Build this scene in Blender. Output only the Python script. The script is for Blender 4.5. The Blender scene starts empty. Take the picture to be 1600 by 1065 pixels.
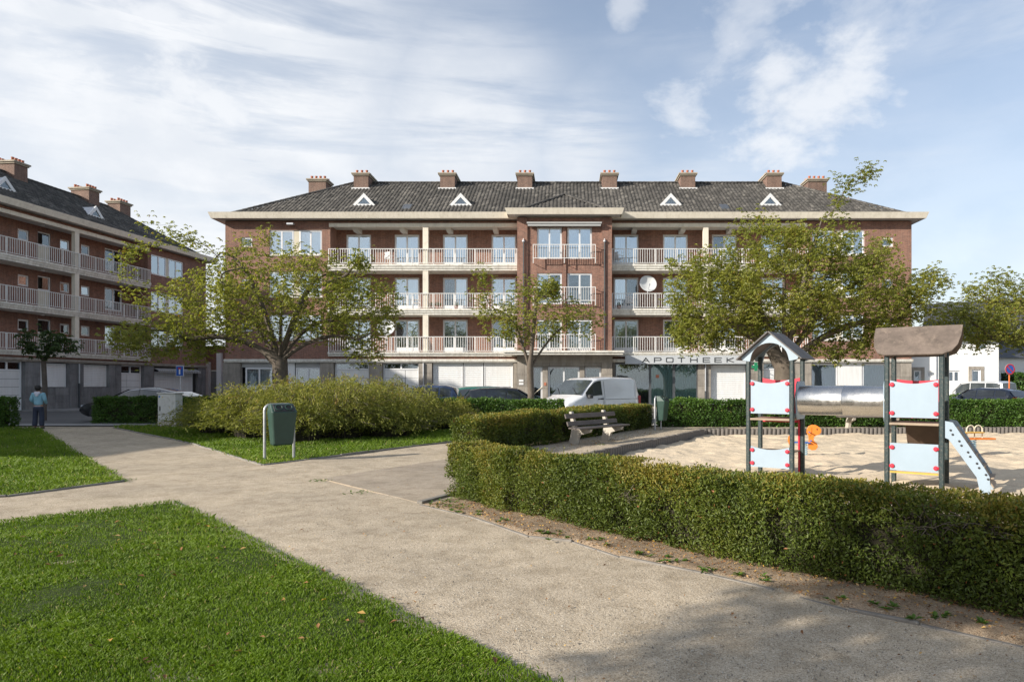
import bpy, math, random
import numpy as np
from math import radians, sin, cos, pi
from mathutils import Vector, Matrix

S = bpy.context.scene
COL = S.collection
random.seed(7)
RNG = np.random.default_rng(11)

# ------------------------------------------------------------------ camera
F = 1067.0; CX = 886.0; CY = 601.0; EYE = 1.6          # focal length / principal point in photo pixels
cd = bpy.data.cameras.new('camera'); cam = bpy.data.objects.new('camera', cd); COL.objects.link(cam)
cam.location = (0, 0, EYE); cam.rotation_euler = (radians(90), 0, 0)
cd.sensor_width = 36.0; cd.lens = F / 1600.0 * 36.0
cd.shift_x = (800 - CX) / 1600.0; cd.shift_y = (CY - 532.5) / 1600.0
cd.clip_end = 3000.0; cd.clip_start = 0.05
S.camera = cam
S.render.resolution_x = 1024; S.render.resolution_y = 681

# ------------------------------------------------------------------ light
SUN_AZ = 27.0       # degrees: light travels towards +X, turned this much towards +Y
SUN_EL = 23.0
S.view_settings.view_transform = 'Standard'; S.view_settings.look = 'None'
S.view_settings.exposure = 0.74; S.view_settings.gamma = 1.0; S.view_settings.use_curve_mapping = False
ld = bpy.data.lights.new('sun', 'SUN'); ld.energy = 4.3; ld.angle = radians(0.55); ld.color = (1.0, 0.93, 0.83)
sun = bpy.data.objects.new('sun', ld); COL.objects.link(sun)
_d = Vector((cos(radians(SUN_AZ)) * cos(radians(SUN_EL)), sin(radians(SUN_AZ)) * cos(radians(SUN_EL)), -sin(radians(SUN_EL))))
sun.rotation_euler = _d.to_track_quat('-Z', 'Y').to_euler()
sun.location = (-30, -15, 25)

W = bpy.data.worlds.new('World'); S.world = W; W.use_nodes = True
nt = W.node_tree; nt.nodes.clear()
def wn(t, **k):
    n = nt.nodes.new(t)
    for a, b in k.items(): setattr(n, a, b)
    return n
def wl(a, b): nt.links.new(a, b)
sky = wn('ShaderNodeTexSky', sky_type='NISHITA', sun_disc=False)
sky.sun_elevation = radians(SUN_EL)
# compass: the sun stands towards -light direction; nishita rotation 0 = +Y, clockwise seen from above
_sx, _sy = -cos(radians(SUN_AZ)), -sin(radians(SUN_AZ))
sky.sun_rotation = math.atan2(_sx, _sy)
sky.air_density = 1.0; sky.dust_density = 1.2; sky.ozone_density = 1.6; sky.altitude = 10
tc = wn('ShaderNodeTexCoord')
def mathn(op, a, b=None, c=None, clamp=False):
    n = wn('ShaderNodeMath', operation=op, use_clamp=clamp)
    for i, v in enumerate((a, b, c)):
        if v is None: continue
        if isinstance(v, (int, float)): n.inputs[i].default_value = v
        else: wl(v, n.inputs[i])
    return n.outputs[0]
def ramp(v, lo, hi):
    n = wn('ShaderNodeMapRange', interpolation_type='SMOOTHSTEP'); n.inputs['From Min'].default_value = lo; n.inputs['From Max'].default_value = hi
    wl(v, n.inputs['Value']); return n.outputs[0]
def noise(vec, scale, detail=6, rough=.55, dist=0.0):
    n = wn('ShaderNodeTexNoise'); n.inputs['Scale'].default_value = scale; n.inputs['Detail'].default_value = detail
    n.inputs['Roughness'].default_value = rough; n.inputs['Distortion'].default_value = dist; wl(vec, n.inputs['Vector']); return n.outputs[0]
def mapping(rot, sc, loc=(0, 0, 0)):
    n = wn('ShaderNodeMapping'); n.inputs['Rotation'].default_value = rot; n.inputs['Scale'].default_value = sc; n.inputs['Location'].default_value = loc
    wl(tc.outputs['Generated'], n.inputs['Vector']); return n.outputs[0]
def skydir(px, py):
    return Vector(((px - CX) / F, 1, (CY - py) / F)).normalized()
def blob(px, py, r_in, r_out):
    d = wn('ShaderNodeVectorMath', operation='DISTANCE'); wl(tc.outputs['Generated'], d.inputs[0]); d.inputs[1].default_value = skydir(px, py)
    return ramp(d.outputs['Value'], r_out, r_in)
def mx(a, b): return mathn('MAXIMUM', a, b)
def mul(a, b): return mathn('MULTIPLY', a, b)
# thin cirrus drawn out in one direction (the streaks run from upper left down to the right)
st_rot = (0, radians(-19), 0)
streak = noise(mapping(st_rot, (1.1, 2.0, 7.5), (3.1, 0, 1.7)), 1.55, 8, .6, .35)
big = noise(mapping((0, 0, 0), (1, 1, 1.9), (5.2, 1, 0)), 1.7, 5, .5)
cirrus = mul(ramp(streak, .44, .74), ramp(big, .36, .60))
band1 = blob(360, 60, .05, .34); band2 = blob(740, 190, .02, .20); band3 = blob(905, 225, .0, .12)
cir2 = mul(mx(mx(band1, band2), band3), ramp(noise(mapping((0, radians(-22), 0), (1.0, 2, 10.0), (1.0, 0, .4)), 1.9, 7, .6, .3), .36, .60))
# puffy masses
puffn = noise(mapping((0, 0, 0), (1, 1, 1.7)), 8.0, 8, .58, .15)
def puff(px, py, a, b, k):
    return mul(ramp(mathn('ADD', puffn, mathn('MULTIPLY_ADD', blob(px, py, a, b), .36, -.30)), .33, .66), k)
puffs = mx(puff(1255, 125, .02, .20, .68), mx(puff(1050, 205, .0, .14, .60), puff(1180, 60, .0, .17, .42)))
puffs = mx(puffs, mx(puff(230, 150, .02, .26, .62), puff(60, 190, .0, .30, .5)))
puffs = mx(puffs, puff(1330, 40, .0, .16, .40))
puffs = mx(puffs, puff(975, 15, .0, .06, .45))
sepz = wn('ShaderNodeSeparateXYZ'); wl(tc.outputs['Generated'], sepz.inputs[0])
low = ramp(sepz.outputs['Z'], .55, .02)
leftveil = ramp(sepz.outputs['X'], .10, -.62)
veil = mathn('ADD', mathn('ADD', mul(low, .46), .17), mul(leftveil, .34))
m1 = mathn('ADD', mathn('ADD', mul(cirrus, .50), mul(cir2, .50)), veil)
mask = mathn('MINIMUM', mx(m1, mathn('ADD', puffs, mul(veil, .45))), .93)
cloudcol = wn('ShaderNodeMixRGB'); cloudcol.inputs[1].default_value = (4.75, 4.95, 5.25, 1); cloudcol.inputs[2].default_value = (5.45, 5.55, 5.7, 1)
wl(ramp(puffn, .35, .65), cloudcol.inputs[0])
mixc = wn('ShaderNodeMixRGB'); wl(mask, mixc.inputs[0]); wl(sky.outputs[0], mixc.inputs[1]); wl(cloudcol.outputs[0], mixc.inputs[2])
bg = wn('ShaderNodeBackground'); bg.inputs['Strength'].default_value = 0.108
wl(mixc.outputs[0], bg.inputs['Color']); wo = wn('ShaderNodeOutputWorld'); wl(bg.outputs[0], wo.inputs[0])

# ------------------------------------------------------------------ measuring helpers (photo pixel -> place in the world)
def G(px, py, z=0.0):
    Y = F * (EYE - z) / (py - CY); return ((px - CX) * Y / F, Y)
def LX(px, Y=44.0): return (px - CX) * Y / F
def LZ(py, Y=44.0): return EYE + (CY - py) * Y / F

# ------------------------------------------------------------------ materials
MATS = {}
def newmat(name):
    m = bpy.data.materials.new(name); m.use_nodes = True
    n = m.node_tree.nodes; b = n['Principled BSDF']; return m, n, m.node_tree.links, b
def nnoise(n, l, scale, detail=5, rough=.6, vec=None, dist=0):
    t = n.new('ShaderNodeTexNoise'); t.inputs['Scale'].default_value = scale; t.inputs['Detail'].default_value = detail
    t.inputs['Roughness'].default_value = rough; t.inputs['Distortion'].default_value = dist
    if vec is not None: l.new(vec, t.inputs['Vector'])
    return t.outputs[0]
def nramp(n, l, v, stops):
    r = n.new('ShaderNodeValToRGB'); e = r.color_ramp.elements
    while len(e) < len(stops): e.new(.5)
    for el, (p, c) in zip(e, stops): el.position = p; el.color = (*c, 1) if len(c) == 3 else c
    l.new(v, r.inputs[0]); return r.outputs[0]
def nmix(n, l, f, a, b, mode='MIX'):
    m = n.new('ShaderNodeMixRGB'); m.blend_type = mode
    for i, v in ((0, f), (1, a), (2, b)):
        if isinstance(v, (int, float)): m.inputs[i].default_value = v
        elif isinstance(v, tuple): m.inputs[i].default_value = (*v, 1)
        else: l.new(v, m.inputs[i])
    return m.outputs[0]
def nbump(n, l, h, b, strength=.3, dist=.01, prev=None):
    u = n.new('ShaderNodeBump'); u.inputs['Strength'].default_value = strength; u.inputs['Distance'].default_value = dist
    l.new(h, u.inputs['Height'])
    if prev is not None: l.new(prev, u.inputs['Normal'])
    l.new(u.outputs[0], b.inputs['Normal']); return u.outputs[0]
def coord(n, l, kind='Object'):
    t = n.new('ShaderNodeTexCoord'); return t.outputs[kind]
def geo_pos(n): return n.new('ShaderNodeNewGeometry').outputs['Position']

def mat_plain(name, col, rough=.6, metal=0.0, var=.12, vscale=3.0, bump=0.0, bscale=60, spec=.5, dirt=None, coat=0, streak=0):
    """painted / plastic / metal surface with slight blotches and fine relief"""
    m, n, l, b = newmat(name)
    c = coord(n, l)
    t = nnoise(n, l, vscale, 6, .65, c)
    lo = tuple(max(0, x * (1 - var)) for x in col); hi = tuple(min(1, x * (1 + var)) for x in col)
    cc = nramp(n, l, t, [(.3, lo), (.7, hi)])
    if dirt:
        d = nnoise(n, l, vscale * 2.3, 8, .75, c)
        cc = nmix(n, l, nramp(n, l, d, [(.52, (0, 0, 0)), (.72, (1, 1, 1))]), cc, dirt)
    if streak:
        mp = n.new('ShaderNodeMapping'); mp.inputs['Scale'].default_value = (5.5, 5.5, .5); l.new(geo_pos(n), mp.inputs['Vector'])
        st = nnoise(n, l, 1.0, 6, .75, mp.outputs[0]); cc = nmix(n, l, streak, cc, nramp(n, l, st, [(.44, (1.04, 1.04, 1.03)), (.60, (.80, .78, .74)), (.72, (.58, .55, .50))]), 'MULTIPLY')
    l.new(cc, b.inputs['Base Color'])
    b.inputs['Roughness'].default_value = rough; b.inputs['Metallic'].default_value = metal
    b.inputs['Specular IOR Level'].default_value = spec
    if coat: b.inputs['Coat Weight'].default_value = coat; b.inputs['Coat Roughness'].default_value = .05
    if bump: nbump(n, l, nnoise(n, l, bscale, 4, .7, c), b, bump, .01)
    MATS[name] = m; return m

def mat_brick(name, c1, c2, mortar):
    m, n, l, b = newmat(name)
    uv = n.new('ShaderNodeUVMap').outputs[0]
    br = n.new('ShaderNodeTexBrick'); l.new(uv, br.inputs['Vector'])
    br.inputs['Color1'].default_value = (*c1, 1); br.inputs['Color2'].default_value = (*c2, 1); br.inputs['Mortar'].default_value = (*mortar, 1)
    br.inputs['Scale'].default_value = 1.0; br.inputs['Brick Width'].default_value = .22; br.inputs['Row Height'].default_value = .067
    br.inputs['Mortar Size'].default_value = .007; br.inputs['Mortar Smooth'].default_value = .3; br.inputs['Bias'].default_value = -.1
    big = nnoise(n, l, .55, 5, .6, geo_pos(n)); fine = nnoise(n, l, 9.0, 5, .8, geo_pos(n))
    c = nmix(n, l, .8, br.outputs[0], nramp(n, l, big, [(.3, (.78, .76, .76)), (.7, (1.12, 1.08, 1.04))]), 'MULTIPLY')
    c = nmix(n, l, .9, c, nramp(n, l, fine, [(.3, (.66, .64, .64)), (.7, (1.34, 1.30, 1.26))]), 'MULTIPLY')
    mp = n.new('ShaderNodeMapping'); mp.inputs['Scale'].default_value = (2.2, 2.2, .35); l.new(geo_pos(n), mp.inputs['Vector']); c = nmix(n, l, .7, c, nramp(n, l, nnoise(n, l, 1.0, 6, .7, mp.outputs[0]), [(.38, (1.12, 1.11, 1.10)), (.66, (.72, .70, .70))]), 'MULTIPLY')
    l.new(c, b.inputs['Base Color']); b.inputs['Roughness'].default_value = .88
    inv = n.new('ShaderNodeMath'); inv.operation = 'SUBTRACT'; inv.inputs[0].default_value = 1; l.new(br.outputs[1], inv.inputs[1])
    nbump(n, l, inv.outputs[0], b, .5, .008)
    MATS[name] = m; return m

def mat_attr(name, stops, rough=.6, trans=0.0, attr='rnd', spec=.3, noise_amt=.25, nscale=1.2, sheen=0):
    """colour picked per leaf / per piece from the 'rnd' attribute"""
    m, n, l, b = newmat(name)
    a = n.new('ShaderNodeAttribute'); a.attribute_name = attr
    c = nramp(n, l, a.outputs['Fac'], stops)
    big = nnoise(n, l, nscale, 4, .6, geo_pos(n))
    c = nmix(n, l, noise_amt * 2, c, nramp(n, l, big, [(.3, (.72, .74, .7)), (.7, (1.2, 1.18, 1.1))]), 'MULTIPLY')
    l.new(c, b.inputs['Base Color']); b.inputs['Roughness'].default_value = rough; b.inputs['Specular IOR Level'].default_value = spec
    if trans:
        t = n.new('ShaderNodeBsdfTranslucent'); l.new(nmix(n, l, 1.0, c, (1.25, 1.25, .55), 'MULTIPLY'), t.inputs[0])
        ms = n.new('ShaderNodeMixShader'); ms.inputs[0].default_value = trans
        l.new(b.outputs[0], ms.inputs[1]); l.new(t.outputs[0], ms.inputs[2]); l.new(ms.outputs[0], n['Material Output'].inputs[0])
    MATS[name] = m; return m

mat_brick('brick', (.285, .132, .092), (.185, .092, .070), (.36, .30, .25))
mat_brick('chimney_brick', (.185, .105, .08), (.145, .085, .068), (.33, .29, .24))
mat_plain('cream_paint', (.80, .73, .61), .55, var=.06, vscale=.8, dirt=(.62, .56, .46), streak=.35)
mat_plain('cream_concrete', (.76, .73, .66), .7, var=.10, vscale=1.2, dirt=(.52, .48, .41), bump=.1, streak=.8)
mat_plain('white_pvc', (.80, .80, .80), .35, var=.03)
mat_plain('white_shutter', (.78, .78, .77), .45, var=.04, vscale=.7, streak=.3)
mat_plain('beige_panel', (.62, .56, .43), .5, var=.05)
mat_plain('rail_paint', (.78, .77, .74), .45, var=.08)
mat_plain('zinc', (.50, .51, .53), .45, metal=.5, var=.12, vscale=5)
mat_plain('white_zinc', (.72, .72, .71), .5, var=.08, vscale=6)
mat_plain('terracotta', (.45, .16, .09), .8, var=.2)
mat_plain('chimney_cap', (.36, .31, .24), .9, var=.2, bump=.3, bscale=30)
mat_plain('black_pipe', (.05, .055, .06), .5, var=.2)
mat_plain('ceiling_plaster', (.62, .60, .56), .85, var=.05)
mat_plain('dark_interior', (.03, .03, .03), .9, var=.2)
mat_plain('asphalt', (.115, .112, .108), .9, var=.18, vscale=.5, bump=.3, bscale=120)
mat_plain('pavement', (.27, .26, .25), .9, var=.15, vscale=1.1, bump=.2, bscale=60)
mat_plain('white_render', (.78, .78, .76), .8, var=.04, vscale=.7)
mat_plain('slate', (.045, .048, .056), .65, var=.25, vscale=3, bump=.3, bscale=25)
mat_plain('grey_panel', (.42, .42, .41), .6, var=.05)

def mat_stone(name, col):
    m, n, l, b = newmat(name); c = geo_pos(n)
    oi = n.new('ShaderNodeObjectInfo').outputs['Random']
    a = nnoise(n, l, 1.6, 7, .7, c); f = nnoise(n, l, 38, 3, .7, c)
    cc = nramp(n, l, a, [(.28, tuple(x * .72 for x in col)), (.5, col), (.75, tuple(x * 1.18 for x in col))])
    cc = nmix(n, l, .5, cc, nramp(n, l, f, [(.3, (.7, .7, .7)), (.7, (1.2, 1.2, 1.2))]), 'MULTIPLY')
    cc = nmix(n, l, 1.0, cc, nramp(n, l, oi, [(0, (.84, .84, .84)), (1, (1.1, 1.09, 1.07))]), 'MULTIPLY')
    mp = n.new('ShaderNodeMapping'); mp.inputs['Scale'].default_value = (4, 4, .6); l.new(c, mp.inputs['Vector']); cc = nmix(n, l, .7, cc, nramp(n, l, nnoise(n, l, 1.0, 6, .75, mp.outputs[0]), [(.40, (1.1, 1.1, 1.08)), (.66, (.62, .60, .57))]), 'MULTIPLY')
    l.new(cc, b.inputs['Base Color']); b.inputs['Roughness'].default_value = .8; nbump(n, l, f, b, .2, .006)
    MATS[name] = m
mat_stone('stone', (.34, .305, .265)); mat_stone('shaded_stone', (.215, .215, .22))  # second: the same stone with the left building's shade put into its colour

def mat_curtain(name, c1, c2, sc=9.0):
    m, n, l, b = newmat(name)
    w = n.new('ShaderNodeTexWave'); w.bands_direction = 'X'; w.inputs['Scale'].default_value = sc; w.inputs['Distortion'].default_value = 1.5
    l.new(coord(n, l), w.inputs['Vector'])
    l.new(nramp(n, l, w.outputs[0], [(.1, c1), (.8, c2)]), b.inputs['Base Color']); b.inputs['Roughness'].default_value = .9
    MATS[name] = m
mat_curtain('curtain_pale', (.62, .64, .66), (.80, .82, .84)); mat_curtain('curtain_warm', (.28, .26, .22), (.46, .43, .36))
mat_curtain('unlit_room', (.02, .02, .022), (.07, .065, .06), 5); mat_curtain('blind_grey', (.25, .25, .25), (.52, .52, .52), 14)  # the first stands for unlit rooms behind bare glass, darkness put into colour

def mat_glass(name, refl, tint=(.9, .95, .97), gcol=(.85, .93, 1.0)):
    m, n, l, b = newmat(name)
    gl = n.new('ShaderNodeBsdfGlossy'); gl.inputs['Roughness'].default_value = .02; gl.inputs['Color'].default_value = (*gcol, 1)
    tr = n.new('ShaderNodeBsdfTransparent'); tr.inputs[0].default_value = (*tint, 1)
    f = n.new('ShaderNodeFresnel'); f.inputs[0].default_value = 1.5
    wv = nnoise(n, l, .8, 2, .5, coord(n, l))
    bu = n.new('ShaderNodeBump'); bu.inputs['Strength'].default_value = .06; bu.inputs['Distance'].default_value = .05; l.new(wv, bu.inputs['Height'])
    l.new(bu.outputs[0], gl.inputs['Normal'])
    ad = n.new('ShaderNodeMath'); ad.use_clamp = True; l.new(f.outputs[0], ad.inputs[0]); ad.inputs[1].default_value = refl
    ms = n.new('ShaderNodeMixShader'); l.new(ad.outputs[0], ms.inputs[0]); l.new(tr.outputs[0], ms.inputs[1]); l.new(gl.outputs[0], ms.inputs[2])
    l.new(ms.outputs[0], n['Material Output'].inputs[0]); MATS[name] = m
mat_glass('glass', .36); mat_glass('glass_dull', .12); mat_glass('shop_glass', .05, (.86, .93, .92)); mat_glass('car_glass', .22, (.28, .32, .34))

# ---- ground materials
def mat_gravel(name, c_dark, c_mid, c_light, patch=.9, bk=1.0):
    m, n, l, b = newmat(name); p = geo_pos(n)
    v = n.new('ShaderNodeTexVoronoi'); v.inputs['Scale'].default_value = 150; l.new(p, v.inputs['Vector'])
    v2 = n.new('ShaderNodeTexVoronoi'); v2.inputs['Scale'].default_value = 52; l.new(p, v2.inputs['Vector'])
    a = nnoise(n, l, 160, 3, .8, p); big = nnoise(n, l, .55, 6, .62, p); mid = nnoise(n, l, 3.3, 7, .7, p, .4)
    sep = n.new('ShaderNodeSeparateColor'); l.new(v.outputs['Color'], sep.inputs[0])
    c = nramp(n, l, sep.outputs[0], [(.0, c_dark), (.35, c_mid), (.8, c_mid), (1.0, c_light)])
    c = nmix(n, l, .65, c, nramp(n, l, a, [(.3, (.62, .6, .58)), (.7, (1.3, 1.3, 1.3))]), 'MULTIPLY')
    c = nmix(n, l, patch, c, nramp(n, l, mid, [(.30, (.70, .67, .62)), (.55, (1.04, 1.03, 1.01)), (.75, (1.12, 1.11, 1.10))]), 'MULTIPLY')
    c = nmix(n, l, patch, c, nramp(n, l, big, [(.32, (.80, .80, .80)), (.62, (1.08, 1.07, 1.05))]), 'MULTIPLY')
    l.new(c, b.inputs['Base Color']); b.inputs['Roughness'].default_value = .95; b.inputs['Specular IOR Level'].default_value = .15
    p1 = nbump(n, l, v.outputs['Distance'], b, .5 * bk, .006); p2 = nbump(n, l, v2.outputs['Distance'], b, .3 * bk, .008, p1); nbump(n, l, mid, b, .4, .03, p2)
    if name == 'sand': nbump(n, l, nnoise(n, l, 7.5, 4, .6, p, .6), b, .5, .04, p2)
    MATS[name] = m
mat_gravel('gravel', (.235, .19, .14), (.495, .42, .32), (.67, .60, .49))
mat_gravel('worn_concrete', (.26, .22, .175), (.37, .315, .25), (.45, .40, .33), .9, .4)
mat_gravel('sand', (.56, .46, .335), (.655, .545, .40), (.70, .60, .46), .4, .5)
mat_gravel('soil', (.15, .11, .075), (.33, .25, .175), (.48, .40, .30))
mat_gravel('turf_soil', (.025, .035, .012), (.05, .075, .02), (.08, .10, .03))

mat_attr('grass', [(0, (.070, .130, .010)), (.45, (.126, .204, .013)), (.8, (.17, .25, .028)), (.93, (.24, .27, .05)), (1, (.34, .31, .13))], .55, .35, spec=.25, noise_amt=.38, nscale=.9)
mat_attr('yew_leaf', [(0, (.040, .058, .012)), (.45, (.102, .142, .022)), (.78, (.165, .185, .030)), (.93, (.27, .225, .045)), (1, (.32, .13, .055))], .5, .3, spec=.35, nscale=1.6)
mat_attr('privet_leaf', [(0, (.035, .075, .012)), (.5, (.065, .14, .02)), (.85, (.11, .20, .03)), (1, (.18, .19, .05))], .45, .25, spec=.4)
mat_attr('spirea_leaf', [(0, (.12, .145, .03)), (.5, (.25, .26, .06)), (.85, (.37, .35, .11)), (1, (.36, .22, .10))], .6, .35, spec=.2, nscale=1.2)
mat_attr('cherry_leaf', [(0, (.125, .155, .028)), (.4, (.275, .295, .065)), (.8, (.38, .375, .10)), (.96, (.47, .41, .12)), (1, (.33, .14, .03))], .42, .5, spec=.45, nscale=.8, noise_amt=.08)
mat_attr('dark_leaf', [(0, (.03, .055, .014)), (.5, (.05, .09, .02)), (1, (.09, .13, .03))], .5, .3, spec=.35)
mat_attr('dry_leaf', [(0, (.16, .075, .035)), (.5, (.33, .17, .075)), (.8, (.45, .30, .14)), (1, (.55, .33, .05))], .7, .15, spec=.2)
mat_attr('weed_leaf', [(0, (.06, .13, .02)), (1, (.15, .24, .045))], .5, .3)
mat_attr('tile', [(0, (.054, .051, .048)), (.55, (.078, .073, .069)), (.9, (.105, .098, .092)), (1, (.15, .14, .128))], .75, 0, spec=.3, noise_amt=.3, nscale=.5)
mat_plain('bark', (.115, .092, .072), .9, var=.3, vscale=4, bump=.7, bscale=18, dirt=(.09, .085, .05))
mat_plain('dark_bark', (.11, .09, .075), .9, var=.3, vscale=4, bump=.5, bscale=18)

# lichen patches on the tiles
def add_lichen():
    m = MATS['tile']; n = m.node_tree.nodes; l = m.node_tree.links; b = n['Principled BSDF']
    src = b.inputs['Base Color'].links[0].from_socket
    p = geo_pos(n); big = nnoise(n, l, .30, 4, .6, p); f = nnoise(n, l, 3.2, 7, .8, p, .4)
    k1 = nramp(n, l, big, [(.42, (0, 0, 0)), (.56, (1, 1, 1))]); k2 = nramp(n, l, f, [(.50, (0, 0, 0)), (.60, (1, 1, 1))])
    k = nmix(n, l, 1.0, k1, k2, 'MULTIPLY'); k = nmix(n, l, 1.0, k, (.55, .55, .55), 'MULTIPLY')
    l.new(nmix(n, l, k, src, (.27, .25, .22)), b.inputs['Base Color'])
add_lichen()

# ------------------------------------------------------------------ object helpers
def link(o, parent=None):
    COL.objects.link(o)
    if parent is not None: o.parent = parent
    return o
def tag(o, label=None, cat=None, group=None, kind=None):
    if label: o['label'] = label
    if cat: o['category'] = cat
    if group: o['group'] = group
    if kind: o['kind'] = kind
    return o
def thing(name, label, cat, loc=(0, 0, 0), rotz=0, group=None):
    o = bpy.data.objects.new(name, None); link(o); o.location = loc; o.rotation_euler = (0, 0, rotz); o.empty_display_size = .2
    return tag(o, label, cat, group)
def copy_tree(o, parent=None):
    c = o.copy(); COL.objects.link(c); c.parent = parent
    for ch in list(o.children): copy_tree(ch, c)
    return c

def box_uv(me):
    """metric UVs by dominant normal axis"""
    nl = len(me.loops); nv = len(me.vertices)
    co = np.empty(nv * 3, np.float32); me.vertices.foreach_get('co', co); co = co.reshape(-1, 3)
    li = np.empty(nl, np.int32); me.loops.foreach_get('vertex_index', li)
    npoly = len(me.polygons); nr = np.empty(npoly * 3, np.float32); me.polygons.foreach_get('normal', nr); nr = np.abs(nr.reshape(-1, 3))
    lt = np.empty(npoly, np.int32); me.polygons.foreach_get('loop_total', lt); ax = np.repeat(nr.argmax(1), lt)
    c = co[li]; uv = np.empty((nl, 2), np.float32)
    uv[:, 0] = np.where(ax == 0, c[:, 1], c[:, 0]); uv[:, 1] = np.where(ax == 2, c[:, 1], c[:, 2])
    lay = me.uv_layers.new(name='UVMap'); lay.data.foreach_set('uv', uv.ravel())

def mesh_np(name, V, Fc, mat, parent=None, rnd=None, smooth=False, loc=(0, 0, 0)):
    """V (n,3), Fc (m,k) all faces with k corners; rnd per face"""
    V = np.ascontiguousarray(V, np.float32); Fc = np.ascontiguousarray(Fc, np.int32); k = Fc.shape[1]
    me = bpy.data.meshes.new(name); me.vertices.add(len(V)); me.vertices.foreach_set('co', V.ravel())
    me.loops.add(Fc.size); me.loops.foreach_set('vertex_index', Fc.ravel())
    me.polygons.add(len(Fc)); me.polygons.foreach_set('loop_start', np.arange(0, Fc.size, k, dtype=np.int32))
    if smooth: me.polygons.foreach_set('use_smooth', np.ones(len(Fc), bool))
    me.update(calc_edges=True)
    if rnd is not None:
        a = me.attributes.new('rnd', 'FLOAT', 'FACE'); a.data.foreach_set('value', np.ascontiguousarray(rnd, np.float32))
    me.materials.append(MATS[mat]); o = bpy.data.objects.new(name, me); o.location = loc; return link(o, parent)

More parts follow.
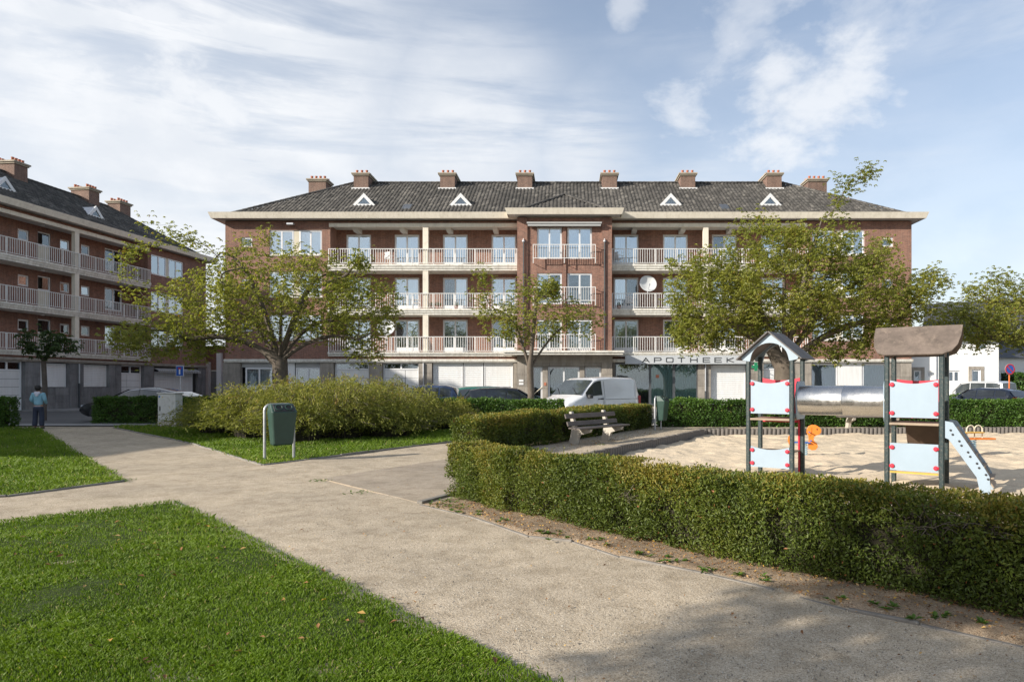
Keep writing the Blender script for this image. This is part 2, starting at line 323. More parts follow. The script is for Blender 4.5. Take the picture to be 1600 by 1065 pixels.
class MB:
    def __init__(s): s.v = []; s.f = []; s.r = []
    def add(s, vs, fs, r=0.0):
        b = len(s.v); s.v.extend([tuple(p) for p in vs]); s.f.extend([tuple(i + b for i in f) for f in fs]); s.r.extend([r] * len(fs)); return s
    def box(s, x0, x1, y0, y1, z0, z1, M=None, r=0.0):
        p = [(x0, y0, z0), (x1, y0, z0), (x1, y1, z0), (x0, y1, z0), (x0, y0, z1), (x1, y0, z1), (x1, y1, z1), (x0, y1, z1)]
        if M is not None: p = [tuple(M @ Vector(q)) for q in p]
        return s.add(p, [(0, 3, 2, 1), (4, 5, 6, 7), (0, 1, 5, 4), (1, 2, 6, 5), (2, 3, 7, 6), (3, 0, 4, 7)], r)
    def cbox(s, x0, x1, y0, y1, z0, z1, c=.01, M=None):
        """box with chamfered edges"""
        vs = []; 
        for (z, i) in ((z0, c), (z0 + c, 0), (z1 - c, 0), (z1, c)):
            vs += [(x0 + i + c * (i == 0), y0 + i, z), (x1 - i - c * (i == 0), y0 + i, z), (x1 - i, y0 + i + c * (i == 0), z), (x1 - i, y1 - i - c * (i == 0), z),
                   (x1 - i - c * (i == 0), y1 - i, z), (x0 + i + c * (i == 0), y1 - i, z), (x0 + i, y1 - i - c * (i == 0), z), (x0 + i, y0 + i + c * (i == 0), z)]
        if M is not None: vs = [tuple(M @ Vector(q)) for q in vs]
        fs = [tuple(range(7, -1, -1)), tuple(range(24, 32))]
        for k in range(3):
            for j in range(8): fs.append((k * 8 + j, k * 8 + (j + 1) % 8, k * 8 + 8 + (j + 1) % 8, k * 8 + 8 + j))
        return s.add(vs, fs)
    def tube(s, pts, r, n=8, cap=True, r2=None):
        pts = [Vector(p) for p in pts]; m = len(pts); rings = []
        ref = None
        for i, p in enumerate(pts):
            t = (pts[min(i + 1, m - 1)] - pts[max(i - 1, 0)]).normalized()
            if ref is None: ref = Vector((0, 0, 1)) if abs(t.z) < .9 else Vector((1, 0, 0))
            a = t.cross(ref).normalized(); b = a.cross(t).normalized(); ref = b
            rr = r if r2 is None else r + (r2 - r) * i / max(1, m - 1)
            if isinstance(r, (list, tuple)): rr = r[i]
            rings.append([p + a * rr * cos(2 * pi * k / n) + b * rr * sin(2 * pi * k / n) for k in range(n)])
        vs = [q for R in rings for q in R]; fs = []
        for i in range(m - 1):
            for k in range(n): fs.append((i * n + k, i * n + (k + 1) % n, (i + 1) * n + (k + 1) % n, (i + 1) * n + k))
        if cap: fs.append(tuple(range(n - 1, -1, -1))); fs.append(tuple(range((m - 1) * n, m * n)))
        return s.add(vs, fs)
    def prism(s, poly, axis, a, b, M=None):
        """extrude a 2-D polygon along an axis from a to b"""
        def P(u, v, w): return {'x': (w, u, v), 'y': (u, w, v), 'z': (u, v, w)}[axis]
        n = len(poly); vs = [P(u, v, a) for u, v in poly] + [P(u, v, b) for u, v in poly]
        if M is not None: vs = [tuple(M @ Vector(q)) for q in vs]
        fs = [tuple(range(n)), tuple(range(2 * n - 1, n - 1, -1))] + [(i, n + i, n + (i + 1) % n, (i + 1) % n) for i in range(n)]
        return s.add(vs, fs)
    def lathe(s, prof, n=16, c=(0, 0, 0)):
        vs = [(c[0] + r * cos(2 * pi * k / n), c[1] + r * sin(2 * pi * k / n), c[2] + z) for r, z in prof for k in range(n)]; fs = []
        for i in range(len(prof) - 1):
            for k in range(n): fs.append((i * n + k, i * n + (k + 1) % n, (i + 1) * n + (k + 1) % n, (i + 1) * n + k))
        fs.append(tuple(range(n - 1, -1, -1))); fs.append(tuple(range((len(prof) - 1) * n, len(prof) * n)))
        return s.add(vs, fs)
    def mesh(s, name, mat, smooth=False, rnd=False, fix=True):
        me = bpy.data.meshes.new(name); me.from_pydata(s.v, [], s.f)
        if fix:
            import bmesh
            bm = bmesh.new(); bm.from_mesh(me); bmesh.ops.recalc_face_normals(bm, faces=bm.faces); bm.to_mesh(me); bm.free()
        if rnd:
            a = me.attributes.new('rnd', 'FLOAT', 'FACE'); a.data.foreach_set('value', np.array(s.r, np.float32))
        me.materials.append(MATS[mat]); box_uv(me)
        if smooth: me.shade_smooth(); 
        return me
    def build(s, name, mat, parent=None, smooth=False, rnd=False, loc=(0, 0, 0), rot=(0, 0, 0), fix=True):
        o = bpy.data.objects.new(name, s.mesh(name, mat, smooth, rnd, fix)); o.location = loc; o.rotation_euler = rot
        if smooth: 
            try: o.data.set_sharp_from_angle(angle=radians(40))
            except Exception: pass
        return link(o, parent)
CACHE = {}
def inst(key, maker, name, parent, loc=(0, 0, 0), rot=(0, 0, 0), label=None):
    if key not in CACHE: CACHE[key] = maker()
    o = bpy.data.objects.new(name, CACHE[key]); o.location = loc; o.rotation_euler = rot; link(o, parent)
    if label: o['label'] = label
    return o

# vectorised value noise
_LAT = np.random.default_rng(3).random((64, 64, 64)).astype(np.float32)
def vnoise(P, scale):
    p = P * scale + 100.0; i = np.floor(p).astype(int); f = p - i; f = f * f * (3 - 2 * f); i &= 63; j = (i + 1) & 63
    def L(a, b, c): return _LAT[a, b, c]
    x0, y0, z0 = i.T; x1, y1, z1 = j.T; fx, fy, fz = f.T
    a = L(x0, y0, z0) * (1 - fx) + L(x1, y0, z0) * fx; b = L(x0, y1, z0) * (1 - fx) + L(x1, y1, z0) * fx
    c = L(x0, y0, z1) * (1 - fx) + L(x1, y0, z1) * fx; d = L(x0, y1, z1) * (1 - fx) + L(x1, y1, z1) * fx
    return ((a * (1 - fy) + b * fy) * (1 - fz) + (c * (1 - fy) + d * fy) * fz)

def norm(v): return v / np.maximum(np.linalg.norm(v, axis=-1, keepdims=True), 1e-9)
def leaves(P, D, N, length, width, fold=.25):
    """diamond leaves: base P, direction D, face normal N; returns V, F(quads as 2 tris)"""
    n = len(P); D = norm(D); side = norm(np.cross(D, N)); up = np.cross(side, D)
    L = np.broadcast_to(np.asarray(length), (n,))[:, None]; Wd = np.broadcast_to(np.asarray(width), (n,))[:, None]
    mid = P + D * L * .45 + up * L * 0
    V = np.empty((n, 4, 3), np.float32); V[:, 0] = P; V[:, 1] = mid + side * Wd * .5 + up * Wd * fold; V[:, 2] = P + D * L - up * L * .12; V[:, 3] = mid - side * Wd * .5 + up * Wd * fold
    b = np.arange(n)[:, None] * 4; Fc = np.concatenate([b + np.array([[0, 1, 2]]), b + np.array([[0, 2, 3]])], 1).reshape(-1, 3)
    return V.reshape(-1, 3), Fc
def inpoly(x, y, poly):
    r = np.zeros(x.shape, bool); n = len(poly); j = n - 1
    for i in range(n):
        xi, yi = poly[i]; xj, yj = poly[j]
        if yi != yj:
            c = ((yi > y) != (yj > y)) & (x < (xj - xi) * (y - yi) / (yj - yi) + xi); r ^= c
        j = i
    return r
# ------------------------------------------------------------------ building kit (local frame: x along the front, y inwards, z up)
def wall(par, name, mat, a0, a1, z0, z1, pos, holes=(), reveal=.25, face='y-', label=None):
    """wall sheet with real openings; face 'y-' runs along x at y=pos, 'x+'/'x-' runs along y at x=pos"""
    xs = sorted({a0, a1, *[h[0] for h in holes], *[h[1] for h in holes]}); zs = sorted({z0, z1, *[h[2] for h in holes], *[h[3] for h in holes]})
    b = MB()
    def P(u, d, z):
        return (u, pos + d, z) if face == 'y-' else ((pos - d, u, z) if face == 'x+' else (pos + d, u, z))
    for i in range(len(xs) - 1):
        for j in range(len(zs) - 1):
            cx, cz = (xs[i] + xs[i + 1]) / 2, (zs[j] + zs[j + 1]) / 2
            if any(h[0] < cx < h[1] and h[2] < cz < h[3] for h in holes): continue
            b.add([P(xs[i], 0, zs[j]), P(xs[i + 1], 0, zs[j]), P(xs[i + 1], 0, zs[j + 1]), P(xs[i], 0, zs[j + 1])], [(0, 1, 2, 3)])
    for h in holes:
        q = [(h[0], h[2]), (h[1], h[2]), (h[1], h[3]), (h[0], h[3])]
        for k in range(4):
            (u0, w0), (u1, w1) = q[k], q[(k + 1) % 4]
            b.add([P(u0, 0, w0), P(u0, reveal, w0), P(u1, reveal, w1), P(u1, 0, w1)], [(0, 1, 2, 3)])
    o = b.build(name, mat, par, fix=False)
    if label: o['label'] = label
    return o

def frame_mesh(w, h, n, t=.055, s=.045, bottom=.0, cross=None):
    b = MB(); d = .07
    b.box(0, t, 0, d, 0, h); b.box(w - t, w, 0, d, 0, h); b.box(t, w - t, 0, d, h - t, h); b.box(t, w - t, 0, d, 0, t)
    lw = (w - 2 * t) / n
    for i in range(n):
        x0 = t + i * lw + .004; x1 = t + (i + 1) * lw - .004
        b.box(x0, x0 + s, -.012, d - .02, t + .004, h - t - .004); b.box(x1 - s, x1, -.012, d - .02, t + .004, h - t - .004)
        b.box(x0 + s, x1 - s, -.012, d - .02, h - t - .004 - s, h - t - .004); b.box(x0 + s, x1 - s, -.012, d - .02, t + .004, t + .004 + s + bottom)
        if cross: b.box(x0 + s, x1 - s, -.012, d - .02, h * cross, h * cross + .05)
    return b.mesh('window', 'white_pvc')
def curtain_mesh(w, h, mat):
    b = MB(); n = max(6, int(w / .06)); 
    for i in range(n):
        x0 = w * i / n; x1 = w * (i + 1) / n; y0 = .02 * (i % 2); y1 = .02 * ((i + 1) % 2)
        b.add([(x0, y0, 0), (x1, y1, 0), (x1, y1, h), (x0, y0, h)], [(0, 1, 2, 3)])
    return b.mesh('curtain', mat)
def window(par, x0, x1, z0, z1, y, n=2, curtain='curtain_pale', glass='glass', bottom=0.0, rec=.07, name='window', panel=None, cross=None):
    w = round(x1 - x0, 2); h = round(z1 - z0, 2); t, s = .055, .045
    f = inst(('frm', w, h, n, bottom, cross), lambda: frame_mesh(w, h, n, bottom=bottom, cross=cross), name, par, (x0, y + rec, z0))
    lw = (w - 2 * t) / n
    pw = lw - .008 - 2 * s; ph = h - 2 * t - .008 - 2 * s - bottom
    def pm(m):
        return lambda: MB().box(0, pw, 0, .012, 0, ph).mesh('pane', m)
    for i in range(n):
        g = glass[i] if isinstance(glass, (list, tuple)) else glass
        inst(('pane', w, h, n, bottom, g), pm(g), 'pane', f, (t + i * lw + .004 + s, .022, t + .004 + s + bottom))
    c = curtain if isinstance(curtain, (list, tuple)) else [curtain]
    cw = w / len(c)
    for i, cc in enumerate(c):
        inst(('cur', round(cw, 3), h, cc), lambda cc=cc: curtain_mesh(cw, h, cc), 'curtain', f, (i * cw, .125, 0))  # dark sheets stand for unlit rooms, the rest are curtains
    return f

def railing_mesh(x0, x1, h=1.0, step=.15, post=1.3):
    b = MB(); L = x1 - x0
    b.box(0, L, -.022, .022, h - .04, h); b.box(0, L, -.015, .015, .07, .10)
    n = int(L / step)
    for i in range(1, n):
        x = L * i / n; b.box(x - .014, x + .014, -.01, .01, .10, h - .04)
    m = max(1, int(L / post))
    for i in range(m + 1):
        x = min(max(L * i / m, .02), L - .02); b.box(x - .022, x + .022, -.035, -.001, -.05, h)
    return b

def balcony(par, x0, x1, zt, th, yf=-.2, yb=1.3, railing=True, rx=None, h=1.0, gaps=()):
    s = MB(); d = th / 3.2
    s.box(x0, x1, yf, yb, zt - d, zt); s.box(x0, x1, yf + .05, yb, zt - 2.1 * d, zt - d); s.box(x0, x1, yf + .10, yb, zt - th, zt - 2.1 * d)
    o = s.build('balcony', 'cream_concrete', par)
    if railing:
        a, c = rx or (x0 + .05, x1 - .05)
        railing_mesh(a, c, h).build('railing', 'rail_paint', o, loc=(a, yf + .05, zt))
    return o

def tiles(par, O, U, Vv, poly, tw=.25, tl=.36, name='roof_tiles'):
    """interlocking roof tiles laid in the plane O + u*U + v*V, clipped to poly"""
    O = np.array(O, float); U = norm(np.array(U, float)); Vv = norm(np.array(Vv, float)); N = np.cross(U, Vv); 
    if N[2] < 0: N = -N
    pu = [p[0] for p in poly]; pv = [p[1] for p in poly]
    nu = int((max(pu) - min(pu)) / tw) + 2; nv = int((max(pv) - min(pv)) / tl) + 2
    iu, iv = np.meshgrid(np.arange(nu), np.arange(nv)); u = min(pu) + iu.ravel() * tw; v = min(pv) + iv.ravel() * tl
    ok = inpoly(u + tw / 2, v + tl * .5, poly); u = u[ok]; v = v[ok]; n = len(u)
    us = np.array([0, .3, .55, .8, 1.03]) * tw; hs = np.array([.0, .0, .035, .05, .02])
    lift = RNG.random(n) * .012; P = np.empty((n, 15, 3))
    for k in range(5):
        for m, (vv, hh, base) in enumerate(((0, .045, 0), (tl * 1.08, .005, 0), (0, .0, -1))):
            h = (hs[k] if base == 0 else hs[k] - .03) + hh + lift
            P[:, m * 5 + k] = O + (u + us[k])[:, None] * U + (v + vv)[:, None] * Vv + h[:, None] * N
    fs = []
    for k in range(4): fs.append([k, k + 1, 5 + k + 1, 5 + k]); fs.append([10 + k, 10 + k + 1, k + 1, k])
    Fc = (np.arange(n)[:, None, None] * 15 + np.array(fs)[None]).reshape(-1, 4)
    o = mesh_np(name, P.reshape(-1, 3), Fc, 'tile', par, np.repeat(RNG.random(n) ** 1.5, 8)); o['kind'] = 'stuff'
    box_uv(o.data); return o
def ridge_caps(par, a, b, r=.13, step=.38, name='ridge_tiles'):
    a = Vector(a); b = Vector(b); L = (b - a).length; n = int(L / step); m = MB(); t = (b - a) / L
    up = Vector((0, 0, 1)); sd = t.cross(up).normalized(); up = sd.cross(t)
    for i in range(n):
        p0 = a + t * L * i / n; p1 = a + t * (L * (i + 1.12) / n); vs = []
        for p, rr in ((p0, r * 1.08), (p1, r * .92)):
            for k in range(7):
                an = -.25 + (pi + .5) * k / 6; vs.append(p + sd * rr * cos(an) + up * (rr * sin(an) * .8))
        m.add(vs, [(k, k + 1, 8 + k, 7 + k) for k in range(6)] + [(0, 1, 2, 3, 4, 5, 6)], random.random() ** 1.5)
    o = m.build(name, 'tile', par, rnd=True, fix=False); o['kind'] = 'stuff'; return o

def chimney(par, x, y0, w, d, zb, zt, pots=3):
    c = MB().box(x - w / 2, x + w / 2, y0, y0 + d, zb, zt - .2).build('chimney', 'chimney_brick', par)
    m = MB()
    m.box(x - w / 2 - .07, x + w / 2 + .07, y0 - .07, y0 + d + .07, zt - .2, zt - .1); m.box(x - w / 2 - .14, x + w / 2 + .14, y0 - .14, y0 + d + .14, zt - .1, zt)
    m.build('chimney_cap', 'chimney_cap', c)
    MB().box(x - w / 2 - .12, x + w / 2 + .12, y0 - .14, y0 - .001, zb + .38, zb + .52).build('flashing', 'white_zinc', c)
    def pm(): 
        return MB().lathe([(.085, 0), (.095, .03), (.08, .2), (.1, .22), (.1, .26), (.06, .26), (.06, .1)], 10).mesh('chimney_pot', 'terracotta', True)
    for i in range(pots):
        for yy in ([y0 + .25, y0 + d / 2, y0 + d - .25] if d > 1.5 else [y0 + .25, y0 + d - .25]):
            px_ = x - w / 2 + w * (i + .5) / pots
            inst('pot', pm, 'chimney_pot', c, (px_, yy, zt), (0, 0, (i * 1.3 + yy) % 3))
    return c

def roof_dormer(par, x, y, zb, slope, w=1.5, h=.78):
    """triangular roof window: front triangle with white frame, metal cheeks running back into the tiles"""
    L = h / slope
    b = MB(); f = [(x - w / 2, y, zb), (x + w / 2, y, zb), (x, y, zb + h)]; r = (x, y + L + .25, zb + h)
    b.add([f[0], f[2], r, (x - w / 2, y + .05, zb - .02)], [(0, 1, 2), (0, 2, 3)]); b.add([f[1], f[2], r, (x + w / 2, y + .05, zb - .02)], [(0, 2, 1), (0, 3, 2)])
    o = b.build('dormer', 'zinc', par, fix=False)
    t = .17; fr = MB(); c = (x, y, zb + h * .36)
    outer = [(x - w / 2 - .1, zb - .07), (x + w / 2 + .1, zb - .07), (x, zb + h + .06)]
    k = .50; inner = [(c[0] + (p[0] - c[0]) * k, c[2] + (p[1] - c[2]) * k) for p in outer]
    for i in range(3):
        j = (i + 1) % 3; q = [outer[i], outer[j], inner[j], inner[i]]
        fr.prism([(a, z) for a, z in q], 'y', y - .09, y + .02)
    fr.build('dormer_frame', 'white_zinc', o)
    MB().prism(inner, 'y', y - .03, y - .01).build('pane', 'glass_dull', o)
    MB().prism(inner, 'y', y + .03, y + .05).build('shade', 'dark_interior', o)
    MB().box(x - w / 2 - .3, x + w / 2 + .3, y - .2, y - .03, zb - .11, zb - .075).build('flashing', 'white_zinc', o)
    return o

def stone_pier(par, x0, x1, z0, z1, y0=0.0, y1=.35, rows=4, mat='stone', cols=None, name='stone_pier'):
    """backing pier plus separate cladding panels with open joints"""
    p = MB().box(x0 + .006, x1 - .006, y0 + .02, y1, z0, z1).build(name, mat, par)
    w = x1 - x0; cols = cols or max(1, int(round(w / .95)))
    H = (z1 - z0)
    for r in range(rows):
        for c in range(cols):
            pw = round(w / cols, 3); ph = round(H / rows, 3)
            def mk(pw=pw, ph=ph): return MB().cbox(.006, pw - .006, 0, .03, .006, ph - .006, .004).mesh('stone_panel', mat)
            inst(('sp', pw, ph, mat), mk, 'stone_panel', p, (x0 + c * w / cols, y0 - .012 + random.uniform(0, .006), z0 + r * H / rows))
    return p

def shutter(par, x0, x1, z0, z1, y, mat='white_shutter', pitch=.12, name='roller_shutter'):
    """shutter curtain of separate slats joined behind guide rails"""
    n = max(2, int((z1 - z0) / pitch)); b = MB(); p = (z1 - z0) / n
    for i in range(n):
        z = z0 + i * p; b.add([(x0, y, z), (x1, y, z), (x1, y - .012, z + p * .5), (x0, y - .012, z + p * .5), (x1, y, z + p * .96), (x0, y, z + p * .96), (x1, y + .01, z + p), (x0, y + .01, z + p)],
                              [(0, 1, 2, 3), (3, 2, 4, 5), (5, 4, 6, 7)])
    b.box(x0, x1, y + .012, y + .05, z0, z1)
    o = b.build(name, mat, par, fix=False); o['kind'] = 'stuff' if False else 'part'; del o['kind']
    g = MB(); g.box(x0 - .05, x0 - .002, y - .03, y + .05, z0, z1); g.box(x1 + .002, x1 + .05, y - .03, y + .05, z0, z1); g.box(x0 - .05, x1 + .05, y - .03, y + .05, z1 + .002, z1 + .08)
    g.build('guide_rail', 'white_pvc', o); return o

def garage_door(par, x0, x1, z0, z1, y, ztr=None, wicket=None, nx=1):
    """white panelled door, glazed transom above"""
    fr = MB(); t = .08
    fr.box(x0, x0 + t, y, y + .08, z0, z1); fr.box(x1 - t, x1, y, y + .08, z0, z1); fr.box(x0 + t, x1 - t, y, y + .08, z1 - t, z1)
    if ztr: fr.box(x0 + t, x1 - t, y, y + .08, ztr - .06, ztr + .04); xm = (x0 + x1) / 2; fr.box(xm - .05, xm + .05, y, y + .08, ztr + .04, z1 - t)
    o = fr.build('garage_door', 'white_pvc', par)
    top = (ztr - .06) if ztr else z1 - t
    if ztr:
        for a, b_ in ((x0 + t, xm - .05), (xm + .05, x1 - t)):
            MB().box(a, b_, y + .04, y + .05, ztr + .04, z1 - t).build('pane', 'glass_dull', o); MB().box(a, b_, y + .12, y + .14, ztr + .04, z1 - t).build('shade', 'dark_interior', o)
    n = 5; ww = x1 - x0 - 2 * t
    segs = [(x0 + t, x1 - t)] if not wicket else [(x0 + t, x0 + t + ww * wicket - .01), (x0 + t + ww * wicket + .01, x1 - t)]
    for (a, b_) in segs:
        for i in range(n):
            za = z0 + .02 + (top - z0 - .02) * i / n; zb = z0 + .02 + (top - z0 - .02) * (i + 1) / n
            MB().cbox(a + .006, b_ - .006, y + .03, y + .06, za + .008, zb - .008, .006).build('door_panel', 'white_shutter', o)
    return o

def brick_shell(par, x0, x1, y1, z0, z1, yf_left=0, yf_right=0):
    """outer side walls and rear wall (far side of the block)"""
    wall(par, 'wall', 'brick', yf_left, y1, z0, z1, x0, face='x-'); wall(par, 'wall', 'brick', yf_right, y1, z0, z1, x1, face='x+')
    b = MB(); b.add([(x0, y1, z0), (x1, y1, z0), (x1, y1, z1), (x0, y1, z1)], [(0, 3, 2, 1)]); b.build('wall', 'brick', par, fix=False)

def eaves(par, x0, x1, y0, y1, o=.75, zt=12.55, zb=12.18, name='gutter_fascia', seg=4.15):
    """projecting gutter box: slanted cream boards in lengths, soffit below"""
    b = MB(); X0, X1, Y0, Y1 = x0 - o, x1 + o, y0 - o, y1 + o; i = .13
    top = [(X0, Y0), (X1, Y0), (X1, Y1), (X0, Y1)]; bot = [(X0 + i, Y0 + i), (X1 - i, Y0 + i), (X1 - i, Y1 - i), (X0 + i, Y1 - i)]
    g = thing_part(name, par)
    n = max(1, int((X1 - X0) / seg))
    for k in range(n):
        a, c = X0 + (X1 - X0) * k / n, X0 + (X1 - X0) * (k + 1) / n
        ab = a + i if k == 0 else a; cb = c - i if k == n - 1 else c; e = .006 if k < n - 1 else 0
        q = MB(); q.add([(a, Y0, zt), (c - e, Y0, zt), (cb - e, Y0 + i, zb), (ab, Y0 + i, zb), (a, Y0 + .05, zt), (c - e, Y0 + .05, zt), (cb - e, Y0 + i + .05, zb), (ab, Y0 + i + .05, zb)],
                        [(0, 3, 2, 1), (4, 5, 6, 7), (0, 1, 5, 4), (3, 7, 6, 2), (0, 4, 7, 3), (1, 2, 6, 5)])
        q.build('fascia_board', 'cream_paint', g)
    for (xa, xb, s) in ((X0, X0 + i, -1), (X1, X1 - i, 1)):
        q = MB(); q.add([(xa, Y0, zt), (xb, Y0 + i, zb), (xb, Y1 - i, zb), (xa, Y1, zt), (xa - s * .05, Y0 + .05, zt), (xb - s * .05, Y0 + i + .05, zb), (xb - s * .05, Y1 - i, zb), (xa - s * .05, Y1, zt)],
                        [(0, 1, 2, 3), (7, 6, 5, 4), (0, 4, 5, 1), (3, 2, 6, 7), (0, 3, 7, 4)]); q.build('fascia_board', 'cream_paint', g)
    q = MB(); q.box(X0 + i + .05, X1 - i - .05, Y0 + i + .05, Y1 - i - .05, zb + .02, zb + .05); q.build('soffit', 'ceiling_plaster', g)
    q = MB(); q.box(X0 + .05, X1 - .05, Y0 + .05, Y1 - .05, zt - .07, zt - .03); q.build('gutter_bed', 'zinc', g)
    return g
def thing_part(name, par):
    o = bpy.data.objects.new(name, None); link(o, par); return o
# ------------------------------------------------------------------ the long apartment building facing the square
FL = [3.70, 6.48, 9.34]; FLT = [.27, .38, .40]
SL = .62
MAINX0, MAINX1 = -22.02, 22.2
main = thing('apartment_building', 'long red brick four-storey apartment building with cream balconies facing the square', 'building', (0, 44, 0))
BX0, BX1, BY = -3.15, 2.83, -.92           # centre bay
RL, RR = -15.26, 15.4                       # recess ends
YB = 1.3
def sh(px, Y=45.3): return round(LX(px, Y), 3)
# openings -------------------------------------------------
door_px_l = [(541, 580), (616.5, 655), (692, 731), (768, 807)]
door_px_r = [(959, 998), (1036, 1075), (1112.5, 1152), (1189, 1228)]
def pal(side, f, i):
    r = random.random()
    spec = {('l', 0, 1): ('unlit_room', ['glass_dull', 'glass']), ('l', 0, 2): ('curtain_warm', 'glass_dull'), ('l', 0, 3): ('unlit_room', 'glass_dull'),
            ('r', 0, 0): ('curtain_warm', 'glass_dull'), ('r', 0, 1): ('unlit_room', 'glass_dull'), ('l', 1, 2): (['unlit_room', 'curtain_pale'], ['glass_dull', 'glass']),
            ('r', 1, 0): (['curtain_pale', 'unlit_room'], ['glass', 'glass_dull']), ('l', 1, 1): (['unlit_room', 'curtain_pale'], ['glass', 'glass']), ('r', 2, 2): (['unlit_room', 'curtain_pale'], ['glass_dull', 'glass'])}
    return spec.get((side, f, i), [('curtain_pale', 'glass'), ('curtain_pale', 'glass'), ('curtain_warm', 'glass'), (['curtain_pale', 'blind_grey'], 'glass')][(i * 3 + f * 5 + (side == 'r')) % 4])
for side, doors, xa, xb in (('l', door_px_l, RL, BX0), ('r', door_px_r, BX1, RR)):
    holes = []
    for f in range(3):
        for i, (a, b_) in enumerate(doors):
            x0 = sh(a); x1 = x0 + 1.64
            if side == 'l' and i == 3: x1 = min(x1, BX0 - .06)
            z0 = FL[f] + .06; z1 = FL[f] + 2.22
            holes.append((x0, x1, z0, z1)); c, g = pal(side, f, i)
            window(main, x0, x1, z0, z1, YB, 2, c, g, bottom=.22, name='french_window')
    wall(main, 'wall', 'brick', xa, xb, 3.3, 12.15, YB, holes)
wall(main, 'wall', 'brick', .001, YB, 3.45, 12.15, RL, face='x+'); wall(main, 'wall', 'brick', .001, YB, 3.45, 12.15, RR, face='x-')
# end blocks
def endblock(xa, xb, small, large, glassv):
    holes = []
    for f in range(3):
        za, zb = FL[f] + .80, FL[f] + 2.42
        if f == 2: za, zb = 9.97, 11.57
        holes.append((large[0], large[1], za, zb)); s0 = za + .52; s1 = s0 + .62
        holes.append((small[0], small[1], s0, s1))
        w3 = (large[1] - large[0]); m0 = large[0] + w3 * .46; m1 = large[0] + w3 * .56
        window(main, large[0], m0, za, zb, 0, 2, 'curtain_pale', 'glass'); window(main, m1, large[1], za, zb, 0, 2, 'curtain_pale', 'glass')
        MB().box(m0 + .002, m1 - .002, .075, .12, za, zb).build('mullion_panel', 'beige_panel', main)
        MB().box(large[0] - .05, large[1] + .05, -.05, .065, za - .07, za - .002).build('window_sill', 'cream_concrete', main)
        window(main, small[0], small[1], s0, s1, 0, 1, 'blind_grey', 'glass_dull')
    wall(main, 'wall', 'brick', xa, xb, 3.26, 12.15, 0, holes)
endblock(MAINX0, RL, (round(LX(377), 2), round(LX(394.5), 2)), (round(LX(421), 2), round(LX(503), 2)), 0)
endblock(RR, MAINX1, (round(LX(1378), 2), round(LX(1396), 2)), (round(LX(1269), 2), round(LX(1351), 2)), 0)
# brick strip over the balconies
MB().box(RL, BX0, 0, .12, 12.0, 12.15).build('brick_band', 'brick', main); MB().box(BX1, RR, 0, .12, 12.0, 12.15).build('brick_band', 'brick', main)
for xa, xb, cols in ((RL, BX0, [(660.5, 669)]), (BX1, RR, [(1099, 1107)])):
    MB().box(xa - .04 if xa < 0 else xa, xb if xb < 0 else xb + .04, -.12, .1, 11.74, 11.98).build('roof_beam', 'cream_paint', main)
    MB().box(xa, xb, .101, YB, 11.86, 11.94).build('balcony_ceiling', 'ceiling_plaster', main)
    for k in range(4):
        x = xa + (xb - xa) * (k + .5) / 4
        q = MB(); q.prism([(.101, 11.86), (.101, 11.78), (.5, 11.58), (YB - .01, 11.58), (YB - .01, 11.86)], 'x', x - .16, x + .16); q.build('ceiling_beam', 'ceiling_plaster', main)
    for c0, c1 in cols:
        x0, x1 = LX(c0, 43.9), LX(c1, 43.9)
        for zb_, zt_ in ((3.70, 6.10), (6.48, 8.94), (9.34, 11.74)):
            MB().box(x0, x1, -.10, .16, zb_, zt_).build('column', 'cream_paint', main)
    for f in range(3):
        balcony(main, xa - (.1 if xa < -10 else 0), xb + (.1 if xb > 10 else 0), FL[f], FLT[f], -.22, YB - .002 if True else 0)
# low brick band and ledge over the ground floor
MB().box(RL + .0, BX0, .02, .3, 3.26, 3.43).build('brick_band', 'brick', main); MB().box(BX1, RR, .02, .3, 3.26, 3.43).build('brick_band', 'brick', main)
for xa, xb in ((MAINX0 - .05, BX0 - .02), (BX1 + .02, MAINX1 + .05)):
    q = MB(); q.box(xa, xb, -.14, .3, 3.12, 3.25); q.box(xa, xb, -.08, .3, 3.04, 3.12); q.build('ledge', 'cream_concrete', main)
# ---- centre bay
Yc = 43.08; s_ = lambda p: round((p - CX) * Yc / F, 3)
bw = [(s_(839), s_(878)), (s_(886.5), s_(925))]
bz = [(4.02, 5.66), (6.72, 8.68), (9.56, 11.52)]
bz = [(3.78, 5.72), (6.70, 8.66), (9.56, 11.53)]
holes = []
PX0, PX1 = s_(824), s_(940)
for f, (za, zb) in enumerate(bz):
    for i, (a, b_) in enumerate(bw):
        holes.append((a, b_, za, zb))
        cc, gg = [(('curtain_warm', 'glass_dull'), ('curtain_warm', 'glass_dull')), ((['curtain_pale', 'unlit_room'], ['glass', 'glass_dull']), (['unlit_room', 'curtain_warm'], 'glass_dull')), (('curtain_pale', 'glass'), ('curtain_pale', 'glass'))][f][i]
        window(main, a, b_, za, zb, BY + .10, 2, cc, gg, bottom=.0, name='french_window')
wall(main, 'wall', 'brick', PX0, PX1, 3.72, 12.15, BY + .10, holes, reveal=.25)
wall(main, 'wall', 'brick', BX0, PX0, 3.72, 12.15, BY); wall(main, 'wall', 'brick', PX1, BX1, 3.72, 12.15, BY)
wall(main, 'wall', 'brick', BY, BY + .10, 3.72, 12.15, PX0, face='x+'); wall(main, 'wall', 'brick', BY, BY + .10, 3.72, 12.15, PX1, face='x-')
MB().box((bw[0][1] + bw[1][0]) / 2 - .09, (bw[0][1] + bw[1][0]) / 2 + .09, BY + .03, BY + .099, 3.72, 11.9).build('brick_pilaster', 'brick', main)
wall(main, 'wall', 'brick', BY, YB, 3.72, 12.15, BX0, face='x-'); wall(main, 'wall', 'brick', BY, YB, 3.72, 12.15, BX1, face='x+')
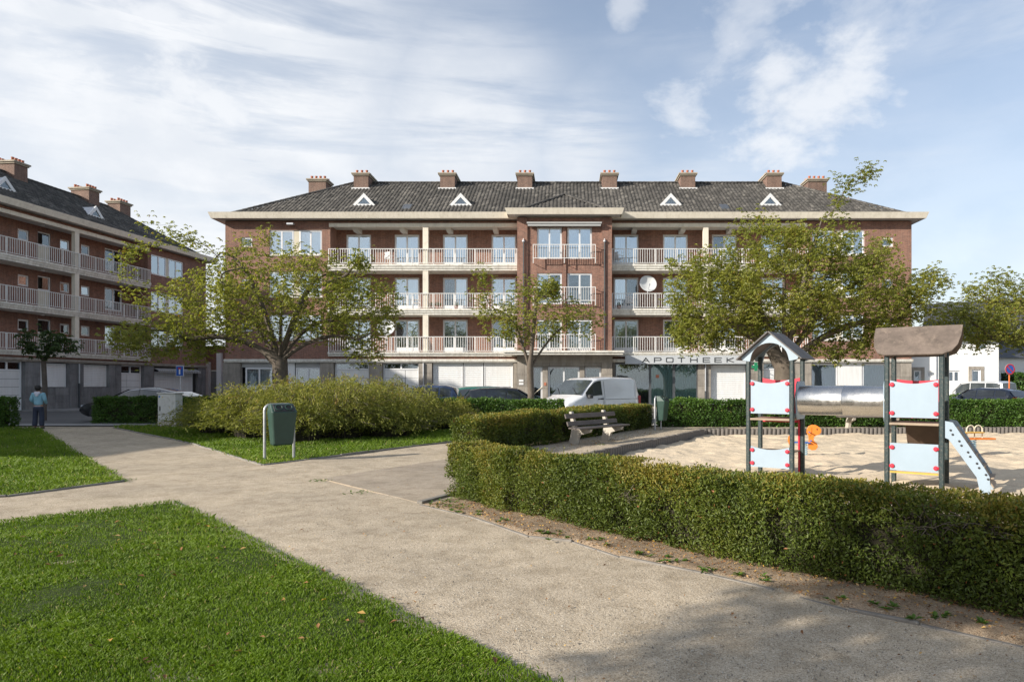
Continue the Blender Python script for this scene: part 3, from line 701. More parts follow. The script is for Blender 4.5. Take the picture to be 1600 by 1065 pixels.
for f in range(3):
    zt = [4.78, 7.74, 10.40][f]; zb = zt - .88
    b = MB(); a, c = s_(833.5), s_(930); y = BY - .30; n = 26
    b.box(a, c, y - .02, y + .02, zt - .04, zt); b.box(a, c, y - .02, y + .02, zb, zb + .035)
    for i in range(n + 1):
        x = a + (c - a) * i / n; b.box(x - .011, x + .011, y - .009, y + .009, zb + .035, zt - .04)
    for x in (a, (a + c) / 2, c):
        b.box(x - .02, x + .02, y - .021, y + .021, zb - .30, zt); b.box(x - .015, x + .015, y + .021, BY + .1, zt - .10, zt - .07); b.box(x - .015, x + .015, y + .021, BY + .1, zb - .28, zb - .25)
    b.build('window_rail', 'rail_paint', main)
q = MB(); q.box(s_(823.5), s_(940), BY - .29, BY - .002, 11.70, 11.80); q.box(s_(825), s_(938.5), BY - .26, BY - .002, 11.56, 11.70)
o = q.build('awning_case', 'grey_panel', main)
MB().box(s_(823.5), s_(940), BY - .31, BY - .302, 11.71, 11.80).build('awning_front', 'grey_panel', o)
for p in (818, 944.6):
    x = s_(p); q = MB(); q.tube([(x, BY - .07, 3.75), (x, BY - .07, 10.55)], .04, 8); q.build('downpipe', 'black_pipe', main)
    q = MB(); q.lathe([(.05, 0), (.09, .06), (.09, .12), (.03, .16), (.03, .24)], 8, (x, BY - .07, 10.56)); q.build('pipe_hopper', 'zinc', main)
# canopy over the entrance
q = MB(); q.box(s_(788), LX(975, 42.2), BY - 1.0, BY + .6, 3.60, 3.72); q.box(s_(789), LX(973.5, 42.2), BY - .92, BY + .6, 3.47, 3.60); q.build('entrance_canopy', 'cream_concrete', main)

# ---- ground floor --------------------------------------
def lx(p): return round(LX(p, 44.0), 3)
def panel(x0, x1, z0, z1, y, mat, name, par=main, th=.04): return MB().cbox(x0, x1, y, y + th, z0, z1, .004).build(name, mat, par)
ZG = 3.03
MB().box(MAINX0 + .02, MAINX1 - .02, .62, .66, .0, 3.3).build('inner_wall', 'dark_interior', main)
MB().box(MAINX0 + .01, MAINX1 - .01, -.03, .5, 0, .22).build('plinth', 'stone', main)
stone_pier(main, lx(348), lx(375), .22, ZG, -.0, .4, 4)
stone_pier(main, lx(500), lx(521), .22, ZG, -.0, .4, 4); stone_pier(main, lx(576), lx(597), .22, ZG, 0, .4, 4)
stone_pier(main, lx(654), lx(675), .22, ZG, 0, .4, 4); stone_pier(main, lx(802), lx(808), .22, ZG, 0, .4, 4)
# left end: office windows between white panels
MB().box(lx(375), lx(500), .2, .55, .22, 1.45).build('parapet_wall', 'white_render', main)
window(main, lx(381), lx(425), 1.47, 2.72, .15, 2, 'blind_grey', 'glass_dull'); panel(lx(426), lx(459), 1.45, ZG, .17, 'white_shutter', 'white_panel')
window(main, lx(460), lx(499.5), 1.47, 2.72, .15, 2, 'unlit_room', 'glass_dull'); panel(lx(375.5), lx(425), 2.73, ZG, .2, 'grey_panel', 'fascia_panel'); panel(lx(460), lx(500), 2.73, ZG, .2, 'grey_panel', 'fascia_panel')
garage_door(main, lx(522), lx(575.5), .0, ZG, .22, 2.62); garage_door(main, lx(597.5), lx(653.5), .0, ZG, .22, 2.62, wicket=.62)
# wide white roller shutters with a low window strip
for a, b_ in ((676, 722.5), (723.8, 754.3), (755.6, 801)):
    z0 = 1.2 if a < 740 else .3
    shutter(main, lx(a) + .05, lx(b_) - .05, z0 + .05, ZG - .09, .20)
window(main, lx(677), lx(721.5), .62, 1.2, .22, 1, 'unlit_room', 'glass_dull'); window(main, lx(724.5), lx(753.5), .62, 1.2, .22, 1, 'unlit_room', 'glass_dull')
panel(lx(676), lx(755), .22, .60, .18, 'white_shutter', 'white_panel')
x = lx(662); MB().tube([(x, -.07, 1.3), (x, -.07, 3.0)], .045, 8).build('downpipe', 'zinc', main); MB().tube([(x, -.07, 0), (x, -.07, 1.3)], .055, 8).build('downpipe', 'black_pipe', main)
# entrance bay in stone
yb = BY + .25
stone_pier(main, s_(808), s_(831.5), .0, 3.0, BY, BY + .6, 4, cols=2)
stone_pier(main, s_(847.5), s_(856), .0, 2.75, BY + .1, BY + .6, 4, cols=1); stone_pier(main, s_(906), s_(913.5), .0, 2.75, BY + .1, BY + .6, 4, cols=1)
stone_pier(main, s_(940), s_(957), .0, 3.0, BY, BY + .6, 4, cols=2)
for k in range(4):
    a = s_(831.5) + (s_(940) - s_(831.5)) * k / 4; b_ = s_(831.5) + (s_(940) - s_(831.5)) * (k + 1) / 4
    MB().cbox(a + .006, b_ - .006, BY + .06, BY + .5, 2.77, 3.0, .005).build('stone_lintel', 'stone', main)
MB().box(s_(808), s_(957), BY + .03, BY + .6, 3.0, 3.47).build('stone_frieze', 'stone', main)
def glazed_door(x0, x1, z0, z1, y, n=1, bottom=.22):
    f = window(main, x0, x1, z0, z1, y, n, 'unlit_room', 'glass_dull', bottom=bottom, rec=.0, name='glazed_door'); return f
glazed_door(s_(832), s_(847.3), .1, 2.74, BY + .2, 1, .35); glazed_door(s_(856.3), s_(905.6), .1, 2.74, BY + .2, 2, .22)
window(main, s_(914), s_(939.6), 1.3, 2.74, BY + .2, 1, 'unlit_room', 'glass_dull'); MB().box(s_(913.6), s_(940), BY + .15, BY + .5, .0, 1.28).build('parapet_wall', 'stone', main)
q = MB(); xx = s_(841); q.tube([(s_(833.5), BY + .17, 1.0), (s_(846.5), BY + .17, 1.45)], .03, 6); q.build('door_bar', 'beige_panel', main)
for z in (1.8, 1.6): MB().cbox(s_(811), s_(818), BY - .03, BY - .014, z, z + .13, .004).build('name_plate', 'white_pvc', main)
MB().cbox(s_(850), s_(853.5), BY + .06, BY + .086, 1.55, 1.75, .004).build('notice_plate', 'terracotta', main)
# pharmacy front
stone_pier(main, lx(957.5), lx(961), .0, ZG, 0, .4, 4, cols=1)
MB().cbox(lx(961), lx(1090), .2, .5, .0, .3, .01).build('plinth', 'stone', main)
def shopwin(a, b_, g, cur):
    fr = MB(); x0, x1 = lx(a), lx(b_); fr.box(x0, x0 + .07, .06, .14, .3, 2.98); fr.box(x1 - .07, x1, .06, .14, .3, 2.98); fr.box(x0 + .07, x1 - .07, .06, .14, 2.9, 2.98); fr.box(x0 + .07, x1 - .07, .06, .14, .3, .38)
    o = fr.build('shop_window', 'grey_metal', main); MB().box(x0 + .07, x1 - .07, .08, .092, .38, 2.9).build('pane', g, o)
    inst(('cur', round(x1 - x0, 3), cur), lambda: curtain_mesh(x1 - x0, 2.6, cur), 'curtain', o, (x0, .36 if cur == 'unlit_room' else .11, .34)); return o  # the dark sheet stands for the unlit shop inside
mat_plain('grey_metal', (.16, .17, .18), .4, metal=.6); mat_plain('frosted_film', (.30, .37, .355), .35, var=.03, spec=.6)
shopwin(961.2, 1015.6, 'glass_dull', 'unlit_room'); shopwin(1016, 1053, 'shop_glass', 'frosted_film'); shopwin(1053.4, 1090, 'shop_glass', 'frosted_film')
o = MB().cbox(lx(1025), lx(1030), .062, .072, 2.05, 2.25, .003).build('sticker', 'terracotta', main); o['label'] = 'small picture sticker on shop window'
stone_pier(main, lx(1090.3), lx(1111), .0, ZG, 0, .4, 4, cols=2)
x = lx(1102); MB().tube([(x, -.07, 1.2), (x, -.07, 3.0)], .045, 8).build('downpipe', 'zinc', main); MB().tube([(x, -.07, 0), (x, -.07, 1.2)], .055, 8).build('downpipe', 'black_pipe', main)
shutter(main, lx(1112) + .05, lx(1166) - .05, .25, 2.8, .22); MB().box(lx(1111.5), lx(1166.5), .2, .3, 2.9, 3.03).build('lintel', 'black_pipe', main)
stone_pier(main, lx(1167), lx(1193), .0, ZG, 0, .4, 4, cols=2)
garage_door(main, lx(1193.5), lx(1240), .0, ZG, .22, 2.62)
stone_pier(main, lx(1240.5), lx(1268), .0, ZG, 0, .4, 4, cols=2)
window(main, lx(1268.5), lx(1311), 1.4, 2.98, .15, 1, 'blind_grey', 'glass_dull'); panel(lx(1311.5), lx(1348.5), .22, ZG, .17, 'white_shutter', 'white_panel')
window(main, lx(1349), lx(1389), 1.4, 2.98, .15, 1, 'blind_grey', 'glass_dull'); stone_pier(main, lx(1389.5), lx(1424.5), .22, ZG, 0, .4, 3, cols=2)
MB().box(lx(1268.5), lx(1311), .2, .55, .22, 1.38).build('parapet_wall', 'white_render', main); MB().box(lx(1349), lx(1389), .2, .55, .22, 1.38).build('parapet_wall', 'white_render', main)
# side walls, gutters and roof
brick_shell(main, MAINX0, MAINX1, 12.6, 0, 12.15)
eaves(main, MAINX0, MAINX1, 0, 12.6)
ex0, ex1 = BX0, BX1
eaves(main, ex0, ex1, BY, 1.0, .72, 12.58, 12.21, seg=3.6)
HD = 6.3; ZR = 12.48
def hip_roof(par, x0, x1, hd, slope, zb, left_tiles=True, gx0=None, gx1=None):
    zr = zb + hd * slope; r = MB()
    A, B, C, D = (x0, 0, zb), (x1, 0, zb), (x1, 2 * hd, zb), (x0, 2 * hd, zb); E, Fv = (x0 + hd, hd, zr), (x1 - hd, hd, zr)
    r.add([A, B, C, D, E, Fv], [(0, 1, 5, 4), (1, 2, 5), (2, 3, 4, 5), (3, 0, 4)]); o = r.build('roof', 'slate', par)
    L = math.hypot(hd, hd * slope); n = Vector((0, 1, slope)).normalized()
    tiles(o, (x0, 0, zb + .02), (1, 0, 0), (0, n.y, n.z), [(0, -.1), (x1 - x0, -.1), (x1 - x0 - hd, L), (hd, L)])
    ridge_caps(o, (E[0], E[1], E[2] + .08), (Fv[0], Fv[1], Fv[2] + .08)); ridge_caps(o, (A[0], A[1], A[2] + .06), (E[0], E[1], E[2] + .06)); ridge_caps(o, (B[0], B[1], B[2] + .06), (Fv[0], Fv[1], Fv[2] + .06))
    return o
roof = hip_roof(main, MAINX0, MAINX1, HD, SL, ZR)
# small hipped roof over the bay
hw = (BX1 - BX0) / 2; xm = (BX1 + BX0) / 2; zt = ZR + hw * SL; yr = BY + hw
q = MB(); q.add([(BX0, BY, ZR), (BX1, BY, ZR), (xm, yr, zt), (xm, hw + .3, zt), (BX0, .25, ZR), (BX1, .25, ZR)], [(0, 1, 2), (0, 2, 3, 4), (1, 5, 3, 2)]); q.build('bay_roof', 'slate', main, fix=False)
nn = Vector((0, 1, SL)).normalized(); Lh = math.hypot(hw, hw * SL)
tiles(roof, (BX0, BY, ZR + .03), (1, 0, 0), (0, nn.y, nn.z), [(0, -.1), (2 * hw, -.1), (hw, Lh)])
for s in (-1, 1):
    xe = BX0 if s < 0 else BX1
    v = Vector((-s, 0, SL)).normalized()
    tiles(roof, (xe, BY, ZR + .03), (0, 1, 0), tuple(v), [(0, -.05), (1.2, -.05), (hw + 1.2, Lh), (hw, Lh)])
    ridge_caps(roof, (xe, BY, ZR + .09), (xm, yr, zt + .09))
ridge_caps(roof, (xm, yr, zt + .08), (xm, hw + .2, zt + .08))
for p in (569, 720, 1048, 1203): roof_dormer(roof, LX(p, 45.8), 1.8, ZR + 1.8 * SL, SL)
for p in (635.5, 1132):
    q = MB(); xx = LX(p, 45.3); z = ZR + 1.2 * SL + .12
    q.add([(xx - .28, 1.05, z - .09 + 0), (xx + .28, 1.05, z - .09), (xx + .28, 1.75, z + .35), (xx - .28, 1.75, z + .35), (xx - .28, 1.05, z - .25), (xx + .28, 1.05, z - .25), (xx + .28, 1.75, z + .1), (xx - .28, 1.75, z + .1)],
          [(0, 1, 2, 3), (4, 5, 1, 0), (5, 6, 2, 1), (7, 4, 0, 3)]); q.build('skylight', 'grey_metal', roof)
for p, n in ((564, 3), (699, 3), (820, 3), (952.5, 3), (1075, 3), (1210, 3)):
    chimney(roof, LX(p, 49.2), 5.2, 1.05, 2.0, 15.25, 16.85, n)
chimney(roof, LX(501, 50.3), 5.6, 1.25, 1.2, 14.4, 16.55, 4); chimney(roof, LX(1272, 50.3), 5.6, 1.35, 1.2, 14.4, 16.55, 4)
# lamp under the left gutter
q = MB(); q.tube([(LX(458), -.02, 11.95), (LX(458), -.25, 11.9)], .03, 6); q.box(LX(452), LX(462), -.45, -.2, 11.83, 11.93); q.build('wall_lamp', 'zinc', main)

# ---- pharmacy sign
sign = thing('shop_sign', 'long grey shop sign reading APOTHEEK under the right-hand balconies', 'sign', (lx(976), 43.62, 2.93))
sw = LX(1166.5, 43.5) - LX(976, 43.5)
MB().cbox(0, sw, 0, .22, 0, .54, .008).build('sign_board', 'sign_grey', sign) if 'sign_grey' in MATS else None
mat_plain('sign_grey', (.52, .54, .55), .5, var=.04); mat_plain('ink', (.035, .037, .04), .5)
if not sign.children: MB().cbox(0, sw, 0, .22, 0, .54, .008).build('sign_board', 'sign_grey', sign)
GL = {'A': [[(0, 0), (.5, 1), (1, 0)], [(.22, .36), (.78, .36)]], 'P': [[(0, 0), (0, 1), (.9, 1), (1, .88), (1, .56), (.9, .44), (0, .44)]],
      'O': [[(.12, 0), (0, .12), (0, .88), (.12, 1), (.88, 1), (1, .88), (1, .12), (.88, 0), (.12, 0)]], 'T': [[(0, 1), (1, 1)], [(.5, 1), (.5, 0)]],
      'H': [[(0, 0), (0, 1)], [(1, 0), (1, 1)], [(0, .5), (1, .5)]], 'E': [[(1, 1), (0, 1), (0, 0), (1, 0)], [(0, .5), (.92, .5)]], 'K': [[(0, 0), (0, 1)], [(.95, 1), (.1, .5), (1, 0)], ]}
def stroke_text(par, txt, places, w, h, z0, y, t=.036, mat='ink', glyphs=GL, depth=.015):
    for ch, xc in zip(txt, places):
        b = MB()
        for pl in glyphs[ch]:
            for (a, c) in zip(pl[:-1], pl[1:]):
                p0 = Vector((a[0] * w, a[1] * h)); p1 = Vector((c[0] * w, c[1] * h)); d = (p1 - p0); L = d.length; d /= L; nrm = Vector((-d.y, d.x)) * t / 2; e = d * t * .45
                q = [p0 - e - nrm, p1 + e - nrm, p1 + e + nrm, p0 - e + nrm]
                vs = [(xc - w / 2 + v.x, y, z0 + v.y) for v in q] + [(xc - w / 2 + v.x, y - depth, z0 + v.y) for v in q]
                b.add(vs, [(0, 1, 2, 3), (7, 6, 5, 4), (0, 4, 5, 1), (1, 5, 6, 2), (2, 6, 7, 3), (3, 7, 4, 0)])
        b.build('letter', mat, par)
x0s = lx(976)
stroke_text(sign, 'APOTHEEK', [(LX(p, 43.6) - x0s) for p in (1009, 1027.5, 1046.3, 1064.5, 1084, 1103.7, 1122, 1141)], .42, .27, .12, -.002, t=.046)
# green pharmacy cross
cr = thing('pharmacy_cross', 'small green pharmacy cross on a bracket at the right end of the APOTHEEK sign', 'sign', (LX(1181, 43.3), 43.3, 2.75))
mat_plain('cross_green', (.02, .22, .10), .4)
MB().box(-.09, .09, -.06, .06, -.27, .27).box(-.25, -.092, -.06, .06, -.09, .09).box(.092, .25, -.06, .06, -.09, .09).build('cross_plate', 'cross_green', cr)
MB().box(-.02, .02, .06, .75, .1, .14).build('bracket', 'white_pvc', cr)
# ------------------------------------------------------------------ the left building, its open galleries facing the square
LCORN = (-31.2, 59.0); LANG = math.atan2(.994, .11)
LY = -57.0                                     # how far it runs towards and past the camera (local x from 0 to LY)
left = thing('apartment_building', 'shaded brick apartment building on the left with white railed access galleries', 'building', (LCORN[0], LCORN[1], 0), LANG)
_u = Vector((cos(LANG), sin(LANG))); _v = Vector((-sin(LANG), cos(LANG)))
def lloc(px, yl):
    """photo column -> local x on the vertical plane at local depth yl"""
    k = (px - CX) / F; c = Vector(LCORN) + _v * yl       # point c + t*u ; x = k*y
    t = (k * c.y - c.x) / (_u.x - k * _u.y); return t
GLX = lloc(231, 0.0)                           # where the galleries end
LFL = [3.70, 6.50, 9.36]
# end block
holes = []
for f in range(3):
    a, b_ = lloc(235, 0), lloc(287, 0); za = LFL[f] + .75; zb = LFL[f] + 2.3; a = GLX + .35
    holes.append((a, b_, za, zb)); m = (a + b_) / 2
    window(left, a, m - .12, za, zb, 0, 2, 'curtain_pale', 'glass'); window(left, m + .12, b_, za, zb, 0, 2, 'curtain_pale', 'glass')
    MB().box(m - .118, m + .118, .075, .12, za, zb).build('mullion_panel', 'beige_panel', left)
wall(left, 'wall', 'brick', GLX, 0, 3.26, 12.15, 0, holes)
wall(left, 'wall', 'brick', .001, 1.3, 3.45, 12.15, GLX, face='x-')
# gallery back wall, repeated bay
bay = 6.45
holes = []
def addw(kind, x0, x1, f, c='unlit_room', g='glass_dull'):
    z = LFL[f]
    if kind == 's': q = (x0, x1, z + 1.32, z + 2.02)
    elif kind == 'f': q = (x0, x1, z + .55, z + 2.2)
    else: q = (x0, x1, z + .04, z + 2.16)
    holes.append(q)
    if kind == 'd':
        fr = MB(); w = x1 - x0; t = .07
        fr.box(0, t, 0, .07, 0, 2.12); fr.box(w - t, w, 0, .07, 0, 2.12); fr.box(t, w - t, 0, .07, 2.05, 2.12); fr.box(t, w - t, 0, .07, 1.22, 1.29)
        o = fr.build('door', 'white_pvc', left, loc=(x0, 1.36, z + .04))
        MB().cbox(t + .003, w - t - .003, .02, .05, .02, 1.215, .01).build('door_panel', 'beige_panel', o); MB().box(t, w - t, .03, .042, 1.29, 2.05).build('pane', 'glass_dull', o)
        MB().box(t, w - t, .10, .12, 1.29, 2.05).build('shade', c if c != 'none' else 'dark_interior', o)
    else: window(left, q[0], q[1], q[2], q[3], 1.3, 1 if kind == 's' else 2, c, g)
nb = 4
pal2 = ['unlit_room', 'blind_grey', 'curtain_pale', 'curtain_warm']
feat = [('s', 27.5, 46), ('d', 59, 79.5), ('s', 93.5, 109.5), ('s', 126.5, 141), ('f', 164, 191), ('d', 205, 222)]
feat = [(k, lloc(a, 1.3), lloc(b_, 1.3)) for k, a, b_ in feat]
for f in range(3):
    for j, (k, a, b_) in enumerate(feat):
        w = {'s': .80, 'd': .98, 'f': 1.7}[k]; c = (a + b_) / 2
        addw(k, round(c - w / 2, 3), round(c + w / 2, 3), f, pal2[(j * 7 + f * 3) % 4] if k != 'f' else ['unlit_room', 'curtain_pale'], 'glass' if (j + f) % 3 == 1 else 'glass_dull')
        if k != 'f' and c - 2 * bay - .0 > LY + 2 and c < GLX - bay:
            pass
    # next bays beyond the frame edge, mirrored from these
    base = feat[0][1]
    for r in range(1, 3):
        for (k, a, b_) in feat[:3]:
            w = {'s': .80, 'd': .98}[k]; c = (a + b_) / 2 - r * bay
            addw(k, round(c - w / 2, 3), round(c + w / 2, 3), f)
wall(left, 'wall', 'brick', LY, GLX, 3.3, 12.15, 1.3, holes)
colx = [lloc(118.5, 0)]; 
while colx[-1] - bay > LY + 2: colx.append(colx[-1] - bay)
for f in range(3):
    balcony(left, LY, GLX + .1, LFL[f], [.30, .38, .40][f], -.22, 1.298, rx=(LY + .1, GLX))
MB().box(LY, GLX + .04, -.12, .1, 11.74, 11.98).build('roof_beam', 'cream_paint', left); MB().box(LY, GLX, .101, 1.3, 11.86, 11.94).build('balcony_ceiling', 'ceiling_plaster', left)
MB().box(LY, GLX, 0, .12, 12.0, 12.15).build('brick_band', 'brick', left); MB().box(LY, GLX, .02, .3, 3.28, 3.40).build('brick_band', 'brick', left)
for x in colx:
    for za, zb in ((3.70, 6.12), (6.50, 8.96), (9.36, 11.74)): MB().box(x - .17, x + .17, -.10, .16, za, zb).build('column', 'cream_paint', left)
for x in colx[:3]:
    for f in range(3): MB().lathe([(.05, 0), (.11, -.03), (.10, -.10)], 10, (x - 1.9, .6, [6.12, 8.96, 11.86][f])).build('ceiling_lamp', 'white_pvc', left)
q = MB(); q.box(LY, .05, -.14, .3, 3.12, 3.25); q.box(LY, .05, -.08, .3, 3.04, 3.12); q.build('ledge', 'stone', left)
# ground floor, stone darkened for the shade on this side
def g0(px): return round(lloc(px, 0.0), 3)
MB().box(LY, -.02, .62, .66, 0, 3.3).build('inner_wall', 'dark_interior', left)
gx = lambda a, b_: (g0(a), g0(b_))
stone_pier(left, g0(309), -.01, 0, ZG, 0, .4, 4, mat='shaded_stone', cols=2)
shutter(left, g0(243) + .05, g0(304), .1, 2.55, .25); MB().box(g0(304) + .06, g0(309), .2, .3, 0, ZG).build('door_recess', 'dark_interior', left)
aw = MB(); a0_, a1_ = g0(241), g0(308)
aw.add([(a0_, .2, 2.95), (a1_, .2, 2.95), (a1_, -.35, 2.72), (a0_, -.35, 2.72)], [(0, 1, 2, 3)]); n = 24
for i in range(n):
    xa = a0_ + (a1_ - a0_) * i / n; xb = a0_ + (a1_ - a0_) * (i + .8) / n; aw.add([(xa, -.36, 2.72), (xb, -.36, 2.72), (xb, -.36, 2.58), ((xa + xb) / 2, -.36, 2.54), (xa, -.36, 2.58)], [(0, 1, 2, 3, 4)])
aw.build('awning', 'grey_panel', left, fix=False)
stone_pier(left, g0(225), g0(241), 0, ZG, 0, .4, 4, mat='shaded_stone', cols=1)
garage_door(left, g0(190), g0(224.5), 0, ZG, .22, 2.45, wicket=.36)
def lowwall(a, b_, rows=3, cols=2): stone_pier(left, a, b_, 0, 1.42, 0, .4, rows, mat='shaded_stone', cols=cols, name='stone_wall')
def stonebay(x1):
    """one gallery bay of the ground floor to the left of x1: wall, shuttered window, pier, shuttered window, pier"""
    pass
stone_pier(left, g0(170.5), g0(189.5), 0, ZG, 0, .4, 4, mat='shaded_stone', cols=2)
shutter(left, g0(131.5) + .05, g0(170) - .05, 1.46, 2.9, .22); lowwall(g0(131), g0(170.4))
stone_pier(left, g0(108), g0(130.8), 0, ZG, 0, .4, 4, mat='shaded_stone', cols=2)
shutter(left, g0(64) + .05, g0(107) - .05, 1.46, 2.9, .22); lowwall(g0(63.5), g0(107.8))
stone_pier(left, g0(39), g0(63.2), 0, ZG, 0, .4, 4, mat='shaded_stone', cols=2)
garage_door(left, g0(-8), g0(38.5), 0, ZG, .22, 2.5)
xe = g0(-8.5)
while xe - 5 > LY:
    stone_pier(left, xe - 1.9, xe, 0, ZG, 0, .4, 4, mat='shaded_stone', cols=2); garage_door(left, xe - 4.7, xe - 1.95, 0, ZG, .22, 2.5); xe -= 4.75
stone_pier(left, LY, xe, 0, ZG, 0, .4, 4, mat='shaded_stone', cols=2)
x = g0(122.5); MB().tube([(x, -.07, 1.7), (x, -.07, 3.0)], .045, 8).build('downpipe', 'zinc', left); MB().tube([(x, -.07, 0), (x, -.07, 1.7)], .06, 8).build('downpipe', 'black_pipe', left)
LHD = 5.0
brick_shell(left, LY, 0, 2 * LHD, 0, 12.15)
eaves(left, LY, 0, 0, 2 * LHD)
lroof = hip_roof(left, LY, 0, LHD, .66, ZR)
chimney(lroof, -3.85, 4.4, 1.15, 1.1, 14.4, 16.45, 4)
for x in (-7.2, -13.4, -19.6, -25.8, -32): chimney(lroof, x, 4.25, 1.0, 1.5, 14.6, 16.6, 4)
for x in (lloc(149, 1.8), lloc(7, 1.8), lloc(7, 1.8) - 6.5): roof_dormer(lroof, x, 1.8, ZR + 1.8 * .66, .66)
# ------------------------------------------------------------------ ground, street, paths, lawns
def sheet(name, poly, z, mat, kind='structure'):
    b = MB(); b.add([(x, y, z) for x, y in poly], [tuple(range(len(poly)))]); o = b.build(name, mat)
    if kind: o['kind'] = kind
    return o
sheet('ground', [(-900, -300), (900, -300), (900, 1500), (-900, 1500)], -.5, 'turf_soil')
# park surface: gravel with gentle unevenness
def grid_sheet(name, x0, x1, y0, y1, step, mat, z, amp, scale, poly=None, kind='structure', hole=None):
    nx = int((x1 - x0) / step) + 1; ny = int((y1 - y0) / step) + 1
    X, Y = np.meshgrid(np.linspace(x0, x1, nx), np.linspace(y0, y1, ny)); P = np.stack([X.ravel(), Y.ravel(), np.zeros(nx * ny)], 1)
    h = (vnoise(P, scale) - .5) * amp + (vnoise(P + 7, scale * 3.1) - .5) * amp * .5 + (vnoise(P + 3, scale * 9) - .5) * amp * .18
    P[:, 2] = z + h; i = (np.arange(ny - 1)[:, None] * nx + np.arange(nx - 1)[None]).ravel()
    Fc = np.stack([i, i + 1, i + nx + 1, i + nx], 1)
    if poly is not None:
        c = P[Fc].mean(1); Fc = Fc[inpoly(c[:, 0], c[:, 1], poly)]
    if hole is not None:
        c = P[Fc].mean(1); Fc = Fc[~inpoly(c[:, 0], c[:, 1], hole)]
    if poly is not None:
        cnt = np.bincount(Fc.ravel(), minlength=len(P)); P[(cnt < 4), 2] -= .045
    o = mesh_np(name, P, Fc, mat, smooth=True)
    if kind: o['kind'] = kind
    return o
pit = [(.35, 15.3), (4.75, 23.75), (21, 25.2), (21, 2), (9.2, 2), (6.6, 6.7), (5.24, 8.15), (2.75, 11.3), (.1, 14.0)]
grid_sheet('gravel_path', -45, 60, -20, 27.55, .25, 'gravel', -.004, .022, .9, hole=[(.05, 15.2), (4.4, 24.2), (21, 25.7), (21, 1.7), (8.9, 1.7), (6.3, 6.4), (4.95, 7.9), (2.4, 11.1), (-.3, 14.0)])
for a_, b_ in (((.35, 15.3), (4.75, 23.8)), ((4.75, 23.85), (21, 25.24)), ((.2, 14.3), (2.42, 11.8)), ((2.42, 11.8), (5.5, 8.1)), ((.35, 15.4), (.2, 14.2))):
    va = Vector(a_); vb = Vector(b_); t_ = (vb - va).normalized(); m_ = Vector((-t_.y, t_.x)); m_ = m_ if (m_.dot(Vector((8, 14)) - va) < 0) else -m_; w_ = m_ * .75
    sheet('gravel_path', [tuple(va - t_ * .2), tuple(vb + t_ * .2), tuple(vb + t_ * .2 + w_), tuple(va - t_ * .2 + w_)], .0125, 'gravel')
sheet('street', [(-45, 27.6), (-31.5, 27.6), (60, 27.6), (60, 41.2), (-60, 41.2)], -.03, 'asphalt')
sheet('pavement', [(-60, 41.35), (60, 41.35), (60, 62), (-60, 62)], .06, 'pavement')
o = MB().box(-60, 60, 41.2, 41.349, -.05, .07).build('kerb', 'pavement'); o['kind'] = 'structure'
o = sheet('pavement', [(-30, 26.2), (30, 26.2), (30, 27.45), (-30, 27.45)], .035, 'pavement')
o = MB().box(-30, 30, 27.45, 27.6, -.05, .04).build('kerb', 'pavement'); o['kind'] = 'structure'
sheet('street', [(-45, 14), (-20.5, 26.2), (-20.5, 27.6), (-26, 60), (-45, 60)], -.02, 'asphalt')

def kerb_line(pts, w=.06, h=.04, seg=1.0, mat='pavement', name='lawn_edging', z=.0):
    """edging of separate concrete lengths"""
    par = bpy.data.objects.new(name, None); link(par); par['kind'] = 'structure'
    for a, b in zip(pts[:-1], pts[1:]):
        a = Vector(a); b = Vector(b); L = (b - a).length; n = max(1, round(L / seg)); ang = math.atan2(b.y - a.y, b.x - a.x); l = L / n
        for i in range(n):
            p = a + (b - a) * (i / n)
            def mk(l=round(l, 3)): return MB().cbox(.004, l - .004, -w / 2, w / 2, -.1, h, .008).mesh('kerb_stone', mat)
            inst(('kerb', round(l, 3), w, h, mat), mk, 'kerb_stone', par, (p.x, p.y, z + random.uniform(-.008, .008)), (random.uniform(-.02, .02), random.uniform(-.004, .004), ang))
    return par
lawnA = [(-5.42, 9.42), (-6.3, 8.25), (-7.6, 7.3), (-12, 5.2), (-14, 2.0), (-9, -6), (7.9, -6), (-.06, 3.62)]
lawnB = [G(196, 752), (-8.0, 9.75), (-10.2, 8.6), (-16, 6), (-34, 5), (-34, 22), (-21.0, 25.6), G(62, 671), G(110, 700)]
lawnC = [G(410, 727), G(300, 693), G(178, 668), (-17.2, 26.2), (-2.8, 26.2), (-2.9, 20), G(705, 690)]
mat_plain('edging', (.20, .185, .16), .9, var=.25, bump=.2); mat_plain('kerb_grey', (.20, .18, .155), .9, var=.3, bump=.2)
for nm, poly in (('lawn', lawnA), ('lawn', lawnB), ('lawn', lawnC)):
    x = [p[0] for p in poly]; y = [p[1] for p in poly]
    grid_sheet(nm, min(x), max(x), min(y), max(y), .12, 'turf_soil', .012, .03, 1.3, poly)
kerb_line([G(196, 752), (-8.0, 9.75), (-10.2, 8.6)], mat='edging', h=.035)
kerb_line([G(410, 727), G(705, 690)], mat='edging', h=.035); kerb_line([G(410, 727), G(300, 693), G(178, 668)], mat='edging', h=.03)
kerb_line([lawnA[0], lawnA[-1]], mat='edging', h=.0)
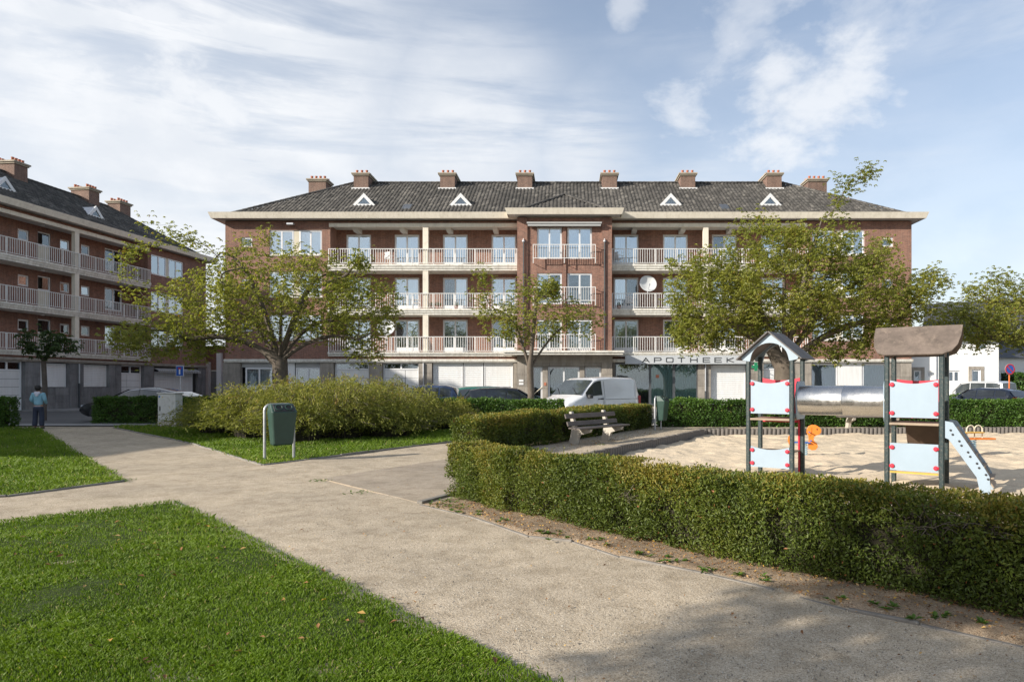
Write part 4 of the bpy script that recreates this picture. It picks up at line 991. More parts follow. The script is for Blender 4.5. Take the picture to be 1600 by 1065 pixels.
def grass(name, polys, dens_fn, ymin, ymax, label, seed=1, xr=(-40, 8)):
    rng = np.random.default_rng(seed); allV, allF, allR = [], [], []; off = 0
    for poly in polys:
        x = [p[0] for p in poly]; y = [p[1] for p in poly]
        y0, y1 = max(ymin, min(y)), min(ymax, max(y)); nb_ = 14
        for k in range(nb_):
            ya = y0 + (y1 - y0) * k / nb_; yb_ = y0 + (y1 - y0) * (k + 1) / nb_; ym = (ya + yb_) / 2
            xa = max(min(x), -.90 * yb_ - 1.5); xb = min(max(x), .72 * yb_ + 1)
            if xb <= xa: continue
            d, size = dens_fn(max(ym, 2.5)); n = int((xb - xa) * (yb_ - ya) * d)
            px = rng.uniform(xa, xb, n); py = rng.uniform(ya, yb_, n); jj = .014 + .03 * vnoise(np.stack([px, py, px * 0], 1), 1.4); ok = inpoly(px + rng.normal(0, 1, n) * jj, py + rng.normal(0, 1, n) * jj, poly); px = px[ok]; py = py[ok]; n = len(px)
            if not n: continue
            P = np.stack([px, py, np.full(n, .01)], 1)
            clump = vnoise(P, 2.2) ; fine = vnoise(P + 9, 9.0)
            h = size * (.55 + .7 * clump + .5 * rng.random(n)) * (.7 + .6 * fine); an = rng.uniform(0, 2 * pi, n); lean = h * rng.uniform(.1, .9, n) * (.6 + clump)
            dx = np.cos(an); dy = np.sin(an); w = size * .085 * (1 + rng.random(n)); wa = rng.uniform(0, pi, n)
            V = np.empty((n, 4, 3)); wx = np.cos(wa) * w; wy = np.sin(wa) * w
            V[:, 0] = P - np.stack([wx, wy, np.zeros(n)], 1); V[:, 1] = P + np.stack([wx, wy, np.zeros(n)], 1)
            m = P + np.stack([dx * lean * .35, dy * lean * .35, h * .62], 1)
            V[:, 2] = m + np.stack([wx, wy, np.zeros(n)], 1) * .75; V[:, 3] = P + np.stack([dx * lean, dy * lean, h], 1)
            b = np.arange(n)[:, None] * 4 + off; allF.append(np.concatenate([b + np.array([[0, 1, 2]]), b + np.array([[0, 2, 3]])], 1).reshape(-1, 3)); allV.append(V.reshape(-1, 3)); off += 4 * n
            pt = vnoise(P + 40, .55); r = np.clip(.34 * pt + .26 * clump + .42 * rng.random(n) ** 1.3 - .04 + .35 * np.maximum(vnoise(P + 60, 1.6) - .68, 0), 0, .9); r[rng.random(n) < .03 + .10 * np.maximum(pt - .6, 0)] = 1.0
            allR.append(np.repeat(r, 2))
    o = mesh_np(name, np.concatenate(allV), np.concatenate(allF), 'grass', rnd=np.concatenate(allR)); tag(o, label, 'grass', kind='stuff'); return o
grass('grass', [lawnA], lambda y: (min(15000, 170000 / y ** 2), .017 + .0017 * y), 2.6, 9.6, 'short green grass of the near lawn', 2)
grass('grass', [lawnB], lambda y: (min(1400, 150000 / y ** 2), .020 + .0024 * y), 6, 26, 'short grass of the left lawn by the hedge', 3)
grass('grass', [lawnC], lambda y: (min(1200, 160000 / y ** 2), .020 + .0024 * y), 12, 26.2, 'short grass around the arching shrub', 4)

# worn concrete slab at the playground entrance
slab = [G(503, 748), G(656, 786), (-1.25, 9.9), (-.9, 12), G(706, 716)]
q = MB(); q.add([(x, y, .009) for x, y in slab] + [(x, y, -.05) for x, y in slab], [(0, 1, 2, 3, 4)] + [(i, i + 5, (i + 1) % 5 + 5, (i + 1) % 5) for i in range(5)]); o = q.build('slab', 'worn_concrete'); o['kind'] = 'structure'
kerb_line([G(655, 787), G(700, 775)], mat='edging', h=.035, w=.09)
kerbpts = [G(655, 788), G(733, 806), G(827, 838), G(895, 845), G(969, 869), G(1098, 895), G(1210, 921), G(1324, 951), G(1437, 973), G(1600, 1009), (5.4, 2.4)]
kerb_line(kerbpts, mat='kerb_grey', h=.004, w=.045)
strip = [(x - .0, y) for x, y in kerbpts] + [(6.4, 2.6), (3.6, 5.3), (2.2, 6.3), (1.0, 7.7), (-.6, 9.4), (-1.3, 10.1)]
q = MB(); q.add([(x, y, .0) for x, y in strip], [tuple(range(len(strip)))]); 
grid_sheet('soil_bed', -2.5, 6.5, 2.3, 10.4, .05, 'soil', .014, .018, 3.5, strip)

# ------------------------------------------------------------------ hedges
def hedge(name, label, line, width, height, dens, leaf, mat='yew_leaf', seed=1, group=None, z_wob=.03, wob=.05, core=.16, gaps=(), cat='hedge', gold=0.0):
    rng = np.random.default_rng(seed); line = [np.array(p, float) for p in line]
    root = thing(name, label, cat, (line[0][0], line[0][1], 0), 0, group)
    base = np.array([line[0][0], line[0][1], 0.0])
    L = [np.linalg.norm(b - a) for a, b in zip(line[:-1], line[1:])]; tot = sum(L); cum = np.concatenate([[0], np.cumsum(L)])
    LN = np.array(line)
    def at(s):
        x = np.interp(s, cum, LN[:, 0]); y = np.interp(s, cum, LN[:, 1]); e = .3
        x2 = np.interp(np.minimum(s + e, tot), cum, LN[:, 0]); y2 = np.interp(np.minimum(s + e, tot), cum, LN[:, 1]); x1 = np.interp(np.maximum(s - e, 0), cum, LN[:, 0]); y1 = np.interp(np.maximum(s - e, 0), cum, LN[:, 1])
        t = norm(np.stack([x2 - x1, y2 - y1], 1)); return np.stack([x, y], 1), t
    def surf(s, u, face):
        """face 0 right side, 1 left side, 2 top, 3 start end, 4 far end; u in 0..1"""
        c, t = at(s); n = np.stack([t[:, 1], -t[:, 0]], 1)
        P = np.zeros((len(s), 3)); N = np.zeros((len(s), 3))
        for f, sg in ((0, 1), (1, -1)):
            k = face == f; bulge = .03 * np.sin(u[k] * pi) - .02
            P[k, :2] = c[k] + n[k] * (sg * (width / 2 + bulge))[:, None]; P[k, 2] = .02 + u[k] * (height - .02); N[k, :2] = sg * n[k]; N[k, 2] = .15
        k = face == 2; P[k, :2] = c[k] + n[k] * ((u[k] - .5) * width)[:, None]; P[k, 2] = height; N[k, 2] = 1
        for f, sg in ((3, -1), (4, 1)):
            k = face == f; w = rng.uniform(-.5, .5, k.sum()); P[k, :2] = c[k] + n[k] * (w * width)[:, None] + t[k] * (sg * .03); P[k, 2] = u[k] * height; N[k, :2] = sg * t[k]
        return P, N
    def disp(P, N):
        d = (vnoise(P, 1.1) - .5) * wob * 1.6 + (vnoise(P + 5, 5.0) - .5) * wob * 1.4
        return P + norm(N) * d[:, None] + np.array([0, 0, 1.0]) * ((vnoise(P * np.array([1, 1, .1]) + 2, .8) - .5) * z_wob * 2)[:, None] * (P[:, 2:3] / height)
    areas = [tot * height, tot * height, tot * width, width * height, width * height]
    V, Fc, R = [], [], []; off = 0
    for f, A in enumerate(areas):
        n = int(A * dens)
        if f in (3, 4): s = np.full(n, 0.0 if f == 3 else tot)
        else: s = rng.uniform(0, tot, n)
        u = rng.random(n); P, N = surf(s, u, np.full(n, f)); P = disp(P, N)
        dep = rng.random(n) ** 1.2 * .17 - .018; P -= norm(N) * dep[:, None]
        # thin, leafless places
        hole = vnoise(P * np.array([1.0, 1.0, 1.3]) + 31, 3.2); keep = ~((hole > .66) & (dep < .10 * (hole - .60) / .25)); 
        for (gx_, gy_, gz_, gr_) in gaps: keep &= ~((np.linalg.norm(P - np.array([gx_, gy_, gz_]), axis=1) < gr_ * (.6 + .8 * vnoise(P + 3, 7))) & (rng.random(n) < .80) & (dep < .09))
        P, N = P[keep], N[keep]; n = len(P)
        D = norm(N) * .5 + rng.normal(0, .75, (n, 3)) + np.array([0, 0, .28]); Nn = norm(N) * .8 + rng.normal(0, .7, (n, 3))
        ln = leaf * rng.uniform(.6, 1.35, n); v, fc = leaves(P - base, D, Nn, ln, ln * rng.uniform(.32, .5, n)); V.append(v); Fc.append(fc + off); off += len(v)
        young = vnoise(P + 11, 1.7) ; topb = (P[:, 2] / height) ** 3 * gold
        r = np.clip(.13 + .48 * rng.random(n) + .65 * (young - .45) + topb * rng.random(n), 0, .93); r[rng.random(n) < .006] = 1; R.append(np.repeat(r, 2))
    # inner mass, coloured near-black for shade: a lumpy body set inside the leaves
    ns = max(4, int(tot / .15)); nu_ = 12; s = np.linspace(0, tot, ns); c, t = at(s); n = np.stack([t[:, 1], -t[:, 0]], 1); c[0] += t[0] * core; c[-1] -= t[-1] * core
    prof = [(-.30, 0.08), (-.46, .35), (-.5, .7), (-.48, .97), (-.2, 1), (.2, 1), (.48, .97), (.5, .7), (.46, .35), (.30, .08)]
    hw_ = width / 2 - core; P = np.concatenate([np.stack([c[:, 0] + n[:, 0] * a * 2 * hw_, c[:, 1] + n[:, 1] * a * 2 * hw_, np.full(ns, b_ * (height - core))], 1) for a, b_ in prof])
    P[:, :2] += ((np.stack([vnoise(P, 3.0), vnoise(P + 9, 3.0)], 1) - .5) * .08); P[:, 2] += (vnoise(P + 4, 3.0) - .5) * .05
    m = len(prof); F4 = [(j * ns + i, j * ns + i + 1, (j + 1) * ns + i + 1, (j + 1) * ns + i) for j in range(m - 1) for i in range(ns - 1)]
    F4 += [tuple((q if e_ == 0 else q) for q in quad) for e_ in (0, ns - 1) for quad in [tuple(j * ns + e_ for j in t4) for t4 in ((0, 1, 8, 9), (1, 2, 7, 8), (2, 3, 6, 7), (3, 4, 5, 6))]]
    core_o = mesh_np('shaded_core', P - base, np.array(F4), 'hedge_core', root)
    st = MB(); k = int(tot / .4)
    for i in range(k + 1):
        cc, tt = at(np.array([min(tot, i * .4 + random.uniform(-.08, .08))])); x, y = cc[0] - base[:2]
        st.tube([(x, y, -.05), (x + random.uniform(-.04, .04), y + random.uniform(-.04, .04), .3)], .018, 5, r2=.01)
    st.build('stem', 'dark_bark', root)
    if gaps or dens > 5000:
        tw = MB(); rn = random.Random(seed)
        for (gx_, gy_, gz_, gr_) in gaps:
            for k in range(int(240 * gr_)):
                p = Vector((gx_ + rn.gauss(0, gr_ * .55), gy_ + rn.gauss(0, gr_ * .55), gz_ + rn.gauss(0, gr_ * .5))); d = Vector((rn.gauss(0, .6), rn.gauss(0, .6), rn.uniform(-.2, .9))).normalized() * rn.uniform(.05, .16); m_ = p + d * .5 + Vector((rn.gauss(0, .01), rn.gauss(0, .01), .01))
                tw.tube([tuple(q - Vector(base)) for q in (p, m_, p + d)], .0028, 3, cap=False)
        for k in range(60):
            c_, t_ = at(np.array([rn.uniform(.1, tot - .1)])); n_ = Vector((t_[0][1], -t_[0][0], 0)); p = Vector((c_[0][0], c_[0][1], 0)) + n_ * rn.uniform(-.4, .48) * width + Vector((0, 0, height - .04)); d = Vector((rn.gauss(0, .03), rn.gauss(0, .03), rn.uniform(.05, .12)))
            tw.tube([tuple(p - Vector(base)), tuple(p + d - Vector(base))], .002, 3, cap=False)
            for q_ in range(5):
                f_ = .35 + .16 * q_; P = np.array([p + d * f_]); V.append(leaves(P - base, np.array([[rn.gauss(0, 1), rn.gauss(0, 1), .7]]), np.array([[rn.gauss(0, 1), rn.gauss(0, 1), 1.0]]), .03, .012)[0]); Fc.append(np.array([[0, 1, 2], [0, 2, 3]]) + off); off += 4; R.append(np.array([.8, .8]))
        tw.build('twigs', 'bark', root, fix=False)['kind'] = 'stuff'
    o = mesh_np('foliage', np.concatenate(V), np.concatenate(Fc), mat, root, np.concatenate(R)); o['kind'] = 'stuff'
    return root
mat_plain('hedge_core', (.030, .026, .014), .95, var=.4, vscale=6, bump=1.0, bscale=45)  # near-black so the inside of the plants reads as deep shade
# front hedge: centre line 0.27 m behind its photographed front edge
fe = [(-1.72, 9.75), (-1.02, 8.80), (-.10, 7.85), (.89, 6.75), (1.62, 5.98), (2.42, 5.28), (3.14, 4.60), (4.6, 3.15)]
fc = []
for i, p in enumerate(fe):
    a = Vector(fe[max(i - 1, 0)]); b = Vector(fe[min(i + 1, len(fe) - 1)]); t = (b - a).normalized(); fc.append((p[0] - t.y * .27, p[1] + t.x * .27))
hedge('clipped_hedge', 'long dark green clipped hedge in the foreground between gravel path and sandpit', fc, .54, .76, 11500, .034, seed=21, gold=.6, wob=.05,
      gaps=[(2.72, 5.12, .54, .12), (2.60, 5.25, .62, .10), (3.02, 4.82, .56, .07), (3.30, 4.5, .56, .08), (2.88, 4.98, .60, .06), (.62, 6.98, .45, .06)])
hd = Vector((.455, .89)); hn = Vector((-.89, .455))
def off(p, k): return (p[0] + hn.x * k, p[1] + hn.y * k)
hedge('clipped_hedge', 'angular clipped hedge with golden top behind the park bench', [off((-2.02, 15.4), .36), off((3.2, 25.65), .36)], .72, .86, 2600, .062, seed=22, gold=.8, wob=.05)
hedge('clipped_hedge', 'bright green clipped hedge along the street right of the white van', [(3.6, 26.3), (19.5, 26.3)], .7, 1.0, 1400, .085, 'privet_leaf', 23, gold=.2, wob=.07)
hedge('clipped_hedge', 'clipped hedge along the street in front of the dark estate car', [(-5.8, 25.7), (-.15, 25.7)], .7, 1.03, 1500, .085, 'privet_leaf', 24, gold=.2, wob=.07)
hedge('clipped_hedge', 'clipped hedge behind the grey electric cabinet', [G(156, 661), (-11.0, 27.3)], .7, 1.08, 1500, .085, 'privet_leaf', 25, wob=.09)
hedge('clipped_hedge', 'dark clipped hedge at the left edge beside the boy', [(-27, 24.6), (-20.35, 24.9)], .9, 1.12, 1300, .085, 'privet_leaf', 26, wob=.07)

# ------------------------------------------------------------------ sandpit
pit = [(.35, 15.3), (4.75, 23.75), (21, 25.2), (21, 2), (9.2, 2), (6.6, 6.7), (5.24, 8.15), (2.75, 11.3), (.1, 14.0)]
gp = grid_sheet('sand', -.4, 21.4, 1, 26, .09, 'sand', -.15, .09, 2.6, [(-.3, 15.2), (4.4, 24.4), (21, 26), (21, 1.7), (8.9, 1.4), (6.2, 6.2), (4.8, 7.7), (2.3, 11.0), (-.4, 14.0)]); 
# palisade of half-round posts
pal_ = bpy.data.objects.new('sandpit_palisade', None); link(pal_); pal_['kind'] = 'structure'
mat_plain('old_timber', (.16, .145, .13), .85, var=.3, vscale=8, bump=.4, bscale=40)
def post_mesh():
    b = MB(); n = 8; r = .075; pts = [(r * cos(pi * 2 * k / n), r * .8 * sin(pi * 2 * k / n)) for k in range(n)]
    b.prism(pts, 'z', -.35, .07); return b.mesh('palisade_post', 'old_timber')
def palisade(a, b, z=0.0):
    a = Vector(a); b = Vector(b); L = (b - a).length; n = int(L / .155); ang = math.atan2(b.y - a.y, b.x - a.x)
    for i in range(n):
        p = a + (b - a) * ((i + .5) / n)
        inst('ppost', post_mesh, 'palisade_post', pal_, (p.x, p.y, z + random.uniform(-.015, .015)), (random.uniform(-.03, .03), random.uniform(-.03, .03), ang))
palisade((.35, 15.3), (4.75, 23.75)); palisade((4.75, 23.85), (18.5, 25.0))
# timber border at the front: three boards
tb = bpy.data.objects.new('sandpit_border', None); link(tb); tb['kind'] = 'structure'
mat_plain('grey_timber', (.23, .205, .18), .85, var=.25, vscale=5, bump=.4, bscale=50)
a = Vector((2.30, 11.78)); b = Vector((5.42, 8.02))
for i in range(2):
    p = a + (b - a) * (i / 2); L = (b - a).length / 2; ang = math.atan2(b.y - a.y, b.x - a.x)
    MB().cbox(0, L - .015, -.06, .06, -.3, .15, .012).build('board', 'grey_timber', tb, loc=(p.x, p.y, random.uniform(-.01, .01)), rot=(0, 0, ang))
# ------------------------------------------------------------------ trees by space colonisation
def grow_tree(trunk, targets, step=.28, di=2.2, dk=.45, iters=90, seed=0, grav=0.0, jitter=.12):
    """trunk: list of polylines [(pts...)], each starting on an existing node index or None; targets (n,3)"""
    rng = np.random.default_rng(seed); nodes = []; parent = []
    for start, pts in trunk:
        prev = start
        for p in pts:
            nodes.append(np.array(p, float)); parent.append(prev if prev is not None else -1); prev = len(nodes) - 1
    nodes = list(nodes); T = targets.copy(); alive = np.ones(len(T), bool)
    N = np.array(nodes); dist = np.linalg.norm(T[:, None] - N[None], axis=2); near = dist.argmin(1); nd = dist.min(1)
    for it in range(iters):
        act = alive & (nd < di)
        if not act.any(): 
            if not alive.any(): break
            act = alive & (nd < nd[alive].min() * 1.3)
        idx = near[act]; dirs = norm(T[act] - np.array(nodes)[idx]); acc = {}
        for i, d in zip(idx, dirs): acc.setdefault(i, []).append(d)
        newp = []; par = []
        for i, ds in acc.items():
            d = np.sum(ds, 0); d = d / (np.linalg.norm(d) + 1e-6) + rng.normal(0, jitter, 3) + np.array([0, 0, grav]); d /= np.linalg.norm(d) + 1e-9
            newp.append(nodes[i] + d * step); par.append(i)
        b = len(nodes); nodes.extend(newp); parent.extend(par); NP = np.array(newp)
        dd = np.linalg.norm(T[:, None] - NP[None], axis=2); k = dd.argmin(1); m = dd.min(1); up = m < nd; nd[up] = m[up]; near[up] = b + k[up]
        alive &= nd > dk
        if len(nodes) > 12000: break
    return np.array(nodes), np.array(parent)
def tree_mesh(nodes, parent, root, rtip, rtrunk, mat, expo=2.0, off=(0, 0, 0), name='trunk'):
    n = len(nodes); s = np.zeros(n); kids = [[] for _ in range(n)]
    for i, p in enumerate(parent):
        if p >= 0: kids[p].append(i)
    order = list(range(n))
    s = np.full(n, 0.0)
    for i in reversed(order):
        if not kids[i]: s[i] = rtip ** expo
        if parent[i] >= 0: s[parent[i]] += s[i]
    r = s ** (1 / expo); k = rtrunk / r[0]
    r = np.where(r > rtip * 2, rtip * 2 + (r - rtip * 2) * ((rtrunk - rtip * 2) / max(1e-6, (r[0] - rtip * 2))), r)
    lim = .35 * rtrunk; r = np.where(np.arange(n) > 3, np.minimum(r, rtrunk * (np.maximum(r, 1e-6) / rtrunk) ** 1.25 * 1.05 + rtip), r)
    b = MB(); nodes_ = nodes - np.array(off)
    # chains
    done = set(); starts = [(0, -1)]; 
    while starts:
        i, p = starts.pop(); chain = []; rad = []
        if p >= 0: chain.append(nodes_[p]); rad.append(min(r[p], r[i] * 1.15))
        j = i
        while True:
            chain.append(nodes_[j]); rad.append(r[j]); ks = sorted(kids[j], key=lambda q: -r[q])
            if not ks: break
            for q in ks[1:]: starts.append((q, j))
            j = ks[0]
        if len(chain) < 2: continue
        R = max(rad)
        if R > .06: 
            c2, r2 = [], []
            for a, (p0, p1) in enumerate(zip(chain[:-1], chain[1:])):
                c2 += [p0, (p0 + p1) / 2]; r2 += [rad[a], (rad[a] + rad[a + 1]) / 2]
            c2.append(chain[-1]); r2.append(rad[-1]); rn = random.Random(i)
            c3 = [np.array(q) + (np.array([rn.uniform(-1, 1), rn.uniform(-1, 1), 0]) * .04 * r2[a] if 0 < a < len(c2) - 1 else 0) for a, q in enumerate(c2)]
            chain, rad = c3, r2
        b.tube([tuple(c) for c in chain], list(rad), 10 if R > .12 else (6 if R > .03 else 4), cap=False)
    o = b.build(name, mat, root, smooth=True, fix=False); return o, r, kids
def rosettes(nodes, parent, kids, r, rmax, per, ln, seed, mat, root, off, extra=1, droop=.8, name='crown', spread=.10, thin=1.0, wfac=.36):
    rng = np.random.default_rng(seed); sel = np.where(r < rmax)[0]
    if thin < 1: sel = sel[rng.random(len(sel)) < thin]
    P = []; A = []
    for e in range(extra):
        base = nodes[sel]; pr = nodes[np.maximum(parent[sel], 0)]; t = rng.random(len(sel))[:, None]
        P.append(base * (1 - t) + pr * t + rng.normal(0, spread, (len(sel), 3))); A.append(norm(base - pr))
    P = np.concatenate(P); A = np.concatenate(A); m = len(P)
    k = per; Pn = np.repeat(P, k, 0); An = np.repeat(A, k, 0); ang = np.tile(np.arange(k) * 2 * pi / k, m) + np.repeat(rng.uniform(0, 6.3, m), k) + rng.normal(0, .3, m * k)
    D = np.stack([np.cos(ang), np.sin(ang), -droop * rng.uniform(.4, 1.5, m * k)], 1) + An * .35
    L = ln * rng.uniform(.6, 1.25, m * k); V, Fc = leaves(Pn - np.array(off), D, np.array([0, 0, 1.0]) + rng.normal(0, .35, (m * k, 3)), L, L * wfac * rng.uniform(.8, 1.2, m * k), fold=.22)
    # whole sprays share a tone
    tone = np.repeat(np.clip(.40 * rng.random(m) + .35 * vnoise(P, .9) + .04, 0, 1), k); rr = np.clip(tone + rng.normal(0, .13, m * k), 0, .95); rr[rng.random(m * k) < .012] = 1
    o = mesh_np(name, V, Fc, mat, root, np.repeat(rr, 2)); return o
def ell(rng, n, c, r, zmin=None, shell=0.0):
    P = norm(rng.normal(0, 1, (n, 3))) * (rng.uniform(shell, 1, n) ** (1 / 2.4))[:, None] * np.array(r) + np.array(c)
    return P
def arc(p0, p1, sag, n):
    """limb that rises then arches over"""
    p0 = np.array(p0, float); p1 = np.array(p1, float); return [tuple(p0 + (p1 - p0) * t + np.array([0, 0, sag * math.sin(pi * t) ** .9])) for t in np.linspace(0, 1, n)[1:]]
def px3(px, py, Y): return (LX(px, Y), Y, LZ(py, Y))
def cherry(label, base, rt, fork, clouds, limbs, seed, ln=.15, group='cherry trees along the street', per=6, extra=6, mat='cherry_leaf', bark='bark', step=.20, rmax=.020, dk=.25, thin=1.0, name='cherry_tree', rtip=.005, spread=.12):
    rng = np.random.default_rng(seed); root = thing(name, label, 'tree', (base[0], base[1], 0), 0, group)
    trunk = [(None, [(base[0], base[1], -.1), (base[0], base[1], .5), (base[0] + .05, base[1], 1.2), fork])]
    for l in limbs: trunk.append((3, l))
    T = np.concatenate([ell(rng, n, c, r, shell=sh_) for n, c, r, sh_ in clouds])
    nodes, par = grow_tree(trunk, T, step=step, seed=seed, dk=dk)
    o, r, kids = tree_mesh(nodes, par, root, rtip, rt, bark, off=(base[0], base[1], 0))
    rosettes(nodes, par, kids, r, rmax, per, ln, seed, mat, root, (base[0], base[1], 0), extra, thin=thin, spread=spread)
    print('tree', label, len(nodes)); return root

YT = 28.0
def C(n, px, py, rx, rz, dy=0.0, ry=None, sh_=.2): 
    """crown cloud centred at a photo position, radii in photo pixels at the row of trees"""
    k = YT / F; return (n, px3(px, py, YT + dy), (rx * k, (ry if ry else rx * k * .9) if ry else min(rx * k, 3.2), rz * k), sh_)
# left big cherry
b = px3(437, 660, YT)
fk = px3(437, 566, YT)
limbs = [arc(fk, px3(300, 530, YT - .6), .5, 6), arc(fk, px3(360, 480, YT + .8), .3, 6), arc(fk, px3(440, 470, YT - 1.2), .2, 6), arc(fk, px3(520, 500, YT + .5), .5, 6), arc(fk, px3(560, 530, YT - 1), .5, 7),
         arc(fk, px3(345, 395, YT - .4), 1.2, 10), arc(fk, px3(490, 440, YT + 1.4), .4, 7)]
cherry('broad cherry tree with low sweeping limbs above the feathery shrub', (b[0], b[1]), .31, fk,
       [C(330, 430, 470, 150, 70), C(220, 260, 530, 95, 34), C(130, 330, 480, 100, 60), C(230, 540, 480, 90, 62), C(60, 570, 545, 36, 26), C(34, 420, 400, 75, 30, sh_=.6), C(30, 510, 408, 70, 24, sh_=.5),
        C(14, 250, 372, 55, 26, sh_=.6), C(12, 205, 430, 35, 45, sh_=.5), C(30, 585, 450, 50, 22, sh_=.3), C(10, 395, 375, 30, 24, sh_=.5)], limbs, 5, ln=.12, extra=6, spread=.20)
# right big cherry
b = px3(1225, 660, YT); fk = px3(1225, 572, YT)
limbs = [arc(fk, px3(1120, 500, YT - .5), .4, 6), arc(fk, px3(1165, 450, YT + .6), .3, 7), arc(fk, px3(1225, 430, YT - .9), .2, 7), arc(fk, px3(1300, 500, YT - .4), .4, 6), arc(fk, px3(1340, 440, YT + .7), .5, 7),
         arc(fk, px3(1285, 340, YT - .3), .3, 10), arc(fk, px3(1400, 500, YT), .6, 8)]
cherry('dense cherry tree behind the small gabled play tower', (b[0], b[1]), .42, fk,
       [C(420, 1230, 450, 150, 80), C(300, 1340, 460, 100, 72), C(300, 1120, 480, 88, 66), C(90, 1090, 430, 65, 45), C(120, 1230, 385, 95, 40), C(60, 1340, 390, 60, 35), C(60, 1430, 470, 42, 42), C(50, 1440, 440, 50, 20, sh_=.5), C(100, 1085, 522, 46, 26), C(70, 1310, 545, 50, 20),
        C(9, 1318, 290, 26, 26, sh_=.3), C(10, 1350, 290, 32, 12, sh_=.4), C(6, 1362, 262, 20, 10, sh_=.3), C(10, 1180, 345, 40, 22, sh_=.5), C(60, 1380, 530, 40, 25)], limbs, 6, ln=.12, extra=9, spread=.20)
# slender centre cherry
YT = 29.0
b = px3(828, 660, YT); fk = px3(828, 577, YT)
limbs = [arc(fk, px3(800, 500, YT), .2, 6), arc(fk, px3(838, 470, YT - .5), .1, 6), arc(fk, px3(880, 510, YT + .3), .2, 6)]
cherry('slender young cherry tree standing in front of the entrance bay', (b[0], b[1]), .145, fk,
       [C(90, 840, 490, 62, 50), C(45, 905, 495, 48, 30), C(40, 785, 500, 45, 34), C(30, 850, 450, 60, 26), C(16, 757, 462, 28, 36, sh_=.4), C(10, 750, 425, 16, 22, sh_=.3)], limbs, 8, ln=.115, step=.2, extra=7, spread=.17)
# cherry at the right edge (trunk just outside the frame)
YT = 30.0
b = px3(1650, 660, YT); fk = px3(1650, 560, YT)
limbs = [arc(fk, px3(1560, 530, YT), .4, 6), arc(fk, px3(1600, 480, YT), .3, 6), arc(fk, px3(1720, 480, YT), .4, 6)]
cherry('cherry tree reaching in from the right edge in front of the white house', (b[0], b[1]), .3, fk,
       [C(260, 1590, 505, 85, 45), C(110, 1520, 510, 65, 34), C(120, 1570, 455, 60, 26, sh_=.4), C(60, 1490, 490, 40, 22), C(200, 1700, 490, 90, 65), C(12, 1550, 440, 50, 16, sh_=.5)], limbs, 9, ln=.12, extra=8, spread=.2)
# small street tree behind the boy
YT = 31.0
b = px3(69, 655, YT); fk = px3(68, 565, YT)
limbs = [arc(fk, px3(50, 545, YT), .1, 4), arc(fk, px3(90, 540, YT), .1, 4)]
cherry('small young tree with a thin trunk on the pavement behind the boy', (b[0], b[1]), .10, fk, [C(50, 55, 535, 34, 16), C(50, 95, 540, 34, 18), C(26, 70, 520, 34, 10)], limbs, 10, ln=.16, group=None, mat='dark_leaf', bark='dark_bark', name='street_tree', step=.2, dk=.3)
# trees beyond the frame on the sunny side behind the camera; their shade falls on the path
def shade_tree(label, base, h, cl, seed, rt=.22):
    rng = np.random.default_rng(seed)
    cherry(label, base, rt, (base[0] + .1, base[1], h), cl, [arc((base[0] + .1, base[1], h), (base[0] + 1.5, base[1] + .3, h + 1.4), .3, 5), arc((base[0] + .1, base[1], h), (base[0] - 1.3, base[1] - .4, h + 1.5), .3, 5)], seed, ln=.19, step=.3, dk=.4, extra=5, group=None)
shade_tree('cherry tree outside the frame whose shade falls on the path', (-8.9, -1.8), 2.6, [(620, (-8.0, -1.3, 5.7), (2.3, 1.6, 1.7), .1), (460, (-7.0, -.75, 5.3), (1.4, .9, 1.3), .1)], 31)

